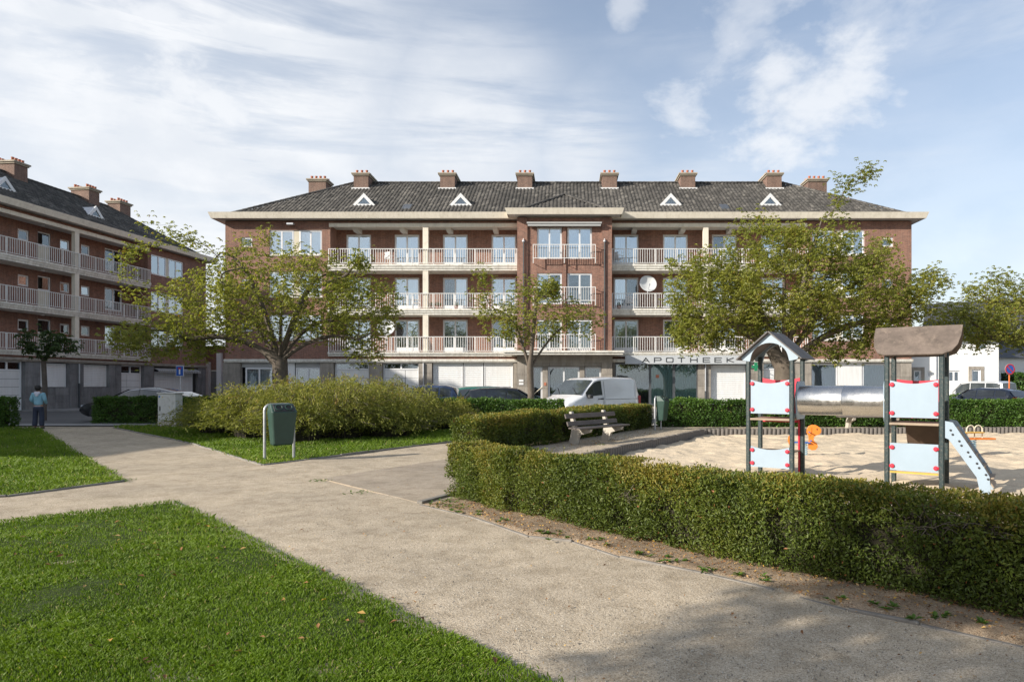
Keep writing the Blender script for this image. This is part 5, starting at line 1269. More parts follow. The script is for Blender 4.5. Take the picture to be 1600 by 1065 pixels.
# ------------------------------------------------------------------ arching shrub mass
def shrub(label, spots, seed, name='arching_shrub'):
    rng = np.random.default_rng(seed); c0 = spots[0]; root = thing(name, label, 'shrub', (c0[0], c0[1], 0))
    base = np.array([c0[0], c0[1], 0]); P = []; D = []; tw = MB(); R = []
    for (x, y, rad, h) in spots:
        n = int(175 * rad * rad)
        for k in range(n):
            an = rng.uniform(0, 2 * pi); ro = rad * .45 * math.sqrt(rng.random()); L = rng.uniform(.7, 1.05); el = rng.uniform(.0, 1.0)
            p0 = np.array([x + ro * cos(an), y + ro * sin(an), .05]); out = np.array([cos(an + rng.normal(0, .3)), sin(an + rng.normal(0, .3)), 0]); reach = rad * .66 * (1.15 - el * .80) + .12; m = 12
            t = np.linspace(0, 1, m); top = h * L * (.28 + .78 * el)
            z = .05 + top * np.sin(np.minimum(t * 1.45, 1.9) * pi / 2 / 1.0 * .80) ; z = .05 + top * (1.0 - (1 - np.minimum(t / .72, 1)) ** 2) - np.maximum(t - .72, 0) ** 2 * top * 2.4
            Q = p0 + out * (reach * t ** 1.3)[:, None]; Q[:, 2] = np.maximum(z, .04)
            if k % 4 == 0: tw.tube([tuple(q - base) for q in Q[::2]], .006, 3, cap=False)
            j = rng.uniform(1.2, m - 1, 26); i = j.astype(int); f = (j - i)[:, None]; q = Q[i] * (1 - f) + Q[np.minimum(i + 1, m - 1)] * f; tg = norm(Q[np.minimum(i + 1, m - 1)] - Q[i - 1])
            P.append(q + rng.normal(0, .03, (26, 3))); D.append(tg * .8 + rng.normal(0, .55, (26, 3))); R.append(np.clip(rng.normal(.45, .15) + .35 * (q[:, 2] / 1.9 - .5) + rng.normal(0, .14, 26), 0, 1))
    P = np.concatenate(P); D = np.concatenate(D); R = np.concatenate(R); n = len(P); ln = rng.uniform(.065, .125, n)
    V, Fc = leaves(P - base, D, rng.normal(0, .6, (n, 3)) + np.array([0, 0, 1.0]), ln, ln * .26)
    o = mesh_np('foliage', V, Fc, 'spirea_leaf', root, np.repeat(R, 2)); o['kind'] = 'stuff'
    tw.build('branches', 'bark', root, fix=False); print('shrub leaves', n)
    # denser heart, coloured near-black for the shade inside
    for (x, y, rad, h) in spots:
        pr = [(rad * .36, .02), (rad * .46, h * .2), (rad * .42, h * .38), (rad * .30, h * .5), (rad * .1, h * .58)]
        b = MB().lathe(pr, 14, (x - base[0], y - base[1], 0)); o = b.build('shaded_core', 'hedge_core', root, smooth=False)
        for v in o.data.vertices: v.co += Vector([(float(vnoise(np.array([[v.co.x, v.co.y, v.co.z]]) + s, 2.5)[0]) - .5) * .25 for s in (0, 4, 9)])
    return root
shrub('large feathery olive-green shrub mass on the middle lawn behind the green bin',
      [(-6.9, 20.5, 1.9, 1.70), (-8.4, 22.6, 2.1, 1.75), (-10.4, 24.2, 1.9, 1.45), (-11.9, 24.7, 1.2, 1.1), (-5.6, 22.6, 1.8, 1.45), (-7.2, 24.4, 2.0, 1.8), (-4.6, 24.4, 1.5, 1.05), (-9.2, 20.6, 1.8, 1.55), (-11.2, 22.4, 1.7, 1.15), (-7.6, 19.2, 1.5, 1.30), (-5.4, 20.9, 1.3, .95)], 41)

# ------------------------------------------------------------------ litter, weeds
def litter(name, label, pts, size, mat, seed, z=.02, flat=.25):
    rng = np.random.default_rng(seed); P = np.array([(x, y, z) for x, y in pts]); n = len(P); an = rng.uniform(0, 2 * pi, n)
    D = np.stack([np.cos(an), np.sin(an), rng.normal(.0, flat, n)], 1); ln = size * rng.uniform(.6, 1.3, n)
    V, Fc = leaves(P, D, np.array([0, 0, 1.0]) + rng.normal(0, flat, (n, 3)), ln, ln * .5, fold=.18); o = mesh_np(name, V, Fc, mat, rnd=np.repeat(rng.random(n), 2)); return tag(o, label, 'leaf litter', kind='stuff')
rg = np.random.default_rng(77)
def samp(poly, n, dens=None):
    x = [p[0] for p in poly]; y = [p[1] for p in poly]; X = rg.uniform(min(x), max(x), n * 6); Y = rg.uniform(min(y), max(y), n * 6); ok = inpoly(X, Y, poly); return list(zip(X[ok][:n], Y[ok][:n]))
litter('fallen_leaves', 'brown and yellow leaves scattered over the near lawn', samp([(-5.4, 9.3), (-6, 4), (-3.4, 3.4), (-.2, 3.8)], 95), .055, 'dry_leaf', 1, .05)
litter('fallen_leaves', 'dry brown leaves along the foot of the front hedge', samp(strip[:len(kerbpts) - 1] + [(3.3, 4.9), (1.9, 6.0), (.6, 7.5), (-1.0, 9.2)], 2000), .028, 'dry_leaf', 2, .03, .5)
litter('fallen_leaves', 'a few dry leaves and twigs lying on the gravel path', samp([(-5, 9), (-1.5, 9), (3, 4.5), (2.5, 3.4), (0, 3.5)], 60), .04, 'dry_leaf', 3, .012)
litter('plant_debris', 'small dark crumbs of bark and leaf strewn over the gravel path', samp([(-9, 14), (-2, 14), (-1, 9), (3.5, 4.5), (2.5, 3), (0, 3), (-4.8, 9.4)], 900), .016, 'dry_leaf', 8, .012, .5)
litter('fallen_leaves', 'dry leaves below the bench hedge', samp([(-1.5, 15.6), (3.2, 25), (3.9, 24.8), (-.6, 14.9)], 320), .05, 'dry_leaf', 4, .012)
wp = MB(); rn = random.Random(4); Pw = []; Dw = []
for (x, y) in [tuple(np.array(kerbpts[i]) * (1 - t) + np.array(kerbpts[i + 1]) * t) for i in range(9) for t in (.1, .4, .7)] :
    if rn.random() < .25: continue
    x += rn.uniform(.0, .16); y += rn.uniform(.02, .18)
    for c in range(rn.randint(1, 3)):
        cx, cy = x + rn.gauss(0, .07), y + rn.gauss(0, .06)
        for k in range(rn.randint(6, 12)):
            an = rn.uniform(0, 6.28); Pw.append((cx, cy, .02)); Dw.append((cos(an), sin(an), rn.uniform(.1, .6)))
for (x, y) in [G(196, 752), G(690, 790), G(700, 784), G(712, 794), G(940, 575 + 120), G(560, 770), G(500, 752)]:
    for k in range(26):
        an = rn.uniform(0, 6.28); Pw.append((x + rn.gauss(0, .1), y + rn.gauss(0, .1), .01)); Dw.append((cos(an), sin(an), rn.uniform(.2, .8)))
Pw = np.array(Pw); Dw = np.array(Dw); lw = np.random.default_rng(5).uniform(.03, .075, len(Pw)); V, Fc = leaves(Pw, Dw, np.array([0, 0, 1.0]) + Dw * 0, lw, lw * .42)
tag(mesh_np('weeds', V, Fc, 'weed_leaf', rnd=np.repeat(np.random.default_rng(6).random(len(Pw)), 2)), 'small green weeds along the edge of the hedge bed', 'weeds', kind='stuff')
# pebbles on the near path
rp = np.random.default_rng(9); n = 5000; yy = 3.3 + 6.5 * rp.random(n) ** 1.6; xx = rp.uniform(-.55, .66, n) * yy; a = rp.uniform(0, 6.3, n); s = rp.uniform(.003, .007, n)
keep = ~inpoly(xx, yy, lawnA) & ~inpoly(xx, yy, strip); xx, yy, a, s = xx[keep], yy[keep], a[keep], s[keep]; n = len(xx)
V = np.empty((n, 5, 3)); 
for k in range(4): V[:, k] = np.stack([xx + s * np.cos(a + k * pi / 2), yy + s * np.sin(a + k * pi / 2), np.full(n, -.006)], 1)
V[:, 4] = np.stack([xx, yy, s * .9], 1); Fc = (np.arange(n)[:, None, None] * 5 + np.array([[0, 1, 4], [1, 2, 4], [2, 3, 4], [3, 0, 4]])[None]).reshape(-1, 3)
mat_attr('pebble', [(0, (.16, .14, .12)), (.5, (.33, .29, .24)), (1, (.5, .46, .4))], .9)
tag(mesh_np('pebbles', V.reshape(-1, 3), Fc, 'pebble', rnd=np.repeat(rp.random(n), 4)), 'loose small stones on the gravel path', 'gravel', kind='stuff')
# ------------------------------------------------------------------ vehicles
mat_plain('tyre', (.025, .025, .025), .85); mat_plain('rim', (.42, .43, .45), .35, metal=.7, var=.05); mat_plain('car_trim', (.03, .03, .032), .5)
mat_plain('headlamp', (.62, .66, .70), .12, var=.05, spec=.8); mat_plain('tail_lamp', (.42, .02, .02), .2, var=.05, spec=.7); mat_plain('plate_white', (.75, .75, .72), .4, var=.02)
mat_plain('car_window', (.045, .055, .06), .05, var=.4, vscale=1.5, spec=.9)
mat_plain('chrome', (.7, .7, .72), .15, metal=1, var=.02)
def car_paint(name, col, metal=.3): mat_plain(name, col, .32, metal=metal, var=.03, coat=1.0)
car_paint('paint_black', (.012, .014, .018), 0); car_paint('paint_silver', (.45, .47, .49), .6); car_paint('paint_blue', (.045, .075, .15)); car_paint('paint_green', (.03, .16, .12))
car_paint('paint_white', (.74, .75, .77), 0); car_paint('paint_navy', (.03, .045, .085)); car_paint('paint_lightsilver', (.55, .57, .59), .4)
def vehicle(name, label, cat, loc, rotz, paint, L, Wd, top, belt, sidewin, wind, rear, wheels, roofw=.78, zl=.22, wr=.31, group=None, plan=.16, lamps=True, chrome=False, bed=.05):
    """top: list of (x, z) silhouette nose(+x) to tail; belt: list of (x, z); windows as x ranges"""
    t = thing(name, label, cat, loc, rotz, group); hx = L / 2
    tx = [p[0] for p in top][::-1]; tz = [p[1] for p in top][::-1]; bx = [p[0] for p in belt][::-1]; bz = [p[1] for p in belt][::-1]
    TOP = lambda x: float(np.interp(x, tx, tz)); BEL = lambda x: min(float(np.interp(x, bx, bz)), TOP(x) - .02)
    def halfw(x):
        u = abs(x) / hx; return Wd / 2 * (1 - plan * max(0, (u - .72) / .28) ** 2.2)
    def sec(x):
        w = halfw(x); zb = BEL(x); zt = TOP(x); k = min(1, max(0, (zt - zb) / .42)); wt = w * (.93 - (.93 - roofw) * k); r = min(.07, (zt - zb) * .5)
        lo = zl + .14 * max(0, (abs(x) / hx - .86) / .14)
        return [(0, lo), (w * .86, lo), (w * .97, lo + .1), (w, lo + .28), (w * 1.0, zb * .62 + .15), (w * .975, zb), (wt + .015, zt - r), (wt - .06, zt - .012), (wt * .5, zt + .012), (0, zt + .018)]
    xs = sorted(set([round(v, 3) for v in list(np.linspace(-hx, hx, 40)) + tx]))
    V = []; rows = []
    for x in xs:
        s = sec(x); pts = s + [(-y, z) for y, z in s[-2:0:-1]]; rows.append(len(V)); V += [(x, y, z) for y, z in pts]
    m = 2 * 10 - 2; Fs = []
    for a, b_ in zip(rows[:-1], rows[1:]):
        for k in range(m): Fs.append((a + k, a + (k + 1) % m, b_ + (k + 1) % m, b_ + k))
    Fs.append(tuple(rows[0] + k for k in range(m))); Fs.append(tuple(rows[-1] + k for k in range(m - 1, -1, -1)))
    body = MB(); body.v = V; body.f = Fs; body.r = [0] * len(Fs); bo = body.build('body', paint, t, smooth=True)
    def sidept(x, f, sg, o_=.012):
        s = sec(x); a, c = s[5], s[6]; y = a[0] + (c[0] - a[0]) * f + o_; z = a[1] + (c[1] - a[1]) * f; return (x, sg * y, z)
    for (x0, x1) in sidewin:
        for sg in (1, -1):
            n = 8; b = MB(); X = np.linspace(x0, x1, n + 1)
            for a, c in zip(X[:-1], X[1:]):
                b.add([sidept(a, .08, sg), sidept(c, .08, sg), sidept(c, .93, sg), sidept(a, .93, sg)], [(0, 1, 2, 3) if sg > 0 else (3, 2, 1, 0)])
            b.build('side_window', 'car_window', t, fix=False)
            if chrome:
                MB().tube([sidept(x, .02, sg, .02) for x in X], .012, 4).build('window_trim', 'chrome', t); MB().tube([sidept(x, .99, sg, .02) for x in X], .012, 4).build('window_trim', 'chrome', t)
    for nm, (x0, x1) in (('windscreen', wind), ('rear_window', rear)):
        if x0 is None: continue
        b = MB(); n = 6; X = np.linspace(x0, x1, n + 1)
        for a, c in zip(X[:-1], X[1:]):
            wa = sec(a)[6][0] - .05; wc = sec(c)[6][0] - .05; up = .014; fx = .012 if nm == 'windscreen' else -.012
            for k in range(4):
                ya, yb2 = -1 + k / 2, -1 + (k + 1) / 2; e = lambda y: .02 * (1 - y * y)
                b.add([(a + fx, wa * ya, TOP(a) + up + e(ya) - .0), (c + fx, wc * ya, TOP(c) + up + e(ya)), (c + fx, wc * yb2, TOP(c) + up + e(yb2)), (a + fx, wa * yb2, TOP(a) + up + e(yb2))], [(0, 3, 2, 1)])
        b.build(nm, 'car_window', t, fix=False)
    for wx in wheels:
        for sg in (1, -1):
            w = halfw(wx); M = Matrix.Translation((wx, sg * (w - .10), wr)) @ Matrix.Rotation(radians(90), 4, 'X')
            b = MB(); b.lathe([(wr * .6, -.1), (wr * .96, -.1), (wr, -.07), (wr, .07), (wr * .96, .1), (wr * .6, .1)], 20); b.v = [tuple(M @ Vector(p)) for p in b.v]; wo = b.build('wheel', 'tyre', t, smooth=True)
            b = MB(); b.lathe([(.02, -.095), (wr * .62, -.085), (wr * .62, .085), (.02, .095)], 14); b.v = [tuple(M @ Vector(p)) for p in b.v]; b.build('rim', 'rim', wo)
            b = MB(); pts = [(wx + (wr + .05) * cos(a), wr + (wr + .05) * sin(a)) for a in np.linspace(-.2, pi + .2, 14)]; pts = [(x, max(z, zl - .01)) for x, z in pts]
            b.prism(pts, 'y', sg * (w - .15), sg * (w + .004)); b.build('wheel_arch', 'car_trim', t)
    zb0 = TOP(hx - .02)
    if lamps:
        for sg in (1, -1):
            w = halfw(hx - .15)
            b = MB(); b.add([(hx - .02, sg * w * .55, .60), (hx - .30, sg * (w + .015), .66), (hx - .42, sg * (w + .012), .76), (hx - .12, sg * w * .6, .74), (hx - .06, sg * w * .5, .60)], [(0, 1, 2, 3, 4)])
            b.box(hx - .10, hx + .012, sg * w * .62 - .14, sg * w * .62 + .14, .58, .72); b.build('headlight', 'headlamp', t)
            w = halfw(-hx + .1); z1 = min(1.15, TOP(-hx + .12) - .05); b = MB(); b.box(-hx - .015, -hx + .12, sg * w * .99 - sg * .02 - .10, sg * w * .99 - sg * .02 + .06, z1 - .42, z1); b.build('tail_light', 'tail_lamp', t)
            MB().cbox(wind[0] - .42, wind[0] - .22, sg * (Wd / 2 + .09) - .09, sg * (Wd / 2 + .09) + .09, BEL(wind[0] - .3) - .02, BEL(wind[0] - .3) + .13, .03).build('wing_mirror', 'car_trim' if name == 'delivery_van' else paint, t)
    MB().box(hx - .05, hx + .02, -.45, .45, .34, .50).build('grille', 'car_trim', t); MB().box(hx + .0, hx + .03, -.26, .26, .38, .49).build('number_plate', 'plate_white', t)
    MB().box(-hx - .02, -hx + .03, -.26, .26, .62, .73).build('number_plate', 'plate_white', t)
    for sg in (1, -1):
        for xh in [s[0] + .12 for s in sidewin[:2]]:
            p = sidept(xh, -.12, sg, .0); MB().cbox(xh - .0, xh + .17, p[1] - .025, p[1] + .025, p[2] - .03, p[2] + .0, .006).build('door_handle', 'car_trim' if paint != 'paint_white' else 'car_trim', t)
        for xh in [s[0] - .03 for s in sidewin[:2]]:
            b = MB(); s_1 = sec(xh); q = [(xh, sg * (s_1[j][0] + .004), s_1[j][1]) for j in (3, 4, 5)]; b.tube(q, .006, 4); b.build('door_gap', 'car_trim', t)
    return t
def hatch(label, loc, rz, paint, L=4.1, h=1.48, name='parked_car', wd=1.74, group='cars parked along the street'):
    x = L / 2
    return vehicle(name, label, 'car', loc, rz, paint, L, wd, [(x, .55), (x - .06, .70), (x - .35, .82), (x - 1.05, .98), (x - 1.72, h - .06), (x - 2.2, h), (-x + .75, h - .04), (-x + .35, h - .14), (-x + .04, .95), (-x, .5)],
                   [(x, .7), (x - 1, .93), (0, .98), (-x, 1.02)], [(x - 2.15, x - 1.25), (-x + 1.05, x - 2.22), (-x + .45, -x + .98)], (x - 1.08, x - 1.66), (-x + .32, -x + .08), (x - .78, -x + .72), group=group)
def estate(label, loc, rz, paint, L=4.6, h=1.48, name='parked_car', chrome=False, group='cars parked along the street'):
    x = L / 2
    return vehicle(name, label, 'car', loc, rz, paint, L, 1.8, [(x, .52), (x - .05, .66), (x - .4, .80), (x - 1.2, .96), (x - 1.95, h - .06), (x - 2.5, h), (-x + .9, h - .04), (-x + .38, h - .12), (-x + .05, .98), (-x, .5)],
                   [(x, .7), (x - 1.2, .93), (0, .97), (-x, 1.02)], [(x - 2.42, x - 1.42), (x - 3.35, x - 2.49), (-x + .42, x - 3.42)], (x - 1.23, x - 1.9), (-x + .35, -x + .09), (x - .88, -x + .85), group=group, chrome=chrome)
def sedan(label, loc, rz, paint, L=4.9, h=1.5, name='parked_car', group='cars parked along the street'):
    x = L / 2
    return vehicle(name, label, 'car', loc, rz, paint, L, 1.86, [(x, .5), (x - .05, .66), (x - .45, .84), (x - 1.25, .99), (x - 2.15, h - .07), (x - 2.8, h), (-x + 1.55, h - .05), (-x + .85, h - .2), (-x + .12, 1.05), (-x, .6)],
                   [(x, .72), (x - 1.2, .95), (0, 1.02), (-x, 1.08)], [(x - 2.62, x - 1.6), (x - 3.5, x - 2.69), (-x + .85, x - 3.57)], (x - 1.28, x - 2.1), (-x + .8, -x + .2), (x - .92, -x + .95), group=group, chrome=True, wr=.34)
sedan('long dark saloon car with chrome window line parked behind the left hedge', (-19.25, 31.2, -.02), pi + .03, 'paint_black')
hatch('silver hatchback mostly hidden behind the feathery shrub', (-13.6, 32.0, -.02), pi + .02, 'paint_silver')
hatch('dark blue rounded car behind the right end of the shrub', (-7.25, 34.5, -.02), pi * 1.0, 'paint_blue', L=3.9, h=1.62)
estate('green estate car with red tail light behind the dark estate', (-4.0, 37.0, -.02), .04, 'paint_green', h=1.55)
est = estate('dark estate car with silver roof rails parked behind the street hedge', (-2.75, 33.3, -.02), .02, 'paint_black', L=4.6, h=1.49)
for sy in (.62, -.62): MB().tube([(-.05, sy, 1.485), (.0, sy, 1.53), (-1.55, sy, 1.52), (-1.6, sy, 1.47)], .016, 6).build('roof_rail', 'chrome', est)
hatch('dark blue hatchback behind the hedge below the white house', (22.2, 36.5, -.02), radians(120), 'paint_navy', h=1.46)
hatch('blue car half out of frame at the right edge', (27.2, 38.0, -.02), radians(85), 'paint_blue', h=1.46)
t = vehicle('parked_car', 'light silver high-roofed family car in front of the white house', 'car', (26.2, 43.6, 0.0), radians(118), 'paint_lightsilver', 4.1, 1.8,
        [(2.05, .6), (2.0, .78), (1.6, .92), (1.2, 1.05), (.55, 1.74), (0, 1.84), (-1.7, 1.82), (-1.95, 1.72), (-2.04, 1.0), (-2.05, .5)], [(2, .8), (1.2, 1.0), (0, 1.05), (-2.05, 1.08)],
        [(.0, .9), (-.95, -.07), (-1.85, -1.02)], (1.18, .62), (-1.955, -2.03), (1.25, -1.25), roofw=.86, group='cars parked along the street')
# white van ---------------------------------------------------------------
van = vehicle('delivery_van', 'white panel van parked askew behind the bench hedge', 'van', (.98, 29.1, -.02), math.atan2(-.73, -.68), 'paint_white', 4.75, 1.9,
        [(2.38, .50), (2.36, .78), (2.26, .93), (1.95, 1.05), (1.50, 1.19), (.72, 1.83), (.45, 1.90), (-.4, 1.95), (-1.9, 1.93), (-2.15, 1.86), (-2.30, 1.50), (-2.36, .9), (-2.37, .45)],
        [(2.3, .82), (1.5, 1.08), (.5, 1.14), (-2.37, 1.18)], [(.28, 1.26)], (1.49, .75), (None, None), (1.52, -1.55), roofw=.84, wr=.33, plan=.13)
q = MB()
for sg in (1, -1):
    q = MB(); s = .965
    for (xa, xb) in ((.16, -2.2),):
        q.tube([(xa, sg * .965, .45), (xa, sg * .955, 1.2), (xa, sg * .86, 1.78)], .008, 4); q.tube([(-2.2, sg * .93, 1.02), (.1, sg * .957, 1.02)], .008, 4)
    q.build('door_gap', 'car_trim', van)
MB().cbox(.25, .42, .94, .985, 1.02, 1.07, .008).build('door_handle', 'car_trim', van)
MB().tube([(1.52, .6, 1.235), (1.2, .1, 1.50)], .012, 5).tube([(1.52, -.35, 1.235), (1.2, -.75, 1.49)], .012, 5).build('wiper', 'car_trim', van)
for yy in (.30, -.42): MB().cbox(.80, .84, yy - .2, yy + .2, 1.70, 1.795, .004).build('windscreen_card', 'plate_white', van) if False else None

# ------------------------------------------------------------------ litter bins
mat_plain('bin_green', (.022, .055, .042), .45, var=.15, vscale=6, bump=.15, bscale=90); mat_plain('galvanised', (.42, .43, .44), .42, metal=.6, var=.15, vscale=9)
def bin_thing(label, loc, rz):
    t = thing('litter_bin', label, 'litter bin', loc, rz, 'green litter bins on hoop stands'); hw_ = .30; r = .12
    pts = [(-hw_, .06, -.1), (-hw_, .06, 1.06)] + [(-hw_ + r - r * cos(a), .06, 1.06 + r * sin(a)) for a in np.linspace(.3, pi / 2, 5)] + [(hw_ - r + r * sin(a), .06, 1.06 + r * cos(a)) for a in np.linspace(0, 1.3, 5)] + [(hw_, .06, 1.06), (hw_, .06, -.1)]
    MB().tube(pts, .03, 10).build('stand', 'galvanised', t, smooth=True)
    b = MB(); secs = [(.34, .175, .15, .0), (.36, .19, .17, 0), (.7, .22, .2, 0), (1.03, .245, .225, 0)]; vs = []
    def ring(z, hx_, dy): 
        c = .03; return [(-hx_ + c, -dy, z), (hx_ - c, -dy, z), (hx_, -dy + c, z), (hx_, .03, z), (-hx_, .03, z), (-hx_, -dy + c, z)]
    R = [ring(.33, .19, .20), ring(.36, .205, .22), ring(.72, .235, .26), ring(1.03, .262, .30)]
    top = [(-.22, -.12, 1.20), (.22, -.12, 1.20), (.24, -.09, 1.20), (.24, .03, 1.20), (-.24, .03, 1.20), (-.24, -.09, 1.20)]; R.append(top)
    for r_ in R: vs += r_
    fs = [tuple(range(5, -1, -1))] + [(i * 6 + k, i * 6 + (k + 1) % 6, i * 6 + 6 + (k + 1) % 6, i * 6 + 6 + k) for i in range(4) for k in range(6)] + [tuple(range(24, 30))]
    b.add(vs, fs); bo = b.build('bin_body', 'bin_green', t)
    mod = bo.modifiers.new('bevel', 'BEVEL'); mod.width = .012; mod.segments = 2
    # sloped hatch plate with two round openings
    d = Vector((0, .18, .17)).normalized(); n = Vector((0, -d.z, d.y)); M = Matrix.Translation((0, -.215, 1.112)) @ Matrix(((1, 0, 0), (0, d.y, n.y), (0, d.z, n.z))).to_4x4()
    MB().cbox(-.205, .205, -.10, .10, .0, .014, .006, M).build('hatch_plate', 'car_trim', t)
    for s in (-.1, .1):
        q = MB(); q.lathe([(.082, .014), (.082, .03), (.066, .034), (.060, .018)], 18, (s, 0, 0)); q.v = [tuple(M @ Vector(p)) for p in q.v]; q.build('opening_ring', 'bin_green', t, smooth=True)
        q = MB(); q.lathe([(.001, .020), (.059, .020), (.059, .017), (.001, .017)], 18, (s, 0, 0)); q.v = [tuple(M @ Vector(p)) for p in q.v]; q.build('opening', 'dark_interior', t)
    return t
p = G(438, 718.5); bin_thing('green litter bin on a grey hoop stand at the tip of the middle lawn', (p[0], p[1], 0), radians(40))
p = G(1027, 669.5); bin_thing('green litter bin at the far end of the bench hedge, seen from the side', (p[0], p[1] - .6, 0), radians(62))

# ------------------------------------------------------------------ bench
mat_plain('bench_wood', (.12, .10, .088), .75, var=.2, vscale=5, bump=.3, bscale=60); mat_plain('concrete', (.46, .42, .36), .85, var=.12, vscale=5, bump=.35, bscale=50)
def bench(label, loc, rz):
    """x along the bench, sitter looks towards -y"""
    t = thing('park_bench', label, 'bench', loc, rz, 'park benches round the sandpit')
    for x in (-.78, .78):
        poly = [(.10, -.1), (.04, .10), (-.02, .24), (-.36, .33), (-.40, .41), (-.06, .42), (.05, .40), (.10, .46), (.24, .88), (.31, .87), (.22, .44), (.26, .22), (.36, -.1)]
        MB().prism([(-.0 + a, z) for a, z in poly], 'x', x - .05, x + .05).build('leg', 'concrete', t)
    for (y, z, s) in ((-.33, .425, 0), (-.20, .43, 0), (-.07, .435, 0)):
        MB().cbox(-1.3, 1.2, y - .055, y + .055, z, z + .04, .008).build('seat_plank', 'bench_wood', t)
    for i, (z, yy) in enumerate(((.56, .085), (.76, .155))):
        M = Matrix.Translation((0, yy - .03, z)) @ Matrix.Rotation(radians(-18), 4, 'X')
        MB().cbox(-1.25, 1.15, -.022, .022, -.065, .065, .008, M).build('back_plank', 'bench_wood', t)
    return t
ba = math.atan2(.80, .60)
bench('park bench with dark planks on concrete legs in front of the angular hedge', (.80, 19.05, 0), ba)
p = G(1352, 668); bench('second park bench half hidden behind the metal play tunnel', (11.1, 24.9, 0), 0.0)

# ------------------------------------------------------------------ electric cabinet
mat_plain('cabinet_grey', (.56, .56, .53), .5, var=.08, vscale=3, dirt=(.34, .33, .29))
p = G(266, 667); cab = thing('electric_cabinet', 'pale grey electric cabinet on a concrete plinth in front of the left hedge', 'cabinet', (p[0], p[1], 0), radians(-12))
MB().cbox(-.40, .40, -.19, .19, -.05, .22, .01).build('plinth', 'concrete', cab); MB().cbox(-.39, .39, -.18, .18, .221, 1.26, .012).build('cabinet_body', 'cabinet_grey', cab)
MB().cbox(-.42, .42, -.21, .21, 1.261, 1.31, .012).build('cabinet_top', 'cabinet_grey', cab); MB().cbox(-.36, .25, -.193, -.181, .26, 1.23, .004).build('door', 'cabinet_grey', cab)
MB().cbox(-.29, -.255, -.215, -.194, .62, .80, .006).build('handle', 'car_trim', cab); mat_plain('label_blue', (.05, .16, .42), .4); mat_plain('label_yellow', (.55, .42, .08), .5)
MB().box(-.34, -.27, -.197, -.194, 1.12, 1.19).build('sticker', 'label_blue', cab); MB().box(-.19, -.15, -.197, -.194, 1.12, 1.16).build('sticker', 'label_yellow', cab); MB().box(.14, .17, -.197, -.194, .73, .76).build('sticker', 'label_yellow', cab)

# ------------------------------------------------------------------ signs
mat_plain('sign_blue', (.02, .10, .42), .35, var=.03); mat_plain('sign_red', (.50, .02, .02), .35, var=.03); mat_plain('sign_white', (.78, .78, .78), .35, var=.02); mat_plain('post_orange', (.65, .16, .03), .5)
p = (LX(281, 37.5), 37.5); sg_ = thing('road_sign', 'square blue dead-end road sign standing behind the dark saloon', 'sign', (p[0], p[1], 0), radians(-8)); s = .36
MB().tube([(0, .04, 0), (0, .04, 2.6)], .03, 8).build('post', 'zinc', sg_); MB().cbox(-.23, .23, -.012, .012, 2.08, 2.64, .004).build('sign_plate', 'sign_white', sg_)
MB().box(-.21, .21, -.016, -.0125, 2.10, 2.62).build('sign_face', 'sign_blue', sg_); MB().box(-.04, .04, -.020, -.0165, 2.18, 2.46).build('symbol', 'sign_white', sg_); MB().box(-.09, .09, -.021, -.0165, 2.462, 2.54).build('symbol', 'sign_red', sg_)
ns = thing('road_sign', 'round no-parking sign with red ring on an orange post', 'sign', (LX(1578, 38.5), 38.5, 0), radians(8)); R_ = .30
MB().tube([(0, .05, -.05), (0, .05, 2.2)], .035, 8).build('post', 'post_orange', ns)
def disc(r0, r1, y0, y1, z, n=28):
    b = MB()
    for k in range(n):
        a, c = 2 * pi * k / n, 2 * pi * (k + 1) / n
        b.add([(r * cos(t_), y, z + r * sin(t_)) for r, y, t_ in ((r0, y0, a), (r1, y0, a), (r1, y0, c), (r0, y0, c), (r0, y1, a), (r1, y1, a), (r1, y1, c), (r0, y1, c))], [(0, 1, 2, 3), (7, 6, 5, 4), (1, 5, 6, 2), (0, 3, 7, 4)])
    return b
disc(.0005, R_ + .01, -.005, .012, 2.48).build('sign_plate', 'zinc', ns); disc(.0005, R_ * .80, -.010, -.0055, 2.48).build('sign_face', 'sign_blue', ns); disc(R_ * .78, R_, -.016, -.0055, 2.48).build('ring', 'sign_red', ns)
M = Matrix.Translation((0, 0, 2.48)) @ Matrix.Rotation(radians(45), 4, 'Y'); MB().box(-R_ * .78, R_ * .78, -.015, -.0105, -.032, .032, M).build('slash', 'sign_red', ns)

# ------------------------------------------------------------------ play structure
mat_plain('play_post', (.016, .034, .036), .5, var=.25, vscale=14, dirt=(.17, .15, .12)); mat_plain('play_panel', (.30, .375, .44), .45, var=.05, vscale=2.2); mat_plain('play_red', (.55, .025, .05), .4, var=.08)
mat_plain('play_wood', (.30, .235, .17), .75, var=.2, vscale=4, bump=.3, bscale=60); mat_plain('weathered_ply', (.135, .105, .085), .8, var=.4, vscale=3.5, bump=.4, bscale=45, dirt=(.23, .18, .14))
mat_plain('grey_ply', (.13, .12, .115), .75, var=.3, vscale=4, bump=.3, bscale=60); mat_plain('steel', (.60, .59, .57), .24, metal=1.0, var=.07, vscale=2.5, bump=.04, bscale=4); mat_plain('brown_board', (.10, .065, .045), .6, var=.3)
mat_plain('play_yellow', (.55, .33, .06), .5); mat_plain('play_orange', (.72, .21, .03), .45, var=.06); mat_plain('play_blue', (.03, .13, .42), .4); mat_plain('spring_blue', (.25, .42, .52), .5); mat_plain('play_beige', (.62, .55, .42), .5)
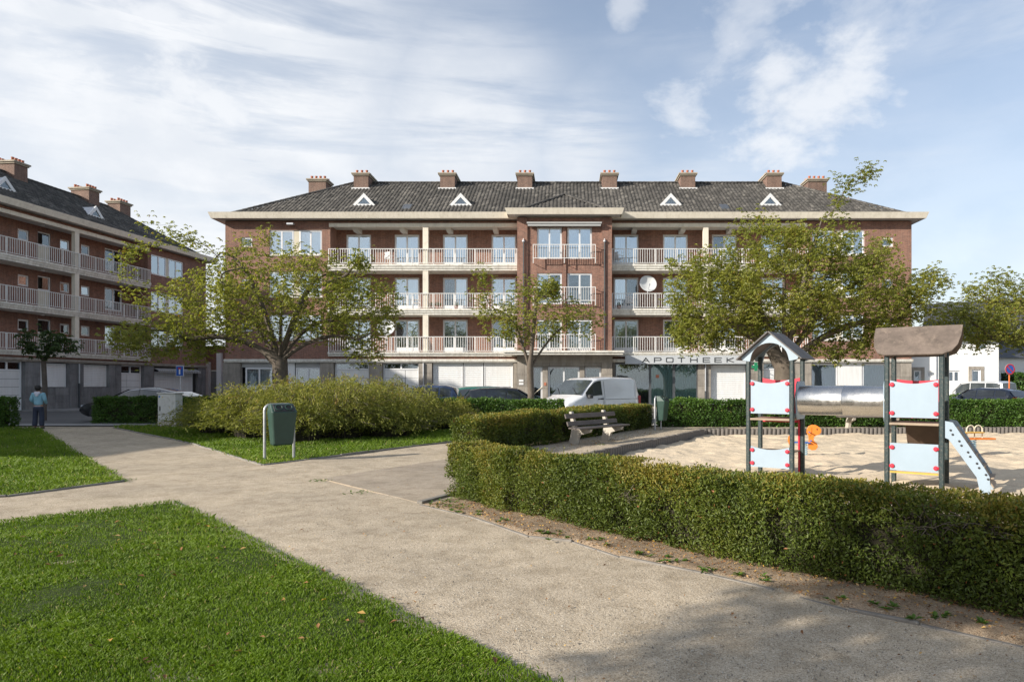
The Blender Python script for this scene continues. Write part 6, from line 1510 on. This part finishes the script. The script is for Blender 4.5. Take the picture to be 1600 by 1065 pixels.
# brushed look on the steel
m = MATS['steel']; n_ = m.node_tree.nodes; l_ = m.node_tree.links; b_ = n_['Principled BSDF']; rr_ = nramp(n_, l_, nnoise(n_, l_, 7, 6, .7, coord(n_, l_)), [(.3, (.18, .18, .18)), (.7, (.38, .38, .38))]); l_.new(rr_, b_.inputs['Roughness'])
o0 = G(1169.5, 729.5)
play = thing('play_structure', 'two wooden play towers with pale blue panels joined by a steel tunnel', 'play structure', (o0[0], o0[1], 0), math.atan2(-.57, .82))
TD = .68; TW = .84; OX = 2.475
def post(x, y, z1, z0=-.3):
    b = MB(); n = 12; r = .046; rings = []
    pts = [((r * (1 + .0 * k)) * cos(2 * pi * k / n), r * sin(2 * pi * k / n)) for k in range(n)]
    pts = [(p[0] * (.86 if k % 3 == 0 else 1), p[1] * (.86 if k % 3 == 0 else 1)) for k, p in enumerate(pts)]
    b.prism([(x + u, y + v) for u, v in pts], 'z', z0, z1); return b.build('post', 'play_post', play)
for ox in (0, OX):
    for x, y in ((0, 0), (TW, 0), (0, TD), (TW, TD)): post(ox + x, y, 2.16)
def ppanel(x0, x1, z0, z1, y, sag=.07, mat='play_panel', bottom_sag=.0, bolts=True, axis='y', th=.022):
    n = 12; top = [(x0 + (x1 - x0) * k / n, z1 - sag * math.sin(pi * k / n)) for k in range(n + 1)]; bot = [(x1 - (x1 - x0) * k / n, z0 + bottom_sag * math.sin(pi * k / n)) for k in range(n + 1)]
    b = MB(); b.prism(top + bot, axis, y, y + th); o = b.build('panel', mat, play)
    if bolts:
        for bx in (x0 + .035, x1 - .035):
            for bz in (z0 + .075, z1 - .075):
                c = MB(); c.lathe([(.022, 0), (.038, .004), (.038, .018), (.028, .028), (.001, .03)], 12)
                if axis == 'y': M = Matrix.Translation((bx, y - .001, bz)) @ Matrix.Rotation(radians(90), 4, 'X')
                else: M = Matrix.Translation((y - .001, bx, bz)) @ Matrix.Rotation(radians(-90), 4, 'Y')
                c.v = [tuple(M @ Vector(p)) for p in c.v]; c.box(bx - (.07 if bx < (x0 + x1) / 2 else -.0), bx + (.0 if bx < (x0 + x1) / 2 else .07), y - .012, y - .002, bz - .02, bz + .02) if axis == 'y' else None
                c.build('bolt_cap', 'play_red', o)
    return o
# gabled tower
g = .05
ppanel(g, TW - g, 1.05, 1.70, -.012, .07, bottom_sag=.0); ppanel(g, TW - g, .02, .42, -.012, .06)
ppanel(g, TW - g, 1.02, 1.74, TD - .01, .05, 'play_red', bolts=False); ppanel(.07, TD - .07, .98, 1.06, TW + .0, .0, bolts=False, axis='x')
# ring panel that carries the tunnel mouth
def ringpanel(x):
    b = MB(); n = 24; cy_, cz_ = TD / 2, 1.31; r = .275; vs = []
    for k in range(n):
        a = 2 * pi * k / n; ca, sa = cos(a), sin(a); m_ = min((TD / 2 - .06) / max(abs(ca), 1e-6), .36 / max(abs(sa), 1e-6)); vs.append(((cy_ + min(r, m_ * .98) * ca, cz_ + r * sa), (cy_ + m_ * ca, cz_ + m_ * sa)))
    for k in range(n):
        a, c = vs[k], vs[(k + 1) % n]
        b.add([(x, a[0][0], a[0][1]), (x, a[1][0], a[1][1]), (x, c[1][0], c[1][1]), (x, c[0][0], c[0][1])] + [(x + .022, a[0][0], a[0][1]), (x + .022, a[1][0], a[1][1]), (x + .022, c[1][0], c[1][1]), (x + .022, c[0][0], c[0][1])],
              [(0, 1, 2, 3), (7, 6, 5, 4), (0, 3, 7, 4), (1, 5, 6, 2)])
    return b.build('panel', 'play_panel', play)
ringpanel(TW + .05); ringpanel(OX - .07)
MB().cbox(.04, TW - .04, -.03, TD + .02, .92, .96, .006).build('platform', 'play_wood', play)
MB().cbox(.04, TW - .04, .02, TD - .03, .30, .33, .006).build('bench_board', 'play_wood', play)
MB().tube([(TW - .06, TD - .02, -.1), (TW - .06, TD - .02, .92)], .022, 8).build('slide_pole', 'play_red', play)
MB().box(.05, TW - .05, TD - .0, TD + .03, .86, .91).build('beam', 'play_red', play)
# gable roof: two plywood slopes, arched blue gable boards
za, zr, hwid, oh = 2.08, 2.60, .62, .13
def slope(x_e, x_r, y0, y1, z_e, z_r, mat, th=.022, name='roof_board', ang=None):
    b = MB(); d = Vector((x_r - x_e, 0, z_r - z_e)).normalized(); n = Vector((-d.z, 0, d.x)); n = n if n.z > 0 else -n
    p = [(x_e, z_e), (x_r, z_r), (x_r + n.x * th, z_r + n.z * th), (x_e + n.x * th, z_e + n.z * th)]; b.prism(p, 'y', y0, y1); return b.build(name, mat, play)
cx_ = TW / 2
slope(cx_ - hwid, cx_ + .0, -oh, TD + oh, za, zr, 'grey_ply'); slope(cx_ + hwid, cx_, -oh, TD + oh, za, zr, 'grey_ply')
for y in (-.045, TD + .02):
    arch = [(cx_ - hwid + .08, za + .035), (cx_ - hwid + .22, za + .03)]; 
    arch = [(cx_ - hwid + .09, za - .0), (cx_ - hwid + .24, za - .03)] + [(cx_ + .36 * math.sin(a), za - .0 + .30 * cos(a) + .02) for a in np.linspace(-pi / 2 * .85, pi / 2 * .85, 13)] + [(cx_ + hwid - .24, za - .03), (cx_ + hwid - .09, za), (cx_ + hwid - .07, za + .045), (cx_, zr - .02), (cx_ - hwid + .07, za + .045)]
    MB().prism(arch, 'y', y, y + .024).build('gable_board', 'play_panel', play)
# second tower
ppanel(OX + g, OX + TW - g, 1.04, 1.68, -.012, .06); ppanel(OX + g, OX + TW - g, .13, .60, -.012, .0); ppanel(OX + g, OX + TW - g, 1.0, 1.70, TD - .01, .03, 'play_red', bolts=False)
MB().cbox(OX + .04, OX + TW - .04, -.03, TD + .02, .91, .95, .006).build('platform', 'play_wood', play); MB().box(OX + .05, OX + TW - .05, -.02, .02, .085, .115).build('rail', 'play_yellow', play)
q = MB(); q.add([(OX + .18, TD + .02, .90), (OX + TW - .12, TD + .02, .90), (OX + TW - .12, TD + .60, .12), (OX + .18, TD + .60, .12), (OX + .18, TD + .05, .93), (OX + TW - .12, TD + .05, .93), (OX + TW - .12, TD + .63, .15), (OX + .18, TD + .63, .15)],
    [(0, 1, 2, 3), (7, 6, 5, 4), (0, 4, 5, 1), (1, 5, 6, 2), (2, 6, 7, 3), (3, 7, 4, 0)]); q.build('climbing_board', 'brown_board', play)
for k in range(3): MB().cbox(OX + .22, OX + TW - .16, TD + .10 + .17 * k, TD + .14 + .17 * k, .80 - .23 * k, .84 - .23 * k, .006).build('foothold', 'play_wood', play)
# its roof: two curved-edge slopes with the ridge along the tunnel
def curved_roof(sgn):
    y_r = TD / 2; y_e = -.10 if sgn < 0 else TD + .10; z_r, z_e = 2.60, 2.10; x0, x1 = OX - .24, OX + TW + .28; n = 12
    prof = []   # (along, t) outline, t=0 ridge .. 1 eave
    prof = [(x0, 0.0), (x1, 0.0), (x1 - .01, .35), (x1 - .05, .68), (x1 - .13, .90), (x1 - .26, 1.0), (x0 + .22, 1.0), (x0 + .10, .92), (x0 + .03, .70), (x0 + .0, .35)]
    d = Vector((0, y_e - y_r, z_e - z_r)); nn_ = Vector((0, -(z_e - z_r), (y_e - y_r))).normalized(); nn_ = nn_ if nn_.z > 0 else -nn_; b = MB()
    lo = [(x, y_r + d.y * t_, z_r + d.z * t_) for x, t_ in prof]; up = [(x, y + nn_.y * .025, z + nn_.z * .025) for x, y, z in lo]; m_ = len(lo)
    b.add(lo + up, [tuple(range(m_)), tuple(range(2 * m_ - 1, m_ - 1, -1))] + [(i, m_ + i, m_ + (i + 1) % m_, (i + 1) % m_) for i in range(m_)]); return b.build('roof_board', 'weathered_ply', play)
curved_roof(-1); curved_roof(1)
for x in (OX + .0, OX + TW): MB().prism([(.0, 2.08), (TD, 2.08), (TD / 2, 2.50)], 'x', x - .012, x + .012).build('gable_board', 'weathered_ply', play)
# steel tunnel with rolled seams
b = MB(); n = 40; xs_ = [TW + .03, TW + .05, TW + .85, TW + .862, TW + .874, OX - .06, OX - .04]; rs_ = [.285, .270, .270, .276, .270, .270, .285]
vs = [(x, TD / 2 + r * cos(2 * pi * k / n), 1.31 + r * sin(2 * pi * k / n)) for x, r in zip(xs_, rs_) for k in range(n)]
b.add(vs, [(i * n + k, i * n + (k + 1) % n, (i + 1) * n + (k + 1) % n, (i + 1) * n + k) for i in range(len(xs_) - 1) for k in range(n)])
o = b.build('tunnel', 'steel', play, smooth=True); sm = o.modifiers.new('wall', 'SOLIDIFY'); sm.thickness = .008
# step ladder with pale blue cheeks
for y in (-.01, TD - .02):
    poly = [(OX + TW + .05, 1.0), (OX + TW + .05, .72), (OX + TW + .10, .70), (OX + TW + .50, .10), (OX + TW + .56, -.2), (OX + TW + .70, -.2), (OX + TW + .68, .12), (OX + TW + .60, .27), (OX + TW + .16, .98)]
    MB().prism(poly, 'y', y, y + .024).build('ladder_cheek', 'play_panel', play)
    if y < 0:
        for k in range(5):
            for s in (0, 1):
                bx = OX + TW + .13 + .125 * k + s * .03; bz = .78 - .175 * k + (1 - s) * .07 - .0
                c = MB().lathe([(.001, 0), (.018, 0), (.018, .01), (.010, .016), (.001, .016)][::1], 8); M = Matrix.Translation((bx, y - .001, bz)) @ Matrix.Rotation(radians(90), 4, 'X'); c.v = [tuple(M @ Vector(p)) for p in c.v]; c.build('bolt', 'car_trim', play)
for k in range(5): MB().cbox(OX + TW + .10 + .125 * k, OX + TW + .24 + .125 * k, .016, TD - .022, .78 - .175 * k, .805 - .175 * k, .005).build('step', 'play_wood', play)
MB().box(0, .022, .014, TD - .022, -.05, 1.05, M=Matrix.Translation((OX + TW + .70, 0, -.02)) @ Matrix.Rotation(radians(-31), 4, 'Y')).build('slide_board', 'play_wood', play)

# ------------------------------------------------------------------ spring riders
def helix(r, z0, z1, turns, t=.011):
    return MB().tube([(r * (1 - .12 * k / (turns * 10)) * cos(2 * pi * k / 10), r * sin(2 * pi * k / 10), z0 + (z1 - z0) * k / (turns * 10)) for k in range(turns * 10 + 1)], t, 5)
p = G(1257, 703); r1 = thing('spring_rider', 'orange animal-shaped spring rider on a pale blue spring beside the left tower', 'spring rider', (p[0], p[1], -.12), radians(-14)); r1.scale = (.86, .86, .86)
helix(.085, 0, .34, 6).build('spring', 'spring_blue', r1); MB().cbox(-.35, .16, -.11, .11, .345, .375, .01).build('seat', 'play_blue', r1)
prof = [(.10, .20), (.19, .145), (.30, .155), (.36, .24), (.34, .34), (.26, .40), (.245, .50), (.30, .56), (.40, .60), (.45, .66), (.45, .74), (.40, .80), (.31, .86), (.20, .87), (.11, .83), (.06, .74), (.055, .64), (.10, .56), (.11, .46), (.10, .34)]
hd_ = MB().prism(prof, 'y', -.02, .02).build('head_plate', 'play_orange', r1); md = hd_.modifiers.new('bevel', 'BEVEL'); md.width = .008; md.segments = 2
MB().prism([(.15, .80), (.19, .79), (.185, .60), (.13, .55), (.12, .60)], 'y', -.034, -.021).build('ear', 'play_orange', r1)
q = MB(); q.lathe([(.001, 0), (.02, 0), (.02, .008), (.001, .008)], 10); M = Matrix.Translation((.335, -.021, .74)) @ Matrix.Rotation(radians(90), 4, 'X'); q.v = [tuple(M @ Vector(v)) for v in q.v]; q.build('eye', 'car_trim', r1)
MB().tube([(.16, -.16, .42), (.16, .16, .42)], .022, 8).build('foot_bar', 'play_blue', r1); MB().tube([(.12, -.17, .66), (.12, .17, .66)], .018, 8).build('handle_bar', 'play_blue', r1)
MB().prism([(-.42, .30), (-.34, .22), (-.30, .40), (-.30, .55), (-.36, .60), (-.44, .52), (-.46, .40)], 'y', -.02, .02).build('tail_plate', 'play_orange', r1)
p = G(1517, 702); r2 = thing('spring_rider', 'flat orange spring rider with two beige hoops on a blue coil near the right edge', 'spring rider', (p[0], p[1], -.12), radians(4))
helix(.12, 0, .36, 7, .013).build('spring', 'spring_blue', r2); MB().cbox(-.48, .56, -.14, .14, .37, .41, .012).build('seat', 'play_orange', r2); MB().cbox(-.22, .28, -.12, .12, .53, .56, .01).build('tray', 'play_yellow', r2)
for x in (-.02, .18):
    MB().tube([(x - .10, -.02, .41), (x - .10, -.02, .62)] + [(x - .10 * cos(a), -.02, .62 + .10 * sin(a)) for a in np.linspace(.3, pi - .3, 7)] + [(x + .10, -.02, .62), (x + .10, -.02, .41)], .014, 7).build('hoop', 'play_beige', r2)

# ------------------------------------------------------------------ balcony furniture
def plastic_chair(label, px, py_floor, Y, rz):
    t = thing('plastic_chair', label, 'chair', (LX(px, Y), Y, LZ(py_floor, Y)), rz, 'white plastic chairs on the balconies')
    MB().cbox(-.24, .24, -.22, .22, .41, .44, .01).build('seat', 'sign_white', t)
    b = MB(); n = 7
    for k in range(n): 
        x = -.2 + .4 * k / (n - 1); b.cbox(x - .02, x + .02, .20, .225, .44, .80 - .06 * abs(x) / .2, .004)
    b.cbox(-.24, .24, .195, .235, .78, .86, .01); b.build('backrest', 'sign_white', t)
    for sx in (-1, 1):
        MB().cbox(sx * .25 - .025, sx * .25 + .025, -.22, .22, .62, .65, .008).build('armrest', 'sign_white', t)
        for sy in (-1, 1): MB().tube([(sx * .25, sy * .24, 0), (sx * .24, sy * .2, .62)], .02, 6).build('leg', 'sign_white', t)
    return t
def balfloor(f): return [3.71, 6.49, 9.35][f]
def bchair(label, px, f, rz=0.3, Y=44.5):
    t = plastic_chair(label, px, 0, Y, rz); t.location.z = balfloor(f); return t
bchair('white plastic chair on the top balcony beside the left column', 609, 2, 2.6)
bchair('white reclining plastic chair on the middle balcony just left of the column', 651, 1, 1.9)
bchair('white plastic chair on the middle balcony near its right end', 757, 1, 3.3)
bchair('white plastic chair on the middle balcony beside the large dish', 983, 1, 3.0)
bchair('white plastic chair at the left end of the right-hand top balcony', 966, 2, 2.2)
def dish(label, px, py, f, Y=44.2):
    x = LX(px, Y); z = LZ(py, Y) - balfloor(f); t = thing('satellite_dish', label, 'satellite dish', (x, Y, balfloor(f)), 0, 'satellite dishes on the balconies')
    MB().tube([(0, .1, 0), (0, .1, z)], .03, 8).build('mast', 'zinc', t)
    q = MB(); q.lathe([(.001, 0), (.2, .018), (.4, .072), (.55, .135), (.565, .135), (.4, .06), (.2, .004), (.001, -.012)], 28); M = Matrix.Translation((0, .04, z)) @ Matrix.Rotation(radians(8), 4, 'Z') @ Matrix.Rotation(radians(72), 4, 'X'); q.v = [tuple(M @ Vector(v)) for v in q.v]
    q.build('reflector', 'dish_white', t, smooth=True); MB().tube([(.02, -.02, z - .5), (.05, -.52, z - .12)], .018, 6).build('arm', 'zinc', t); MB().cbox(.0, .1, -.60, -.50, z - .16, z - .04, .01).build('receiver', 'zinc', t)
mat_plain('dish_white', (.62, .63, .62), .5, var=.05)
dish('large satellite dish on the lowest balcony left of the column', 603, 512, 0); dish('large white satellite dish on the middle balcony right of the entrance bay', 1012, 444, 1)
mat_plain('pot_red', (.35, .10, .05), .8)
def potplant(label, px, f, Y=44.2, h=.35):
    t = thing('potted_plant', label, 'potted plant', (LX(px, Y), Y, balfloor(f)), 0, 'potted plants on the balconies'); MB().lathe([(.09, 0), (.13, .2), (.14, .22), (.12, .22)], 12).build('pot', 'pot_red', t)
    r = np.random.default_rng(int(px)); n = 90; D = r.normal(0, 1, (n, 3)); D[:, 2] = abs(D[:, 2]) + .4; P = np.zeros((n, 3)) + [0, 0, .2] + norm(D) * (r.random(n) * h * .7)[:, None]; V, Fc_ = leaves(P, D, r.normal(0, 1, (n, 3)), .09, .05); mesh_np('foliage', V, Fc_, 'privet_leaf', t, np.repeat(r.random(n), 2))
for px, f, w in ((597, 1, 'between two glass doors'), (612, 1, 'left of the bright glass door'), (675, 1, 'right of the column'), (684, 1, 'next to the half-dark glass door'), (713, 1, 'in front of the half-dark glass door'), (967, 1, 'at the left end beside the entrance bay')):
    potplant('potted plant on the middle balcony ' + w, px, f)

# ------------------------------------------------------------------ buildings at the edges
wh = thing('white_house', 'white rendered house right beside the long building at the right edge', 'house', (22.75, 44.9, 0), math.atan2(-.08, 1))
def whole(px0, px1, py0, py1, Yh=44.5):
    return (round(LX(px0, Yh) - 22.75, 2), round(LX(px1, Yh) - 22.75, 2), round(LZ(py1, Yh), 2), round(LZ(py0, Yh), 2))
wins = [whole(1432.5, 1444, 578, 604), whole(1453, 1459.5, 579, 590), whole(1484.5, 1503, 578.5, 597), whole(1520, 1533.5, 577, 604), whole(1529, 1545, 536, 547), whole(1437, 1449, 539, 549)]
Lw = LX(1562, 44.4) - 22.75
for w_ in wins: window(wh, *w_, 0, 2 if w_[1] - w_[0] > .7 else 1, 'blind_grey' if w_[3] > 2.55 else 'unlit_room', 'glass_dull')
wall(wh, 'wall', 'white_render', -.3, Lw, 0, 4.6, 0, wins); wall(wh, 'wall', 'white_render', .001, 7, 0, 4.6, Lw, face='x+')
for w_ in (wins[0], wins[3]):
    for s0, s1 in ((w_[0] - .2, w_[0] - .002), (w_[1] + .002, w_[1] + .2)): MB().box(s0, s1, -.03, .05, .0, w_[3] + .0).build('door_surround', 'stone', wh)
    MB().box(w_[0] - .2, w_[1] + .2, -.035, .05, w_[3] + .002, w_[3] + .2).build('door_surround', 'stone', wh)
b = MB(); b.prism([(-.3, 4.5), (3.5, 5.3), (7.2, 4.5), (7.2, 4.62), (3.5, 5.45), (-.3, 4.62)], 'x', -.3, Lw + .25); b.build('roof', 'slate', wh)
x = LX(1467, 44.4) - 22.75; MB().tube([(x, -.06, 0), (x, -.06, 4.45)], .04, 6).build('downpipe', 'zinc', wh)
hb = thing('hall', 'building with a large dark slate roof behind the white house', 'building', (33.0, 60.0, 0), math.atan2(-.57, .82))
b = MB(); b.prism([(0, 0), (9, 0), (9, 5.2), (4.5, 8.9), (0, 5.2)], 'x', -1.5, 22); b.build('wall', 'white_render', hb)
b = MB(); b.prism([(-.35, 4.95), (4.5, 9.05), (9.35, 4.95), (9.35, 5.15), (4.5, 9.25), (-.35, 5.15)], 'x', -1.8, 22.3); b.build('roof', 'slate', hb)
wb = thing('garden_building', 'low pale building behind the no-parking sign at the right edge', 'building', (30.2, 48.5, 0), radians(-6))
wall(wb, 'wall', 'white_render', 0, 16, 0, 3.5, 0, [(.5, 1.1, 1.0, 2.6)]); window(wb, .5, 1.1, 1.0, 2.6, 0, 1, 'unlit_room', 'glass_dull'); b = MB(); b.prism([(-.3, 3.5), (4, 4.6), (8.3, 3.5)], 'x', -.3, 16.3); b.build('roof', 'slate', wb); MB().box(-.02, 0, .02, 8, 0, 3.5).build('wall', 'white_render', wb)
hedge('tall_hedge', 'tall dark clipped hedge under the right-hand trees behind the no-parking sign', [(29.6, 45.5), (38, 44.5)], 1.2, 2.35, 260, .17, 'privet_leaf', 51, wob=.12)
hedge('clipped_hedge', 'low clipped hedge in front of the white house', [(23.5, 42.6), (26.5, 42.5)], .6, .9, 300, .15, 'privet_leaf', 52, wob=.08)
# link between the two brick buildings
lk = thing('linking_building', 'low brick link with white pipes between the two apartment buildings', 'building', (-31.5, 60.5, 0), 0)
wall(lk, 'wall', 'brick', -3, 12, 2.9, 4.9, 0); wall(lk, 'wall', 'shaded_stone', -3, 12, 0, 2.8, 0, [(1.2, 3.4, 0, 2.3)]); MB().box(-3, 12, -.1, .3, 2.8, 2.9).build('ledge', 'cream_concrete', lk); MB().box(-3, 12, -.1, 6, 4.9, 5.05).build('roof', 'slate', lk)
MB().box(1.2, 3.4, .25, .3, 0, 2.3).build('garage_door', 'dark_interior', lk)
for px_, w_ in ((325.5, .16), (343, .20)):
    x = LX(px_, 60.3) + 31.5; MB().box(x - w_, x + w_, -.35, -.05, 0, 3.6 if w_ < .2 else 4.4).build('pipe_casing', 'white_pvc', lk)
# ------------------------------------------------------------------ boy
mat_plain('skin', (.30, .17, .11), .6, var=.05); mat_plain('hoodie', (.22, .42, .52), .85, var=.10, vscale=7, bump=.2, bscale=30); mat_plain('hood_lining', (.58, .58, .66), .85, var=.08); mat_plain('jeans', (.028, .036, .062), .85, var=.25, vscale=6); mat_plain('hair', (.010, .009, .009), .6); mat_plain('shoe', (.03, .03, .035), .6)
def skin(name, mat, par, verts, edges, radii, root=0, sub=2):
    me = bpy.data.meshes.new(name); me.from_pydata(verts, edges, []); o = bpy.data.objects.new(name, me); link(o, par)
    o.modifiers.new('skin', 'SKIN'); me.materials.append(MATS[mat]); 
    if not me.skin_vertices: me.skin_vertices.new() if hasattr(me.skin_vertices, 'new') else None
    for i, r in enumerate(radii): me.skin_vertices[0].data[i].radius = (r, r) if not isinstance(r, tuple) else r
    me.skin_vertices[0].data[root].use_root = True
    s = o.modifiers.new('sub', 'SUBSURF'); s.levels = sub; s.render_levels = sub; o.modifiers['skin'].use_smooth_shade = True; return o
pb = G(60, 669.5); boy = thing('person', 'boy in a light blue hooded top and dark jeans standing with his back turned', 'person', (pb[0], pb[1], .0), radians(12))
k = .97
B = [(0, 0, .84), (0, .01, 1.0), (0, .02, 1.17), (0, .01, 1.29), (0, .0, 1.36), (-.01, .02, 1.42), (-.015, .03, 1.49),
     (-.155, .0, 1.26), (-.215, -.02, 1.05), (-.17, .16, .93), (-.10, .24, .97), (.155, 0, 1.26), (.215, -.02, 1.05), (.18, .16, .92), (.11, .24, .95),
     (-.085, 0, .80), (-.10, .015, .46), (-.11, -.02, .09), (-.12, .08, .035), (.085, 0, .80), (.10, .015, .46), (.105, -.02, .09), (.13, .08, .035)]
E = [(0, 1), (1, 2), (2, 3), (3, 4), (4, 5), (5, 6), (3, 7), (7, 8), (8, 9), (9, 10), (3, 11), (11, 12), (12, 13), (13, 14), (0, 15), (15, 16), (16, 17), (17, 18), (0, 19), (19, 20), (20, 21), (21, 22)]
Rr = [(.12, .095), (.115, .085), (.13, .09), (.10, .08), .045, .085, .078, .055, .042, .034, .032, .055, .042, .034, .032, .08, .055, .038, .035, .08, .055, .038, .035]
skin('body', 'skin', boy, B, E, Rr)
for sx in (-1, 1):
    for i in range(4):
        hx_ = sx * .105 + (i - 1.5) * .018; skin('finger', 'skin', boy, [(hx_, .25, .96), (hx_ - sx * .01, .285, .965 + .004 * i), (hx_ - sx * .02, .30, .94)], [(0, 1), (1, 2)], [.009, .0085, .007], sub=1)
hd2 = skin('hoodie', 'hoodie', boy, [(0, 0, .83), (0, .0, .95), (0, .01, 1.15), (0, .005, 1.28), (-.16, 0, 1.265), (-.225, -.03, 1.05), (-.175, .15, .925), (.16, 0, 1.265), (.225, -.03, 1.05), (.185, .15, .915)],
     [(0, 1), (1, 2), (2, 3), (3, 4), (4, 5), (5, 6), (3, 7), (7, 8), (8, 9)], [(.155, .125), (.15, .12), (.165, .125), (.12, .10), .075, .066, .045, .075, .066, .045])
skin('hem', 'hood_lining', boy, [(0, 0, .80), (0, 0, .835)], [(0, 1)], [(.158, .128), (.16, .13)], sub=2)
skin('hood', 'hood_lining', boy, [(-.085, -.05, 1.33), (0, -.115, 1.27), (.085, -.05, 1.33), (0, -.125, 1.17)], [(0, 1), (1, 2), (1, 3)], [.05, (.085, .05), .05, (.03, .02)])
skin('trousers', 'jeans', boy, [(0, 0, .86), (0, 0, .80), (-.088, 0, .72), (-.105, .01, .44), (-.115, -.01, .08), (.088, 0, .72), (.105, .01, .44), (.115, -.01, .08)], [(0, 1), (1, 2), (2, 3), (3, 4), (1, 5), (5, 6), (6, 7)], [(.135, .11), (.13, .11), .098, .083, .088, .098, .083, .088], root=1)
q = MB(); q.lathe([(.03, -.10), (.07, -.075), (.093, -.03), (.101, .02), (.096, .065), (.075, .10), (.04, .122), (.001, .128)], 16); q.v = [(x * (.95), y * 1.05, z) for x, y, z in q.v]; q.build('hair', 'hair', boy, smooth=True, loc=(-.012, -.012, 1.475))
for sx in (-1, 1):
    skin('shoe', 'shoe', boy, [(sx * .115, -.05, .04), (sx * .12, .05, .038), (sx * .13, .13, .03)], [(0, 1), (1, 2)], [.045, .045, .034], sub=2)
    skin('ear', 'skin', boy, [(-.012 + sx * .088, .02, 1.42), (-.012 + sx * .092, .015, 1.45)], [(0, 1)], [.012, .016], sub=1)
